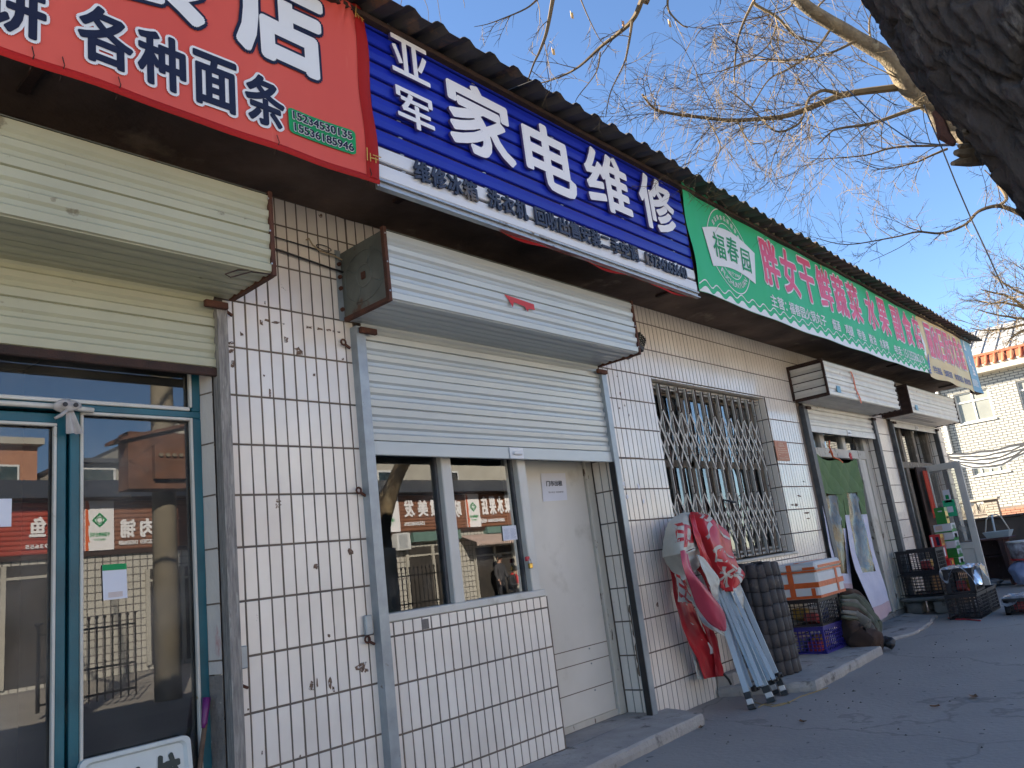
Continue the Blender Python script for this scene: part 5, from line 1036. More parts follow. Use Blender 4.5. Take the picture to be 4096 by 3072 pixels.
for u, v, z in ((1770, 400, .12), (1815, 375, .13), (1890, 345, .14), (1920, 320, .15)): bracket(u, v, z)
def cat4(P, t_):
    n = len(P) - 1; k = max(0, min(int(t_ * n), n - 1)); f = t_ * n - k; g_ = lambda i: P[max(0, min(n, i))]
    a, b_, c, d = g_(k - 1), g_(k), g_(k + 1), g_(k + 2)
    return b_ + ((c - a) + (2 * a - 5 * b_ + 4 * c - d + (3 * (b_ - c) + d - a) * f) * f) * (.5 * f)
def cloth(name, mt, rows, fold=.010, nu=22, nv=40, seed=0, ff=9., thick=.004):
    """rows of (u,v) pixels in the close-up of the tent, with the distance each row keeps from the wall"""
    P3 = [[onY(*V(*p), (y[i] if isinstance(y, (list, tuple)) else y)) for i, p in enumerate(pts)] for pts, y in rows]
    def S(u, v, d=0.):
        p = cat4([cat4(r_, u) for r_ in P3], v); w_ = fold * (math.sin(u * ff + 3 * v + seed) * .7 + noise.noise(Vector((u * 5 + seed, v * 6, 0))) * 1.2)
        return Vector((p.x, min(p.y - w_ - d, -.012), p.z))
    g = MB(); g.grid(lambda u, v: S(u, v), nu, nv); o = g.build(name, mt, tent, smooth=True)
    md = o.modifiers.new('thickness', 'SOLIDIFY'); md.thickness = thick; md.offset = -1
    return S
def cloth_text(S, txt, rect, mt, rot=0.):
    vs, fs, nz, (x0, x1, y0, y1) = glyph(txt, .03, 0.)
    bm = bmesh.new(); bv = [bm.verts.new(((v.x - x0) / (x1 - x0), (v.y - y0) / (y1 - y0), 0)) for v in vs]
    for f in fs:
        try: bm.faces.new([bv[i] for i in f])
        except ValueError: pass
    bmesh.ops.triangulate(bm, faces=bm.faces[:]); bmesh.ops.subdivide_edges(bm, edges=bm.edges[:], cuts=3, use_grid_fill=True); bmesh.ops.triangulate(bm, faces=bm.faces[:])
    g = MB(); c_, s_ = math.cos(rot), math.sin(rot); bm.verts.index_update()
    for v in bm.verts:
        a, b_ = v.co.x - .5, .5 - v.co.y; a, b_ = a * c_ - b_ * s_, a * s_ + b_ * c_; g.v.append(tuple(S(min(1, max(0, (rect[0] + rect[1]) / 2 + a * (rect[1] - rect[0]))), min(1, max(0, (rect[2] + rect[3]) / 2 + b_ * (rect[3] - rect[2]))), .0025)))
    for f in bm.faces: g.f.append(tuple(v.index for v in f.verts)); g.m.append(0)
    bm.free(); g.build('printed_character', mt, tent, fix=False)
# inner bundle of rolled fabric round the legs
def core(u, v):
    a = u * 2 * math.pi; c0 = onY(*V(400, 300), -.12); c1 = onY(*V(640, 860), -.24); c = c0.lerp(c1, v); r_ = (.05 + .11 * math.sin(min(1, v * 1.25 + .12) * math.pi)) * (1 + .2 * math.sin(5 * a + 3 * v)); return (c.x + r_ * math.cos(a) * .85, min(c.y + r_ * math.sin(a) * .55, -.015), c.z)
g = MB(); g.grid(core, 36, 26); g.build('rolled_fabric', 'tent_red', tent, smooth=True)
SA = cloth('canopy_flap', 'tent_white', [([(360, 285), (410, 262), (455, 265)], -.16), ([(288, 345), (390, 340), (485, 365)], [-.16, -.30, -.26]), ([(268, 450), (390, 440), (522, 450)], [-.14, -.34, -.28]), ([(262, 578), (400, 545), (535, 490)], [-.12, -.36, -.30])], .012, seed=1)
cloth_text(SA, '印', (.28, .82, .30, .86), 'tent_red', .1)
cloth('canopy_flap', 'tent_white', [([(262, 578), (400, 545), (535, 490)], [-.11, -.33, -.28]), ([(315, 655), (420, 620), (522, 620)], [-.12, -.30, -.27]), ([(410, 735), (440, 715), (480, 690)], -.24)], .012, seed=2)
SB = cloth('canopy_panel', 'tent_red', [([(440, 262), (500, 258), (550, 285)], -.16), ([(485, 345), (600, 320), (698, 390)], [-.25, -.32, -.16]), ([(535, 480), (640, 470), (745, 520)], [-.28, -.38, -.2]), ([(595, 625), (700, 600), (778, 620)], [-.30, -.40, -.26]), ([(648, 725), (745, 690), (840, 705)], [-.32, -.40, -.30]), ([(670, 790), (735, 815), (788, 768)], -.33)], .020, nu=34, nv=60, seed=3, ff=17)
for txt, rc in (('示', (.30, .85, .04, .22)), ('厂', (.25, .85, .23, .42)), ('仁', (.18, .85, .43, .63)), ('米', (.08, .52, .66, .92)), ('头', (.55, .97, .64, .90))): cloth_text(SB, txt, rc, 'tent_white', .5)
cloth('canopy_panel', 'tent_red', [([(455, 270), (470, 275), (490, 300)], -.22), ([(480, 380), (510, 400), (545, 480)], -.33), ([(540, 560), (560, 560), (600, 640)], -.36), ([(600, 700), (630, 700), (670, 780)], -.36)], .012, seed=9)
SC_ = cloth('canopy_tongue', 'tent_pink', [([(393, 530), (415, 525), (440, 556)], -.37), ([(415, 660), (445, 640), (475, 680)], -.40), ([(462, 800), (530, 760), (600, 830)], [-.38, -.46, -.40]), ([(500, 910), (610, 880), (690, 960)], [-.38, -.48, -.42]), ([(580, 1030), (650, 1010), (708, 1050)], [-.40, -.46, -.42]), ([(668, 1085), (692, 1093), (708, 1082)], -.42)], .006, seed=4)
SD = cloth('valance_strip', 'tent_red', [([(308, 640), (350, 640), (395, 680)], -.10), ([(335, 760), (390, 780), (440, 840)], -.13), ([(362, 920), (420, 930), (485, 950)], -.15), ([(398, 1060), (470, 1060), (545, 1090)], -.16), ([(440, 1170), (530, 1180), (610, 1180)], -.16), ([(505, 1300), (590, 1295), (655, 1300)], -.14), ([(548, 1425), (620, 1412), (697, 1405)], -.13)], .010, nu=26, nv=60, seed=5)
for txt, rc in (('王', (.25, .95, .14, .30)), ('心', (.15, .92, .31, .45)), ('日', (.2, .92, .46, .58)), ('勺', (.08, .8, .59, .73)), ('丿', (.1, .7, .75, .86))): cloth_text(SD, txt, rc, 'tent_white', .2)
cloth('valance_strip', 'tent_red', [([(500, 935), (560, 990), (600, 1060)], -.20), ([(555, 1090), (600, 1100), (632, 1130)], -.19), ([(610, 1250), (640, 1260), (668, 1280)], -.17), ([(630, 1400), (670, 1405), (702, 1400)], -.15)], .010, seed=6)
cloth('canopy_flap', 'tent_white', [([(498, 560), (520, 560), (545, 580)], -.36), ([(555, 690), (600, 690), (650, 700)], -.40), ([(600, 800), (630, 790), (662, 765)], -.41), ([(628, 868), (638, 880), (645, 880)], -.40)], .008, seed=7)
SH = cloth('valance_strip', 'tent_white', [([(345, 690), (375, 690), (410, 700)], -.20), ([(372, 780), (420, 800), (470, 840)], -.23), ([(378, 885), (430, 890), (490, 905)], -.23)], .008, seed=8)
cloth_text(SH, '王', (.1, .9, .1, .9), 'tent_red', .3)
SF = cloth('canopy_flap', 'tent_white', [([(485, 890), (510, 890), (535, 905)], -.26), ([(535, 1010), (580, 1015), (625, 1040)], -.30), ([(585, 1065), (640, 1070), (700, 1095)], -.33), ([(695, 1130), (720, 1135), (742, 1132)], -.34)], .008, seed=10)
cloth('canopy_flap', 'tent_white', [([(735, 800), (770, 790), (800, 770)], -.34), ([(760, 880), (785, 870), (830, 850)], -.36), ([(800, 985), (815, 995), (830, 960)], -.36)], .008, seed=12)
cloth('valance_strip', 'tent_white', [([(430, 1130), (440, 1125), (450, 1120)], -.11), ([(470, 1250), (490, 1250), (512, 1262)], -.11), ([(490, 1340), (520, 1340), (555, 1335)], -.11), ([(508, 1428), (530, 1428), (552, 1425)], -.11)], .008, seed=11)
q = onY(*V(580, 1170), -.2); g = MB()
for k in range(14): a = TR.uniform(-.02, .02); g.tube([q + Vector((a * .3, 0, 0)), q + Vector((.02 + a, -.01, -.05)), q + Vector((.03 + a * 1.3, 0, -.09))], .0015, 4, cap=False)
g.build('tassel', 'leg_white', tent)
g = MB(); p = onY(*V(690, 1390), -.16); g.tube([p, p + Vector((.03, -.02, -.05)), p + Vector((.05, -.02, -.09))], .010, 6); g.build('strap_end', 'black_plastic', tent)

# ================================================================ far end: low wall, desk, odds and ends
mat('brown_render', (.12, .10, .085), (.085, .072, .062), rough=.95, scale=2.4, bump=.4, bscale=30, dirt=(.19, .17, .145), dscale=2, dthr=.6, dw=.15)
g = MB(); g.bbox(14.35, 14.60, -3.2, 3.2, 0, 1.06, .01); o = tag(g.build('low_wall', 'brown_render', loc=(14.4, 0, 0)), 'low brown rendered wall behind the desk at the end of the shops', 'wall')
for k in range(8): g = MB(); g.bbox(14.30, 14.66, -3.2 + .8 * k + .004, -2.4 + .8 * k - .004, 1.062, 1.105, .01); g.build('coping_slab', 'brown_render', o)
mat('desk_wood', (.085, .032, .028), (.055, .022, .02), rough=.55, scale=5, stretch=(1, 6, 1), bump=.2, bscale=30, dirt=(.2, .15, .11), dscale=6, dthr=.64)
dk = empty('old_desk', (13.25, -.25, 0), 'old dark red wooden desk with open shelf below the low wall', 'desk')
xq = 13.2; tr = onX(*Hc(1215, 548), xq); tz = .735
g = MB(); g.bbox(xq - .05, xq + .52, -.72, .42, tz, tz + .03, .005); g.build('desk_top', 'desk_wood', dk)
for y in (-.62, .36): g = MB(); g.bbox(xq, xq + .45, y, y + .04, 0, tz, .004); g.build('side_panel', 'desk_wood', dk)
g = MB(); g.bbox(xq + .01, xq + .44, -.58, .36, .46, .48, .003); g.build('shelf', 'desk_wood', dk); g = MB(); g.box(xq + .43, xq + .445, -.58, .36, .08, tz); g.build('back_panel', 'desk_wood', dk)
g = MB(); g.bar((xq + .02, -.60, .02), (xq + .02, -.56, tz), .05, .05); g.build('leg', 'desk_wood', dk)
mat('basket_tin', (.40, .48, .52), (.34, .41, .45), rough=.5, scale=5); bk = empty('wire_basket', (13.4, -.2, tz + .03), 'pale blue tin trug with hoop handle standing on the old desk', 'basket')
bl0 = onX(*Hc(900, 550), 13.35); br0 = onX(*Hc(1160, 530), 13.35); y1, y0 = bl0.y, br0.y; zb = tz + .032
g = MB(); g.add([(13.25, y0, zb), (13.5, y0, zb), (13.5, y1, zb), (13.25, y1, zb), (13.20, y0 - .04, zb + .10), (13.55, y0 - .04, zb + .10), (13.55, y1 + .04, zb + .10), (13.20, y1 + .04, zb + .10)], [(0, 1, 2, 3), (0, 4, 5, 1), (1, 5, 6, 2), (2, 6, 7, 3), (3, 7, 4, 0)]); o = g.build('tub', 'basket_tin', bk); md = o.modifiers.new('t', 'SOLIDIFY'); md.thickness = .006
g = MB(); g.tube([(13.375, y1 + .03, zb + .09), (13.375, y1 - .03, zb + .30), (13.375, y1 - .08, zb + .36), (13.375, y0 + .12, zb + .37), (13.375, y0 + .06, zb + .33), (13.375, y0 - .02, zb + .09)], .010, 8); g.build('handle', 'bead_white', bk, smooth=True)
ym = (y0 + y1) / 2 + .02; g = MB(); g.tube([(13.25, ym, zb + .08), (13.30, ym, zb + .33), (13.375, ym, zb + .37)], .016, 8); g.build('grip_strap', 'basket_tin', bk)
q = onX(*Hc(1290, 870), 13.0)
mat('can_print', (.5, .52, .56), (.12, .08, .09), rough=.4, scale=9); t = empty('paint_pail', (13.0, q.y, .35), 'printed plastic pail at the right edge beside the desk', 'pail')
g = MB(); g.tube([(13.0, q.y - .1, .42), (13.0, q.y - .1, .44), (13.0, q.y - .1, .66), (13.0, q.y - .1, .67)], [.19, .205, .22, .18], 24); g.build('pail', 'can_print', t, smooth=True)
g = MB(); g.tube([(13.0, q.y - .1, .672), (13.0, q.y - .1, .695)], .225, 24); g.build('lid', 'leg_white', t); g = MB(); g.tube([(13.0, q.y - .1, .40), (13.0, q.y - .1, .42)], .215, 24); g.build('rim', 'red_tape', t)
mat('bag_blue', (.34, .40, .58), (.26, .31, .48), rough=.3, scale=7, bump=.8, bscale=14)
def bag(lab, x, y, z, sx, sy, sz, sd, mt='bag_blue'):
    def fn(u, v):
        a = u * 2 * math.pi; b_ = v * math.pi; n_ = 1 + .22 * noise.noise(Vector((math.cos(a) * 2 + sd, math.sin(a) * 2, v * 4))) + .05 * math.sin(a * 9 + v * 6); return (x + sx * math.sin(b_) ** .7 * math.cos(a) * n_, y + sy * math.sin(b_) ** .7 * math.sin(a) * n_, max(.003, z + sz * .5 * (1 - math.cos(b_) * 1.0)))
    g = MB(); g.grid(fn, 36, 20); tag(g.build('plastic_bag', mt, smooth=True, loc=(x, y, 0)), lab, 'bag')
bag('bluish plastic bag slumped under the printed pail', 12.95, q.y - .08, .0, .20, .24, .40, 3); bag('crumpled clear bag on the ground under the old desk', 13.25, -.15, .0, .2, .28, .14, 8, 'film')
# garden pier with pierced blocks, brick wall in the sun behind
XG = 23.0
mat('stone_brick', (.30, .26, .20), (.22, .19, .15), rough=.9, scale=6, bump=.4, bscale=40)
mat('red_brick', (.32, .15, .09), (.24, .11, .07), rough=.9, scale=6, bump=.4, bscale=40)
def bricks(parent, X, y0, y1, z0, z1, bl_, bh, mt):
    r = random.Random(5); nrow = int((z1 - z0) / bh)
    proto = None; k = 0
    for j in range(nrow):
        y = y0 - (bl_ / 2 if j % 2 else 0)
        while y < y1:
            a, b_ = max(y0, y), min(y1, y + bl_ - .012)
            if b_ - a > .03:
                if proto is None: g = MB(); g.box(-.5, .5, -.5, .5, -.5, .5); proto = g.build('brick', mt, parent); proto.location = (X, (a + b_) / 2, z0 + j * bh + bh / 2); proto.scale = (.03, b_ - a, bh - .012)
                else: link_copy(proto, 'brick', parent, (X + r.uniform(-.004, .004), (a + b_) / 2, z0 + j * bh + bh / 2), (.03, b_ - a, bh - .012))
            y += bl_
P1 = onX(*Hc(705, 170), XG); P2 = onX(*Hc(1010, 150), XG); P3 = onX(*Hc(1020, 335), XG)
gw = empty('garden_pier', (XG, (P1.y + P2.y) / 2, 0), 'stone brick wall end with pierced leaf blocks in front of the white house', 'wall')
yl, yr, zt_ = P1.y + .9, P2.y, P1.z - .02
ya, yb2 = onX(*Hc(870, 190), XG).y, onX(*Hc(1020, 190), XG).y
g = MB(); g.box(XG + .02, XG + .25, yb2, ya, 0, zt_); g.box(XG + .02, XG + .25, ya, yl, 0, zt_ - .36); g.build('core', 'grout', gw)
bricks(gw, XG, yb2, ya, .75, zt_, .24, .068, 'stone_brick'); bricks(gw, XG, ya, yl, .6, zt_ - .36, .24, .068, 'stone_brick')
g = MB(); g.bbox(XG - .06, XG + .3, yb2 - .05, yl, zt_, zt_ + .06, .01); g.build('coping', 'stone_brick', gw)
for k in range(4):       # pierced concrete blocks with a leaf motif
    yc = ya + .12 + .235 * k; g = MB(); zc = zt_ - .19
    for s in (-1, 1): g.box(XG, XG + .1, yc + s * .105 - .01, yc + s * .105 + .01, zt_ - .36, zt_)
    g.box(XG, XG + .1, yc - .095, yc + .095, zt_ - .02, zt_); g.box(XG, XG + .1, yc - .095, yc + .095, zt_ - .36, zt_ - .34)
    for a in (-.9, -.35, .35, .9): g.tube([(XG + .05, yc, zc - .13), (XG + .05, yc + .06 * math.sin(a) * 1.4, zc - .02), (XG + .05, yc + .09 * math.sin(a), zc + .10)], [.010, .022, .010], 6)
    g.tube([(XG + .05, yc, zc - .16), (XG + .05, yc, zc + .14)], .012, 6); g.build('pierced_block', 'stone_brick', gw)
XB = 26.0; P4 = onX(*Hc(1030, 240), XB); P5 = onX(*Hc(1345, 220), XB)
bw = empty('brick_wall', (XB, P5.y, 0), 'sunlit red brick wall behind the low brown wall', 'wall'); g = MB(); g.box(XB + .02, XB + .25, P5.y - 6, P4.y + 1.5, 0, P4.z); g.build('core', 'grout', bw); bricks(bw, XB, P5.y - 1.0, P4.y + .2, P4.z - .55, P4.z, .25, .07, 'red_brick')

# ================================================================ white two-storey house at the end of the street
XF = 34.0
Nc = crop(3700, 1250, .3917)
def brickmat(name, c, c2, mortar, sx, sz):
    m = mat(name, c, c2, rough=.35, scale=.6); t = m.node_tree; N = t.nodes; L = t.links; b = N['Principled BSDF']
    gpos = N.new('ShaderNodeNewGeometry'); sp = N.new('ShaderNodeSeparateXYZ'); cb = N.new('ShaderNodeCombineXYZ'); L.new(gpos.outputs['Position'], sp.inputs[0])
    ad = N.new('ShaderNodeMath'); ad.operation = 'ADD'; L.new(sp.outputs[0], ad.inputs[0]); L.new(sp.outputs[1], ad.inputs[1]); L.new(ad.outputs[0], cb.inputs[0]); L.new(sp.outputs[2], cb.inputs[1])
    br = N.new('ShaderNodeTexBrick'); br.inputs['Scale'].default_value = 1; br.inputs['Brick Width'].default_value = sx; br.inputs['Row Height'].default_value = sz; br.inputs['Mortar Size'].default_value = .012; br.inputs['Mortar Smooth'].default_value = 0; L.new(cb.outputs[0], br.inputs['Vector'])
    mx = N.new('ShaderNodeMix'); mx.data_type = 'RGBA'; old = b.inputs['Base Color'].links[0].from_socket; L.new(br.outputs['Fac'], mx.inputs[0]); L.new(old, mx.inputs[6]); mx.inputs[7].default_value = (*mortar, 1); L.new(mx.outputs[2], b.inputs['Base Color'])
    bp = N.new('ShaderNodeBump'); bp.inputs['Distance'].default_value = .01; bp.invert = True; L.new(br.outputs['Fac'], bp.inputs['Height']); L.new(bp.outputs[0], b.inputs['Normal']); return m
brickmat('house_tile', (.35, .335, .285), (.31, .295, .25), (.06, .058, .055), .30, .105)
mat('eave_cream', (.42, .38, .30), (.35, .315, .25), rough=.8, scale=2); mat('clay_tile', (.36, .10, .042), (.28, .078, .034), rough=.65, scale=3); mat('roof_grey', (.42, .42, .40), (.34, .34, .33), rough=.45, metal=.2, scale=2); mat('house_frame', (.58, .56, .5), rough=.5)
house = empty('white_house', (XF, 2, 0), 'sunlit white-tiled two-storey house with orange clay eave at right', 'house')
pe = onX(*Nc(560, 640), XF); ze = pe.z
W3 = []
for a, b_ in (((285, 840), (720, 1075)), ((450, 1500), (860, 1615)), ((920, 705), (1400, 930))):
    A = onX(*Nc(*a), XF); B_ = onX(*Nc(*b_), XF); W3.append((B_.y, A.y, B_.z, A.z))
ys = sorted({-9., 13.} | {v for r_ in W3 for v in r_[:2]}); zs = sorted({0., ze} | {v for r_ in W3 for v in r_[2:]})
g = MB()
for i in range(len(ys) - 1):
    for j in range(len(zs) - 1):
        cy, cz = (ys[i] + ys[i + 1]) / 2, (zs[j] + zs[j + 1]) / 2
        if not any(r_[0] < cy < r_[1] and r_[2] < cz < r_[3] for r_ in W3): g.add([(XF, ys[i], zs[j]), (XF, ys[i + 1], zs[j]), (XF, ys[i + 1], zs[j + 1]), (XF, ys[i], zs[j + 1])], [(0, 3, 2, 1)])
for y0, y1, z0, z1 in W3: g.add([(XF, y0, z0), (XF + .12, y0, z0), (XF + .12, y1, z0), (XF, y1, z0), (XF, y0, z1), (XF + .12, y0, z1), (XF + .12, y1, z1), (XF, y1, z1)], [(0, 1, 2, 3), (4, 7, 6, 5), (0, 4, 5, 1), (3, 2, 6, 7)])
g.box(XF + 9, XF + 9.2, -9, 13, 0, ze); g.add([(XF, -9, 0), (XF + 9, -9, 0), (XF + 9, -9, ze), (XF, -9, ze)], [(0, 1, 2, 3)]); g.add([(XF, 13, 0), (XF + 9, 13, 0), (XF + 9, 13, ze), (XF, 13, ze)], [(3, 2, 1, 0)])
g.build('wall', 'house_tile', house, fix=False)
mat('curtain_far', (.50, .45, .34), (.4, .37, .3), rough=.9, scale=1)
for i, (y0, y1, z0, z1) in enumerate(W3):
    g = MB(); e = .06; X = XF + .07
    for a, b_, c, d in ((y0, y0 + e, z0, z1), (y1 - e, y1, z0, z1), (y0 + e, y1 - e, z1 - e, z1), (y0 + e, y1 - e, z0, z0 + e)): g.box(X, X + .06, a, b_, c, d)
    nm = 4 if i == 1 else 2
    for k in range(1, nm): yy = y0 + (y1 - y0) * k / nm; g.box(X, X + .06, yy - .03, yy + .03, z0 + e, z1 - e)
    if i != 1:
        zz = z0 + (z1 - z0) * .68
        for k in range(nm): a = y0 + (y1 - y0) * k / nm + (e if k == 0 else .03); b_ = y0 + (y1 - y0) * (k + 1) / nm - (e if k == nm - 1 else .03); g.box(X, X + .06, a, b_, zz - .03, zz + .03)
    wn_ = g.build('window', 'house_frame', house); g = MB(); g.box(X + .03, X + .034, y0 + e, y1 - e, z0 + e, z1 - e); g.build('pane', 'pane_pale', wn_)
    g = MB(); g.box(XF + .3, XF + .31, y0 + .1, y1 - .05, z0, z0 + (z1 - z0) * (.55 if i != 1 else .9)); g.build('window_curtain', 'curtain_far', wn_)
    g = MB(); g.box(XF - .05, XF + .1, y0 - .05, y1 + .05, z0 - .05, z0); g.build('sill', 'house_frame', wn_)
g = MB(); g.box(XF + .5, XF + .55, -8, 12, .1, ze); g.build('inner_room', 'interior', house)
zt1 = onX(*Nc(560, 590), XF - .5).z; zt2 = onX(*Nc(520, 455), XF - .2).z; zt3 = onX(*Nc(560, 365), XF + .6).z
g = MB(); g.bbox(XF - .5, XF + .3, -9.3, 13.3, ze, ze + .22, .02); g.bbox(XF - .42, XF + .3, -9.2, 13.2, ze + .22, ze + .34, .02); g.build('eave', 'eave_cream', house)
zA, zB = ze + .34, zt2
g = MB(); g.add([(XF - .40, -9.2, zA), (XF - .40, 13.2, zA), (XF + .0, 13.2, zB), (XF + .0, -9.2, zB)], [(0, 1, 2, 3)]); rf = g.build('roof', 'clay_tile', house)
proto = None
for k in range(74):
    y = -9.1 + .30 * k
    if proto is None:
        g = MB(); g.tube([(XF - .43, 0, zA - .06), (XF - .42, 0, zA), (XF - .2, 0, (zA + zB) / 2), (XF - .0, 0, zB)], [.085, .075, .072, .07], 8); proto = g.build('clay_ridge_tile', 'clay_tile', rf, smooth=True); proto.location = (0, y, 0)
    else: link_copy(proto, 'clay_ridge_tile', rf, (0, y, 0))
g = MB(); g.bbox(XF - .05, XF + .3, -9.2, 13.2, zB, zB + .12, .02); g.build('ridge_course', 'clay_tile', rf)
g = MB(); g.add([(XF + .1, -9.2, zB + .12), (XF + .1, 13.2, zB + .12), (XF + 3.5, 13.2, zB + 1.75), (XF + 3.5, -9.2, zB + 1.75)], [(0, 1, 2, 3)]); mr = g.build('metal_roof', 'roof_grey', house)
for k in range(45): g = MB(); y = -9 + .5 * k; g.bar((XF + .1, y, zB + .14), (XF + 3.5, y, zB + 1.77), .03, .05); g.build('seam', 'roof_grey', mr)
p = onX(*Nc(120, 780), XF); g = MB(); g.tube([(XF - .1, p.y, .2), (XF - .1, p.y, ze)], .07, 10); g.build('downpipe', 'house_frame', house, smooth=True)
# sagging bundle of wires across the street
cb = empty('overhead_cables', tuple(onX(*Nc(240, 1470), 30)), 'sagging bundle of overhead wires crossing in front of the white house', 'cables'); r = random.Random(2)
for k in range(14):
    A = onX(*Nc(230, 1455 + 5 * k), 30); B_ = onX(*Nc(1060, 1325 + 6 * k), 29.5); pts = []
    for i in range(15): t_ = i / 14; p = A.lerp(B_, t_); p.z -= .22 * math.sin(math.pi * t_) * (.4 + .12 * k); p.z += .02 * math.sin(i * 1.3 + k); pts.append(p)
    g = MB(); g.tube(pts, .022 if k % 3 else .04, 5); g.build('cable', ('black_plastic', 'steel_grey', 'bead_white')[k % 3], cb)
# ================================================================ trees
mat('bark_dark', (.075, .056, .044), (.028, .022, .018), rough=.95, scale=16, stretch=(1, 1, .5), bump=1.0, bscale=70, dirt=(.14, .115, .09), dscale=14, dthr=.6, dw=.06)
mat('bark_limb', (.235, .18, .105), (.115, .085, .055), rough=.9, scale=9, bump=1.0, bscale=45, dirt=(.28, .235, .15), dscale=8, dthr=.58, dw=.1)
mat('twig', (.165, .112, .048), (.075, .052, .03), rough=.85, scale=3)
TW = random.Random(21)
def rvec(): 
    while True:
        v = Vector((TW.uniform(-1, 1), TW.uniform(-1, 1), TW.uniform(-1, 1)))
        if .05 < v.length < 1: return v.normalized()
def limb(mb, pts, r0, r1, n=7, wob=.0, sub=4):
    P = [Vector(p) for p in pts]; out = []; m_ = (len(P) - 1) * sub
    for i in range(m_ + 1):
        p = cat4(P, i / m_); out.append(p + Vector((noise.noise(p * 2.1), noise.noise(p * 2.1 + Vector((9, 0, 0))), noise.noise(p * 2.1 + Vector((0, 9, 0))))) * wob)
    rs = [r0 + (r1 - r0) * (i / m_) ** .8 for i in range(m_ + 1)]; mb.tube(out, rs, n); return out, rs
def twig(mb, p, d, ln, r, lev, droop, n=3):
    seg = 7 if lev > 0 else 5; pts = [p.copy()]; dd = d.copy(); bend = rvec() * .10
    for i in range(seg):
        dd = (dd + bend + rvec() * .13 + Vector((0, 0, -droop))).normalized(); p = p + dd * (ln / seg); pts.append(p.copy())
    mb.tube(pts, [r * (1 - .7 * i / seg) for i in range(seg + 1)], n, cap=False)
    if lev > 0:
        for i in range(2, seg + 1):
            if TW.random() < .9:
                t_ = pts[i] - pts[i - 1]; nd = (t_.normalized() * 1.0 + rvec() * .8).normalized(); twig(mb, pts[i - 1].lerp(pts[i], TW.random()), nd, ln * TW.uniform(.28, .6), max(r * .6, .0019), lev - 1, droop, n)
def dress(mb, out, rs, dens, ln, lev, droop=.05, r=.004, start=.1):
    L_ = 0
    for i in range(1, len(out)):
        sg = (out[i] - out[i - 1]).length; L_ += sg * dens
        if i / len(out) < start: L_ = 0; continue
        while L_ > 1:
            L_ -= 1; d = (out[i] - out[i - 1]).normalized(); nd = (d * .75 + rvec() * .9).normalized(); twig(mb, out[i - 1].lerp(out[i], TW.random()), nd, ln * TW.uniform(.5, 1.2), min(r, rs[i] * .6), lev, droop)
Q3 = lambda u, v, r_: far(2596 + .6781 * u, .6781 * v, r_)
Q2 = lambda u, v, r_: far(1300 + .6781 * u, .6781 * v, r_)
# ---- near tree: dark trunk crossing the top right corner
near = empty('street_tree', (-.36, -3.75, 0), 'close dark-barked tree trunk leaning across the top right corner', 'tree')
RD = 1.62
edge = [far(4096, 880, RD), far(3930, 640, RD), far(3720, 380, RD), far(3480, 0, RD)]
side = Vector((.12, -1, 0)).normalized()
def trunk_axis(z):
    z0, z1 = edge[0].z, edge[-1].z; t_ = (z - z0) / (z1 - z0)
    for i in range(3):
        if z <= edge[i + 1].z or i == 2: f = (z - edge[i].z) / (edge[i + 1].z - edge[i].z); e = edge[i] + (edge[i + 1] - edge[i]) * (f if 0 <= f <= 1 else f); break
    if z < z0: e = edge[0] + (edge[0] - edge[1]) * ((z0 - z) / (edge[1].z - edge[0].z)) * .55
    if z > z1: e = edge[-1] + (edge[-1] - edge[-2]) * ((z - z1) / (edge[-1].z - edge[-2].z)) * .8
    return e
def trad(z): return .215 + .08 * math.exp(-z / .3) - .010 * z
def trunk_pt(u, v):
    z = (1.35 * v / .12 if v < .12 else (1.35 + 1.35 * (v - .12) / .72 if v < .84 else 2.7 + 2.3 * (v - .84) / .16)); r_ = trad(z); c = trunk_axis(z) + side * r_; c.z = z; a = u * 2 * math.pi
    C_, S_ = math.cos(a), math.sin(a); w1 = noise.noise(Vector((C_ * 1.6, S_ * 1.6, z * 1.6 + 5))); w2 = noise.noise(Vector((C_ * 4, S_ * 4, z * 5 + 2)))
    ri = abs(noise.noise(Vector((C_ * 5.0 + w2 * .9, S_ * 5.0 + w2 * .9, z * 3.4 + w1)))); r2 = abs(noise.noise(Vector((C_ * 9 + w2, S_ * 9 + w2, z * 9 + w2 * 1.5)))); r3 = noise.noise(Vector((C_ * 17, S_ * 17, z * 24))); r4 = noise.noise(Vector((C_ * 40, S_ * 40, z * 60)))
    d = -.030 * max(0, 1 - ri * 5.5) - .016 * max(0, 1 - r2 * 5) + .008 * r3 + .0035 * r4 + .02 * w1
    return (c.x + C_ * (r_ + d), c.y + S_ * (r_ + d), z)
g = MB(); g.grid(trunk_pt, 300, 400); g.build('trunk', 'bark_dark', near, smooth=True)
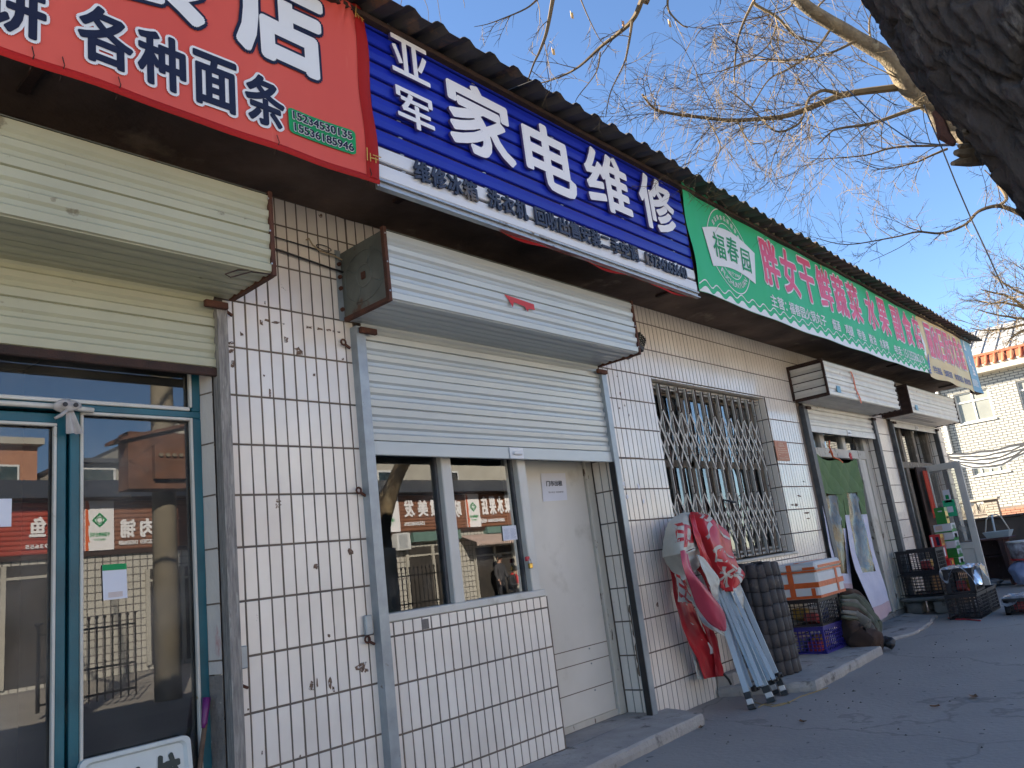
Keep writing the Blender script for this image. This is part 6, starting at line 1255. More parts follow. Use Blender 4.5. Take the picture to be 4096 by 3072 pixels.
# broken stub and loose bark at the trunk's left edge
mat('stub_wood', (.24, .17, .10), (.14, .10, .06), rough=.9, scale=20, stretch=(1, 1, 1), bump=.6, bscale=60)
for a, b_, r_ in (((1985, 900), (1810, 900), .026), ((1960, 930), (1790, 965), .02), ((1930, 870), (1860, 770), .018), ((1950, 890), (1830, 860), .018)):
    A = Q3(*a, RD + .03); B_ = Q3(*b_, RD - .05); g = MB(); r_ *= .6; g.tube([A, A.lerp(B_, .5), B_], [r_ * 1.3, r_, r_ * .35], 7); g.build('broken_stub', 'stub_wood', near)
g = MB(); g.tube([Q3(*k, RD - .04) for k in ((1800, 850), (1740, 800), (1720, 720), (1680, 660))], [.006, .012, .009, .004], 6); g.build('bark_strip', 'rust', near)
crown = MB(); top = trunk_axis(4.9) + side * .2; top.z = 4.95
starts = {}
def cbr(px, r0, r1, rr, dens=9, ln=.30, lev=1, droop=.06, K=Q2, w0=None, start=.0):
    n = len(px); pts = [K(u, v, rr[0] + (rr[1] - rr[0]) * i / (n - 1)) for i, (u, v) in enumerate(px)]
    if w0 is not None: pts = [w0, w0.lerp(pts[0], .55) + Vector((0, 0, .35))] + pts
    o_, s_ = limb(crown, pts, r0 * .8, r1 * .8, 6, .02); dress(crown, o_, s_, dens * (.95 if K is Q3 else 1.15), ln, lev, droop, .0048 if K is Q3 else .0035, start)
cbr([(1360, -160), (1340, 0), (1310, 180), (1270, 290), (1230, 370), (1190, 480)], .030, .005, (4.2, 4.4), w0=top, start=.45)
cbr([(1900, -130), (1860, 0), (1800, 120), (1700, 210), (1620, 270), (1500, 380), (1380, 450), (1240, 500)], .034, .005, (4.2, 4.6), w0=top, start=.4)
cbr([(1300, -60), (1240, 0), (1180, 50), (1050, 110), (960, 145), (880, 160)], .012, .002, (4.3, 4.3), ln=.22)
cbr([(1800, 120), (1780, 280), (1760, 380), (1690, 540), (1660, 700)], .012, .003, (4.3, 4.5), ln=.24)
cbr([(2040, -80), (2020, 0), (2030, 70), (2100, 150), (2140, 170)], .012, .004, (4.3, 4.3), ln=.2)
cbr([(1620, 300), (1600, 420), (1500, 560), (1480, 600)], .008, .002, (4.4, 4.5), ln=.2)
cbr([(1500, -20), (1560, 120), (1620, 230), (1680, 270)], .006, .002, (4.3, 4.4), ln=.15, dens=5)
cbr([(450, -60), (430, 60), (420, 110)], .003, .0015, (4.0, 4.0), ln=.1, dens=4, lev=0); cbr([(540, -60), (590, 40), (600, 130)], .003, .0015, (4.0, 4.0), ln=.1, dens=4, lev=0); cbr([(640, -60), (660, 60), (685, 170)], .003, .0015, (4.0, 4.0), ln=.1, dens=4, lev=0); cbr([(790, -60), (815, 20), (820, 50)], .003, .0015, (4.0, 4.0), ln=.1, dens=4, lev=0)
for k, (dx, dy, h_) in enumerate(((.9, .5, 3.2), (-.8, 1.0, 3.4), (.3, -1.4, 3.0), (-1.0, -.8, 2.8))):
    o_, s_ = limb(crown, [top - Vector((0, 0, .5)), top + Vector((dx * .2, dy * .2, .7)), top + Vector((dx * .7, dy * .7, h_ * .6)), top + Vector((dx * 1.4, dy * 1.4, h_))], .15, .012, 8, .04); dress(crown, o_, s_, 4, .8, 1, .0, .006, .35)
crown.build('crown', 'twig', near, fix=False)
# a few dead leaves still hanging
for u, v in ((1458, 85), (1348, 300), (1760, 135), (2035, 135)):
    p = Q2(u, v, 4.35); g = MB(); g.grid(lambda a, b_: p + Vector((.03 * (a - .5), .01 * math.sin(a * 3), .045 * (b_ - .5))), 3, 3); o = g.build('dead_leaf', 'tape_gold', near, smooth=True)
# ---- second tree behind: sunlit limb and a fan of branches
mid = empty('street_tree', (5.0, -4.9, 0), 'sunlit bare tree limb with a fan of fine twigs over the green banner', 'tree')
tk = MB(); base = Vector((6.3, -4.9, 0))
p0 = Q3(1900, 800, 7.6); o_, s_ = limb(tk, [Vector((5.0, -4.9, 1.7)), Vector((5.02, -4.85, 2.2)), Vector((5.15, -4.3, 3.0)), p0, Q3(1700, 640, 7.3), Q3(1530, 520, 7.1), Q3(1400, 340, 6.9), Q3(1200, 210, 6.7), Q3(1040, 110, 6.5), Q3(890, 0, 6.3), Q3(780, -130, 6.2)], .115, .042, 14, .02, 6)
limb(tk, [(5.0, -4.92, 2.0), (5.2, -5.1, 2.4), (5.7, -5.3, 2.9), (6.4, -5.5, 4.0)], .11, .04, 10, .02); tk.build('trunk', 'bark_limb', mid, smooth=True)
mat('whitewash', (.45, .40, .30), (.38, .33, .25), rough=.9, scale=6, bump=.4, bscale=40)
g = MB(); limb(g, [(4.98, -4.92, 0), (4.99, -4.91, .9), (5.0, -4.9, 1.71)], .19, .152, 14, .01); g.build('whitewashed_base', 'whitewash', mid, smooth=True)
crown = MB()
def mbr(px, r0, r1, rr, dens=9, ln=.75, lev=2, droop=.02, start=.04): cbr(px, r0 * .85, r1 * .85, rr, dens, ln, lev, droop, Q3, None, start)
mbr([(1520, 510), (1300, 528), (1130, 560), (1000, 620), (880, 670), (740, 700), (520, 710), (300, 690), (130, 670), (30, 640), (-40, 560)], .052, .012, (7.1, 5.8), dens=9)
mbr([(1130, 560), (1040, 535), (980, 560), (940, 600), (910, 690), (860, 750), (740, 780), (600, 640), (470, 540)], .026, .008, (6.7, 6.0), dens=9)
mbr([(1640, 620), (1440, 680), (1280, 735), (1100, 770), (1050, 800), (990, 850)], .030, .007, (7.2, 6.6), dens=10)
mbr([(1800, 850), (1640, 860), (1420, 875), (1280, 910), (1050, 940), (930, 930)], .022, .004, (7.5, 6.9), dens=10)
mbr([(1760, 880), (1660, 920), (1560, 965), (1390, 1000), (1280, 965), (1210, 940)], .018, .003, (7.6, 7.2), dens=9, ln=.4)
mbr([(620, 10), (560, 130), (520, 250), (505, 380), (498, 490)], .018, .008, (5.8, 5.9), dens=9, ln=.35)
mbr([(720, -60), (620, 10), (760, 100), (860, 200), (1000, 245)], .024, .010, (5.8, 6.1), dens=9, ln=.4)
mbr([(1090, 150), (980, 290), (820, 410), (720, 470), (620, 620), (560, 690)], .020, .005, (6.6, 6.2), dens=10)
mbr([(1230, 240), (1090, 300), (880, 350), (640, 350), (420, 420), (280, 440)], .020, .004, (6.7, 6.1), dens=10)
mbr([(1050, 110), (1000, 40), (1080, -40)], .02, .008, (6.5, 6.4), dens=12)
mbr([(1330, 300), (1300, 130), (1330, 20), (1340, -80)], .016, .006, (7.0, 6.9), dens=12)
mbr([(1480, 470), (1420, 440), (1260, 350), (1190, 260)], .012, .004, (7.0, 6.8), dens=12, ln=.35)
mbr([(760, 130), (700, 270), (560, 380), (430, 420), (300, 560)], .012, .003, (6.0, 5.7), dens=10)
mbr([(860, 0), (800, 60), (560, 120), (330, 160), (260, 240)], .012, .003, (6.2, 5.8), dens=10)
mbr([(520, 710), (600, 830), (690, 850), (700, 950)], .010, .003, (5.9, 5.9), dens=10, ln=.35)
mbr([(330, 690), (420, 850), (380, 940), (290, 920)], .010, .003, (5.8, 5.8), dens=10, ln=.35)
mbr([(2250, 1290), (2150, 1240), (2060, 1215), (1950, 1245), (1870, 1320), (1720, 1380), (1580, 1370), (1440, 1400), (1170, 1440), (990, 1400)], .035, .004, (8.2, 7.4), dens=8, ln=.42, start=.2)
mbr([(2080, 1100), (2120, 1180), (2050, 1220)], .03, .015, (8.1, 8.1), dens=8, ln=.4); mbr([(1440, 1400), (1330, 1320), (1320, 1210)], .006, .002, (7.6, 7.6), dens=6, ln=.2, lev=1); mbr([(1300, 1540), (1480, 1460), (1600, 1380)], .003, .005, (7.6, 7.6), dens=6, ln=.2, lev=1)
mbr([(1980, 1000), (2050, 1080), (2080, 1180), (2120, 1260)], .008, .004, (7.8, 7.9), dens=14, ln=.3)
mbr([(890, 0), (780, -130), (640, -330), (560, -560), (520, -800)], .060, .012, (6.3, 6.0), dens=7)
crown.build('crown', 'twig', mid, fix=False)
# ---- far tree by the white house
ft = empty('street_tree', (27, -3.2, 0), 'bare bushy tree with pale twigs above the white house roof', 'tree'); tk = MB(); b0 = Vector((27, -3.2, 0))
Nf = lambda u, v, r_: far(3400 + .3316 * u, 1100 + .3316 * v, r_)
o_, s_ = limb(tk, [b0, Vector((27, -3.0, 2.5)), Nf(2350, 500, 29)], .2, .1, 8); tk.build('trunk', 'bark_limb', ft, smooth=True); crown = MB(); J0 = Nf(2350, 500, 29)
def fbr(px, r0, rr=29, dens=4.0, ln=1.3):
    pts = [Nf(u, v, rr - .5 * i) for i, (u, v) in enumerate(px)]; o_, s_ = limb(crown, pts, r0, .012, 5, .05); dress(crown, o_, s_, dens, ln, 2, .0, .014, .0)
for px in ([(2350, 500), (2099, 400), (1850, 340), (1650, 330), (1400, 300)], [(2350, 560), (2099, 600), (1800, 660), (1620, 670), (1450, 640)], [(2350, 600), (2060, 690), (1940, 780), (1880, 860)], [(2350, 450), (2150, 250), (1950, 150), (1800, 60), (1700, -40)], [(2350, 440), (2250, 150), (2150, 0), (2050, -120)], [(2099, 400), (1900, 260), (1700, 200), (1560, 180)], [(2350, 520), (2100, 520), (1900, 500), (1700, 470), (1560, 420)]): fbr(px, .06)
crown.build('crown', 'twig', ft, fix=False)
# overhead wires in front of the trees
for lab, px in (('dark cable running from the eave sky down to the near trunk', [(690, -40, 5), (830, 160, 4.8), (960, 310, 4.5), (1130, 490, 4), (1340, 690, 3.4), (1560, 840, 2.8), (1800, 860, 2.3)]), ('dark cable dropping from the broken stub to the lower right sky', [(1620, 620, 5.6), (1730, 880, 6), (1810, 1080, 7), (1900, 1290, 8), (1990, 1480, 9.5), (2090, 1700, 11)]), ('thin brown cord tied across the near trunk stub', [(1800, 855, 2.12), (1990, 850, 1.93), (2140, 830, 1.86), (2280, 800, 1.86)])):
    g = MB(); g.tube([Q3(u, v, r_) for u, v, r_ in px], [(.0035 if 'brown' not in lab else .0028) * r_ / 4.5 for u, v, r_ in px], 6); tag(g.build('overhead_wire', 'black_plastic' if 'brown' not in lab else 'rust'), lab, 'wire')
# ================================================================ the other side of the street (seen in the shop glass)
YO = -15.8
def gridmat(name, c, mortar, sx, sz):
    m = brickmat(name, c, tuple(v * .9 for v in c), mortar, sx, sz)
    for n_ in m.node_tree.nodes:
        if n_.type == 'TEX_BRICK': n_.offset = 0; n_.inputs['Mortar Size'].default_value = .012
    return m
gridmat('opp_tile', (.50, .48, .42), (.12, .11, .10), .17, .17)
mat('brown_slat', (.25, .115, .065), (.21, .095, .055), rough=.45, scale=2, bump=.05); mat('redbrown_slat', (.38, .06, .03), (.32, .045, .025), rough=.45, scale=2); mat('opp_roof', (.07, .075, .085), (.05, .055, .06), rough=.5, scale=2); mat('opp_brick', (.40, .20, .12), (.33, .16, .1), rough=.9, scale=5); mat('opp_cream', (.42, .40, .34), (.35, .33, .28), rough=.8, scale=2); mat('awning_pink', (.55, .42, .36), rough=.8); mat('opp_green', (.13, .22, .19), rough=.6)
opp = empty('shop_building', (10, YO, 0), 'sunlit row of tiled shops across the street, seen reflected in the glass', 'building')
g = MB(); g.box(-8, 30, YO - 6, YO, 0, 4.0); g.build('wall', 'opp_tile', opp)
for k in range(38): g = MB(); x = -8 + k; g.add([(x + .004, YO + .55, 3.98), (x + .996, YO + .55, 3.98), (x + .996, YO - 3, 4.95), (x + .004, YO - 3, 4.95)], [(0, 1, 2, 3)]); g.box(x, x + .03, YO + .5, YO + .56, 3.96, 4.02); g.build('roof_sheet', 'opp_roof', opp)
g = MB(); g.box(-8, 30, YO, YO + .45, 3.97, 4.0); g.box(-8, 30, YO, YO + .1, 2.70, 2.8); g.build('eave_board', 'rust_dark', opp)
mat('awning_steel', (.08, .07, .06), rough=.8)
for i, (x0, x1, z0, z1) in enumerate(((2.2, 4.95, .1, 2.6), (6.6, 8.3, .1, 2.3), (9.5, 12.0, .1, 2.3), (14.7, 16.9, .1, 2.3), (17.7, 19.7, .1, 2.1))):
    g = MB(); g.box(x0, x1, YO, YO + .02, z0, z1); d_ = g.build('shop_front', 'interior', opp); g = MB()
    for x in (x0, (x0 + x1) / 2, x1): g.box(x - .05, x + .05, YO + .02, YO + .07, z0, z1)
    g.box(x0 + .05, x1 - .05, YO + .02, YO + .06, z1 - .3, z1 - .24); g.build('door_frame', 'opp_cream', d_)
g = MB(); g.add([(17.0, YO + .1, 2.55), (20.2, YO + .1, 2.55), (20.2, YO + .9, 2.25), (17.0, YO + .9, 2.25)], [(0, 1, 2, 3)])
for k in range(32): x = 17 + .1 * k; g.add([(x, YO + .9, 2.25), (x + .1, YO + .9, 2.25), (x + .08, YO + .9, 2.13), (x + .02, YO + .9, 2.13)], [(0, 1, 2, 3)])
g.build('awning', 'awning_pink', opp)
g = MB(); g.box(18.3, 21, YO, YO + .2, 2.55, 2.78); g.box(14.9, 17, YO, YO + .2, 2.45, 2.75); g.build('shutter_case', 'opp_green', opp)
ac = empty('air_conditioner', (14.4, YO, 2.25), 'white outdoor air conditioner unit on the opposite wall, seen reflected', 'air conditioner'); g = MB(); g.bbox(14.12, 14.66, YO + .02, YO + .34, 2.22, 2.75, .02); g.build('case', 'leg_white', ac); g = MB()
for k in range(12): g.box(14.18, 14.52, YO + .342, YO + .348, 2.28 + .036 * k, 2.295 + .036 * k)
g.build('fan_grille', 'steel_grey', ac)
def opp_sign(lab, x0, x1, mt, items):
    t = empty('shop_sign', ((x0 + x1) / 2, YO + .1, 2.80), lab, 'sign', 'slatted signs across the street'); n = 11
    for k in range(n): z = 2.81 + 1.13 * k / n; g = MB(); g.extrude([(YO + .02, z), (YO + .1, z), (YO + .115, z + .03), (YO + .1, z + .095), (YO + .02, z + .095)], x0, x1); g.build('slat', mt, t)
    pl = lambda u, v, d: (-u, YO + .13 + d, v)            # lettering faces the street: it reads towards -X
    for s, a, b_, z0, z1 in items: g = MB(); letters(g, s, (-b_, -a, z0, z1), pl, .03, .0, depth=.02); g.build('lettering', 'letter_white', t)
    return t
opp_sign('red-brown slatted fish shop sign across the street, seen reflected', 2.2, 5.15, 'redbrown_slat', [('鱼', 4.02, 4.36, 3.18, 3.62), ('烤', 4.42, 4.78, 3.18, 3.62), ('18935593655', 3.95, 4.95, 2.93, 3.02)])
opp_sign('brown slatted butcher sign across the street, seen reflected', 5.82, 9.6, 'brown_slat', [('铺', 5.94, 6.30, 3.06, 3.50), ('肉', 6.40, 6.76, 3.06, 3.50), ('鲜', 6.86, 7.22, 3.06, 3.50), ('13453596689', 5.90, 6.34, 2.90, 3.0), ('15035577033', 6.40, 6.86, 2.90, 3.0)])
opp_sign('brown slatted hairdresser sign across the street, seen reflected', 14.48, 17.44, 'brown_slat', [('发', 14.66, 15.10, 3.24, 3.80), ('美', 15.24, 15.68, 3.24, 3.78), ('霞', 15.78, 16.22, 3.24, 3.77), ('晓', 16.78, 17.18, 3.16, 3.74), ('15535581396', 14.62, 15.47, 2.97, 3.09)])
opp_sign('brown slatted greengrocer sign across the street, seen reflected', 18.12, 22.5, 'brown_slat', [('店', 18.20, 18.52, 3.20, 3.85), ('果', 18.60, 18.94, 3.20, 3.85), ('水', 19.0, 19.34, 3.22, 3.87), ('菜', 19.40, 19.74, 3.24, 3.9), ('蔬', 19.8, 20.14, 3.25, 3.92), ('15034527606 电话', 18.1, 19.3, 2.93, 3.08)])
for x0, x1, lab in ((5.16, 5.80, 'white co-operative emblem panel left of the butcher sign, seen reflected'), (13.6, 14.46, 'white co-operative emblem panel left of the hairdresser sign, seen reflected'), (17.46, 18.10, 'white co-operative emblem panel right of the hairdresser sign, seen reflected')):
    t = empty('emblem_panel', ((x0 + x1) / 2, YO + .12, 2.8), lab, 'sign', 'co-operative panels across the street'); g = MB(); g.box(x0, x1, YO + .02, YO + .135, 2.81, 3.95); g.build('panel', 'letter_white', t); cx, cz = (x0 + x1) / 2, 3.5; pl = lambda u, v, d: (-u, YO + .14 + d, v)
    g = MB()
    for s in (-1, 1):
        for ax in (0, 1):
            P = [(0, .17), (.10, .08), (.07, .05), (0, .11), (-.07, .05), (-.10, .08)]; P = [(p[0], p[1] * s) if ax == 0 else (p[1] * s, p[0]) for p in P]; g.add([pl(-(cx) + p[0], cz + p[1], 0) for p in P], [tuple(range(6))])
    b0 = len(g.v)
    for i in range(25):
        a = 2 * math.pi * i / 24
        for k in (.055, .075): g.v.append(pl(-cx + k * math.cos(a), cz + k * math.sin(a), 0))
    for i in range(24): q = b0 + 2 * i; g.f.append((q, q + 2, q + 3, q + 1)); g.m.append(0)
    letters(g, '中国供销合作社', (-cx - .22, -cx + .22, 3.12, 3.22), pl, .02, 0); letters(g, 'CHINA CO-OP', (-cx - .13, -cx + .13, 3.03, 3.08), pl, .02, 0); g.build('emblem', 'print_green', t)
    g = MB()
    for k in range(6): g.add([(x0 + .01, YO + .14, 2.81 + .19 * k), (x0 + .08 + .03 * (k % 2), YO + .14, 2.81 + .19 * k), (x0 + .07, YO + .14, 3.0 + .19 * k), (x0 + .01, YO + .14, 3.0 + .19 * k)], [(0, 1, 2, 3)])
    g.build('flame_edge', 'orange_tape', t)
# taller houses behind
h2 = empty('brick_house', (3, -24, 0), 'brick upper storey with white windows behind the opposite shops, seen reflected', 'house'); g = MB(); g.box(-8, 6.5, -30, -23, 0, 6.7); g.build('wall', 'opp_brick', h2)
for x in (-3, -.5, 2.5, 5.4):
    g = MB(); g.box(x - .6, x + .6, -23, -22.94, 4.9, 6.1); w_ = g.build('window', 'leg_white', h2)
    for s in (0, 1): g = MB(); g.box(x - .54 + .56 * s, x - .02 + .56 * s, -22.938, -22.93, 4.96, 6.04); g.build('pane', 'glass_far', w_)
g = MB(); g.box(-8.2, 6.6, -30.2, -22.7, 6.7, 6.9); g.build('eave', 'opp_cream', h2)
h3 = empty('rear_shed', (9, -21, 0), 'pale corrugated upper storey behind the opposite shops, seen reflected', 'house'); g = MB(); g.box(6.7, 10, -28, -21, 0, 5.8); g.box(10, 34, -28, -21.02, 0, 7.2); g.build('wall', 'opp_cream', h3); g = MB(); g.box(6.65, 9.99, -28.2, -20.7, 5.8, 5.92); g.box(10, 34.2, -28.2, -20.7, 7.2, 7.34); g.build('roof', 'opp_roof', h3)
for x in (7.5, 11.5, 14, 18.5, 22): g = MB(); g.box(x - .5, x + .5, -21, -20.95, 4.9, 5.7); w_ = g.build('window', 'leg_white', h3); g = MB(); g.box(x - .42, x + .42, -20.948, -20.94, 4.98, 5.62); g.build('pane', 'glass_far', w_)
# utility pole with a rusty box, steel fence, whitewashed tree
mat('pole_concrete', (.24, .205, .145), (.19, .165, .12), rough=.9, scale=4, bump=.3, bscale=40); mat('box_rust', (.17, .075, .04), (.10, .05, .032), rough=.85, scale=5)
po = empty('utility_pole', (3.62, -8.4, 0), 'concrete utility pole with rusty meter box, seen reflected in the teal door glass', 'pole'); g = MB(); g.tube([(3.62, -8.4, 0), (3.62, -8.4, 4), (3.62, -8.4, 9)], [.19, .17, .13], 18); g.build('pole', 'pole_concrete', po, smooth=True)
g = MB(); g.box(2.86, 3.86, -8.20, -7.86, 3.02, 3.86); g.add([(2.70, -7.78, 3.70), (3.95, -7.78, 4.02), (3.95, -8.28, 4.02), (2.70, -8.28, 3.70), (2.70, -7.78, 3.75), (3.95, -7.78, 4.07), (3.95, -8.28, 4.07), (2.70, -8.28, 3.75)], [(0, 1, 2, 3), (7, 6, 5, 4), (0, 4, 5, 1), (1, 5, 6, 2), (2, 6, 7, 3), (3, 7, 4, 0)]); g.build('meter_box', 'box_rust', po)
g = MB(); g.box(3.2, 3.82, -7.86, -7.76, 3.15, 3.66); g.build('meter_door', 'box_rust', po)
for k in range(5): g = MB(); g.tube([(3.28 + .1 * k, -7.76, 3.5), (3.28 + .1 * k, -7.72, 3.5)], .03, 8); g.build('insulator', 'pole_concrete', po)
mat('fence_black', (.02, .019, .018), rough=.4, metal=.3)
for i, (x0, x1, y, lab) in enumerate(((2.15, 3.5, -9.2, 'black ball-topped steel fence panel by the pole, seen reflected'), (7.9, 10.2, -9.4, 'black ball-topped steel fence panel across the street, seen reflected in the window'))):
    t = empty('steel_fence', ((x0 + x1) / 2, y, 0), lab, 'fence', 'steel fence panels across the street'); hz = 1.32 if i == 0 else 1.55
    for z in (hz - .18, hz - .75, .2): g = MB(); g.bar((x0, y, z), (x1, y, z), .04, .03); g.build('rail', 'fence_black', t)
    n = int((x1 - x0) / .11)
    for k in range(n + 1):
        x = x0 + (x1 - x0) * k / n; g = MB(); g.tube([(x, y, .1), (x, y, hz - .05)], .013 if k else .03, 6); g.build('picket', 'fence_black', t); g = MB(); g.tube([(x, y, hz - .055), (x, y, hz - .04), (x, y, hz - .015), (x, y, hz)], [.008, .022, .022, .008] if k else [.03, .06, .06, .02], 8); g.build('ball_finial', 'fence_black', t)
# ================================================================ people across the street
def person(label, loc, J, edges, coat, skin='skin', hair='hair', extra=None, face_dir=(0, 1, 0)):
    """one continuous body grown round a skeleton; J name -> ((x,y,z), radius)"""
    t = empty('person', loc, label, 'person'); names = list(J); me = bpy.data.meshes.new('body'); L0 = Vector(loc)
    me.from_pydata([J[n_][0] for n_ in names], [(names.index(a), names.index(b_)) for a, b_ in edges], [])
    o = bpy.data.objects.new('body', me); COL.objects.link(o); o.location = L0; o.parent = t; o.matrix_parent_inverse = Matrix.Translation(-L0)
    md = o.modifiers.new('skin', 'SKIN'); sv = me.skin_vertices[0].data
    for i, n_ in enumerate(names): r_ = J[n_][1]; sv[i].radius = (r_, r_) if not isinstance(r_, tuple) else r_; sv[i].use_root = (i == 0)
    o.modifiers.new('sub', 'SUBSURF').levels = 2; o.modifiers['sub'].render_levels = 2
    bpy.context.view_layer.update(); dg = bpy.context.evaluated_depsgraph_get(); nm = bpy.data.meshes.new_from_object(o.evaluated_get(dg)); o.modifiers.clear(); o.data = nm
    for m_ in (coat, skin, 'trouser'): nm.materials.append(MATS[m_])
    hz = J['neck'][0][2]; kz = J['hip'][0][2] + .02
    for p in nm.polygons:
        c = p.center; p.use_smooth = True; near_hand = any((c - Vector(J[h][0])).length < .075 for h in ('hand_l', 'hand_r'))
        p.material_index = 1 if c.z > hz or near_hand else (2 if c.z < kz and c.y > J['hip'][0][1] + .08 or c.z < kz - .12 else 0)
    H = L0 + Vector(J['head'][0]); fd = Vector(face_dir)
    def sph(c, rx, ry, rz, v0=0, v1=1): return lambda u, v: (c.x + rx * math.sin((v0 + (v1 - v0) * v) * math.pi) * math.cos(u * 2 * math.pi), c.y + ry * math.sin((v0 + (v1 - v0) * v) * math.pi) * math.sin(u * 2 * math.pi), c.z + rz * math.cos((v0 + (v1 - v0) * v) * math.pi))
    g = MB(); g.grid(sph(H - fd * .02 + Vector((0, 0, .025)), .098, .108, .125, 0, .62), 18, 10); g.build('hair', hair, t, smooth=True)
    sd_ = fd.cross(Vector((0, 0, 1))); 
    for s in (-1, 1): g = MB(); g.grid(sph(H + fd * .088 + sd_ * (s * .032) + Vector((0, 0, .012)), .010, .007, .006), 8, 5); g.build('eye', 'ink', t); g = MB(); g.grid(sph(H + sd_ * (s * .088), .014, .022, .03), 8, 6); g.build('ear', skin, t, smooth=True)
    g = MB(); g.tube([H + fd * .092 + Vector((0, 0, .01)), H + fd * .118 + Vector((0, 0, -.018)), H + fd * .095 + Vector((0, 0, -.026))], [.008, .014, .008], 7); g.build('nose', skin, t, smooth=True)
    g = MB(); g.tube([H + fd * .090 + sd_ * -.022 + Vector((0, 0, -.052)), H + fd * .097 + Vector((0, 0, -.054)), H + fd * .090 + sd_ * .022 + Vector((0, 0, -.052))], .005, 6); g.build('mouth', 'red_tape', t)
    for h in ('hand_l', 'hand_r'):
        C_ = L0 + Vector(J[h][0]); e_ = Vector(J['elbow' + h[-2:]][0]) - Vector(J[h][0]); d0 = -e_.normalized(); u = d0.cross(Vector((0, 0, 1))).normalized()
        for k in range(5):
            ln = (.07, .078, .072, .058, .05)[k]; b0_ = C_ + u * ((k - 1.5) * .016 if k < 4 else .034) + d0 * (.03 if k < 4 else .0); dd = d0 if k < 4 else (d0 + u * .8).normalized()
            g = MB(); g.tube([b0_, b0_ + dd * ln * .5, b0_ + dd * ln * .8 + Vector((0, 0, -.012)), b0_ + dd * ln + Vector((0, 0, -.03))], [.009, .0085, .008, .006], 6); g.build('finger', skin, t, smooth=True)
    return t
mat('skin', (.42, .25, .17), (.38, .22, .15), rough=.5); mat('hair', (.012, .01, .009), rough=.5); mat('coat_black', (.018, .018, .02), (.012, .012, .014), rough=.75, scale=12); mat('coat_grey', (.05, .05, .055), rough=.8, scale=12); mat('trouser', (.02, .022, .03), rough=.85); mat('scarf_red', (.55, .02, .02), rough=.8); mat('quilt_pink', (.42, .28, .24), (.36, .23, .2), rough=.9, scale=8)
ED = [('hip', 'spine'), ('spine', 'chest'), ('chest', 'neck'), ('neck', 'head'), ('chest', 'sh_l'), ('sh_l', 'elbow_l'), ('elbow_l', 'hand_l'), ('chest', 'sh_r'), ('sh_r', 'elbow_r'), ('elbow_r', 'hand_r'), ('hip', 'hp_l'), ('hp_l', 'knee_l'), ('knee_l', 'foot_l'), ('foot_l', 'toe_l'), ('hip', 'hp_r'), ('hp_r', 'knee_r'), ('knee_r', 'foot_r'), ('foot_r', 'toe_r')]
def seated(lean=.12): return {'hip': ((0, 0, .50), (.17, .14)), 'spine': ((0, .02, .72), (.17, .13)), 'chest': ((0, .05 + lean * .4, .93), (.19, .13)), 'neck': ((0, .08 + lean, 1.08), .055), 'head': ((0, .12 + lean, 1.21), (.082, .095)), 'sh_l': ((.19, .05 + lean * .4, .98), .085), 'elbow_l': ((.25, .20, .74), .068), 'hand_l': ((.09, .40, .72), .04), 'sh_r': ((-.19, .05 + lean * .4, .98), .085), 'elbow_r': ((-.25, .20, .74), .068), 'hand_r': ((-.07, .41, .74), .04),
    'hp_l': ((.10, .06, .50), .11), 'knee_l': ((.13, .46, .52), .08), 'foot_l': ((.13, .46, .08), .055), 'toe_l': ((.13, .60, .05), .045), 'hp_r': ((-.10, .06, .50), .11), 'knee_r': ((-.13, .46, .52), .08), 'foot_r': ((-.13, .46, .08), .055), 'toe_r': ((-.13, .60, .05), .045)}
def standing(): return {'hip': ((0, 0, .92), (.15, .12)), 'spine': ((0, .01, 1.12), (.16, .12)), 'chest': ((0, .02, 1.34), (.18, .12)), 'neck': ((0, .03, 1.51), .055), 'head': ((0, .05, 1.65), (.082, .095)), 'sh_l': ((.19, .02, 1.39), .08), 'elbow_l': ((.25, .04, 1.12), .062), 'hand_l': ((.24, .16, .90), .04), 'sh_r': ((-.19, .02, 1.39), .08), 'elbow_r': ((-.25, .04, 1.12), .062), 'hand_r': ((-.24, .16, .90), .04),
    'hp_l': ((.09, 0, .88), .10), 'knee_l': ((.10, .03, .48), .072), 'foot_l': ((.10, 0, .08), .052), 'toe_l': ((.11, .14, .045), .045), 'hp_r': ((-.09, 0, .88), .10), 'knee_r': ((-.10, .03, .48), .072), 'foot_r': ((-.10, 0, .08), .052), 'toe_r': ((-.11, .14, .045), .045)}
YP = YO + 1.0
pA = person('person in dark coat and red scarf sitting in the sun, seen reflected', (18.35, YP, 0), seated(), ED, 'coat_black')
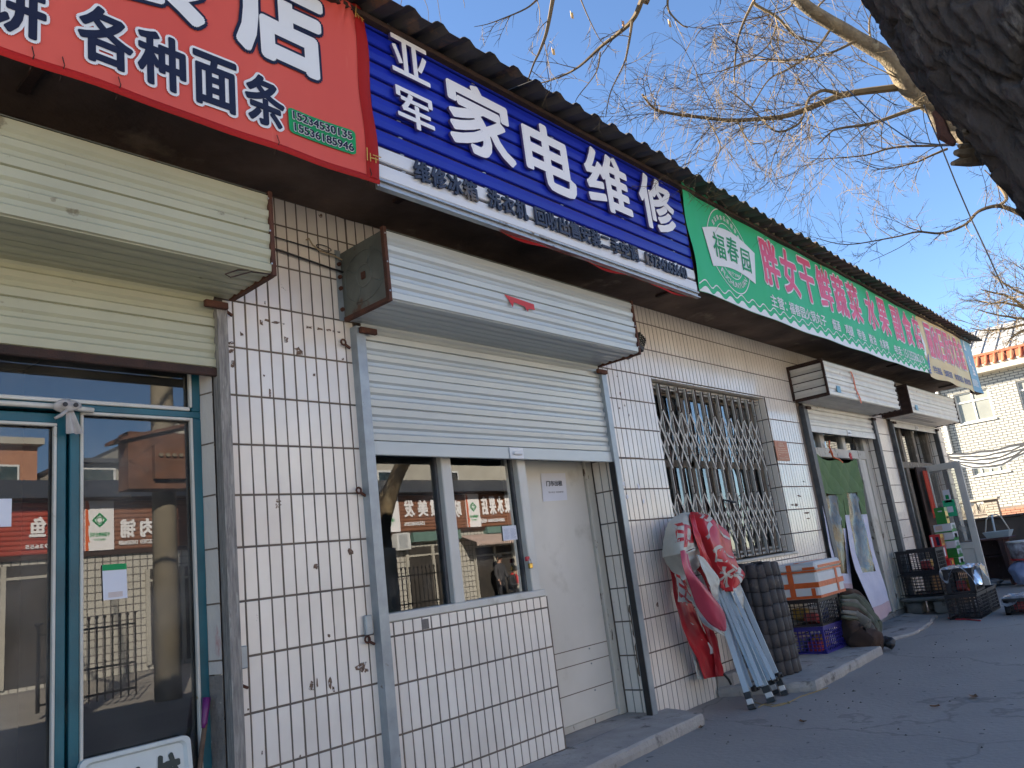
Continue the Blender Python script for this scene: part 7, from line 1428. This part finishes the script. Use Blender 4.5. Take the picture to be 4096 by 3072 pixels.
g = MB(); g.tube([(18.25, YP + .14, 1.08), (18.35, YP + .24, 1.04), (18.45, YP + .14, 1.08), (18.35, YP + .08, 1.1), (18.25, YP + .14, 1.08)], .045, 8); g.tube([(18.37, YP + .24, 1.04), (18.38, YP + .26, .9), (18.37, YP + .25, .74)], [.04, .05, .045], 8); g.build('scarf', 'scarf_red', pA, smooth=True)
pB = person('person in dark cap standing behind the seated one, seen reflected', (18.45, YO + .42, 0), standing(), ED, 'coat_grey')
g = MB(); g.tube([(18.45, YO + .47, 1.69), (18.45, YO + .47, 1.74), (18.45, YO + .47, 1.79)], [.108, .11, .07], 14); g.box(18.37, 18.53, YO + .55, YO + .64, 1.69, 1.70); g.build('cap', 'coat_black', pB, smooth=False)
pC = person('person in black hooded coat sitting at right, seen reflected', (19.25, YP - .1, 0), seated(.2), ED, 'coat_black')
for x, y, lab in ((18.35, YP, 'low stool under the person with the red scarf'), (19.25, YP - .1, 'low stool under the person in the black hooded coat')):
    t = empty('stool', (x, y, 0), lab, 'stool'); g = MB(); g.bbox(x - .17, x + .17, y - .14, y + .16, .34, .385, .01); g.build('seat', 'desk_wood', t)
    for sx in (-1, 1):
        for sy in (-1, 1): g = MB(); g.box(x + sx * .14 - .015, x + sx * .14 + .015, y + .01 + sy * .12 - .015, y + .01 + sy * .12 + .015, 0, .34); g.build('leg', 'desk_wood', t)
def quilt(u, v): x = 17.9 + 1.5 * u; y = YP + .55 + .5 * v; return (x, y, .42 + .05 * noise.noise(Vector((x * 5, y * 5, 0))) - .25 * max(0, v - .8) * 5 * .6)
g = MB(); g.grid(quilt, 40, 16); o = g.build('quilt', 'quilt_pink', smooth=True); tag(o, 'pinkish quilt spread over the goods table across the street, seen reflected', 'quilt')
t = empty('goods_table', (18.65, YP + .8, 0), 'low table under the pinkish quilt across the street', 'table'); g = MB(); g.box(17.95, 19.35, YP + .58, YP + .95, .32, .36); g.build('table_top', 'desk_wood', t)
for x in (18.0, 19.3):
    for y in (YP + .62, YP + .9): g = MB(); g.box(x - .02, x + .02, y - .02, y + .02, 0, .32); g.build('leg', 'desk_wood', t)
g = MB(); g.bbox(17.55, 17.85, YP + .5, YP + .8, 0, .34, .01); tag(g.build('goods_box', 'orange_plate', loc=(17.7, YP + .6, 0)), 'orange carton beside the quilt table across the street', 'carton')
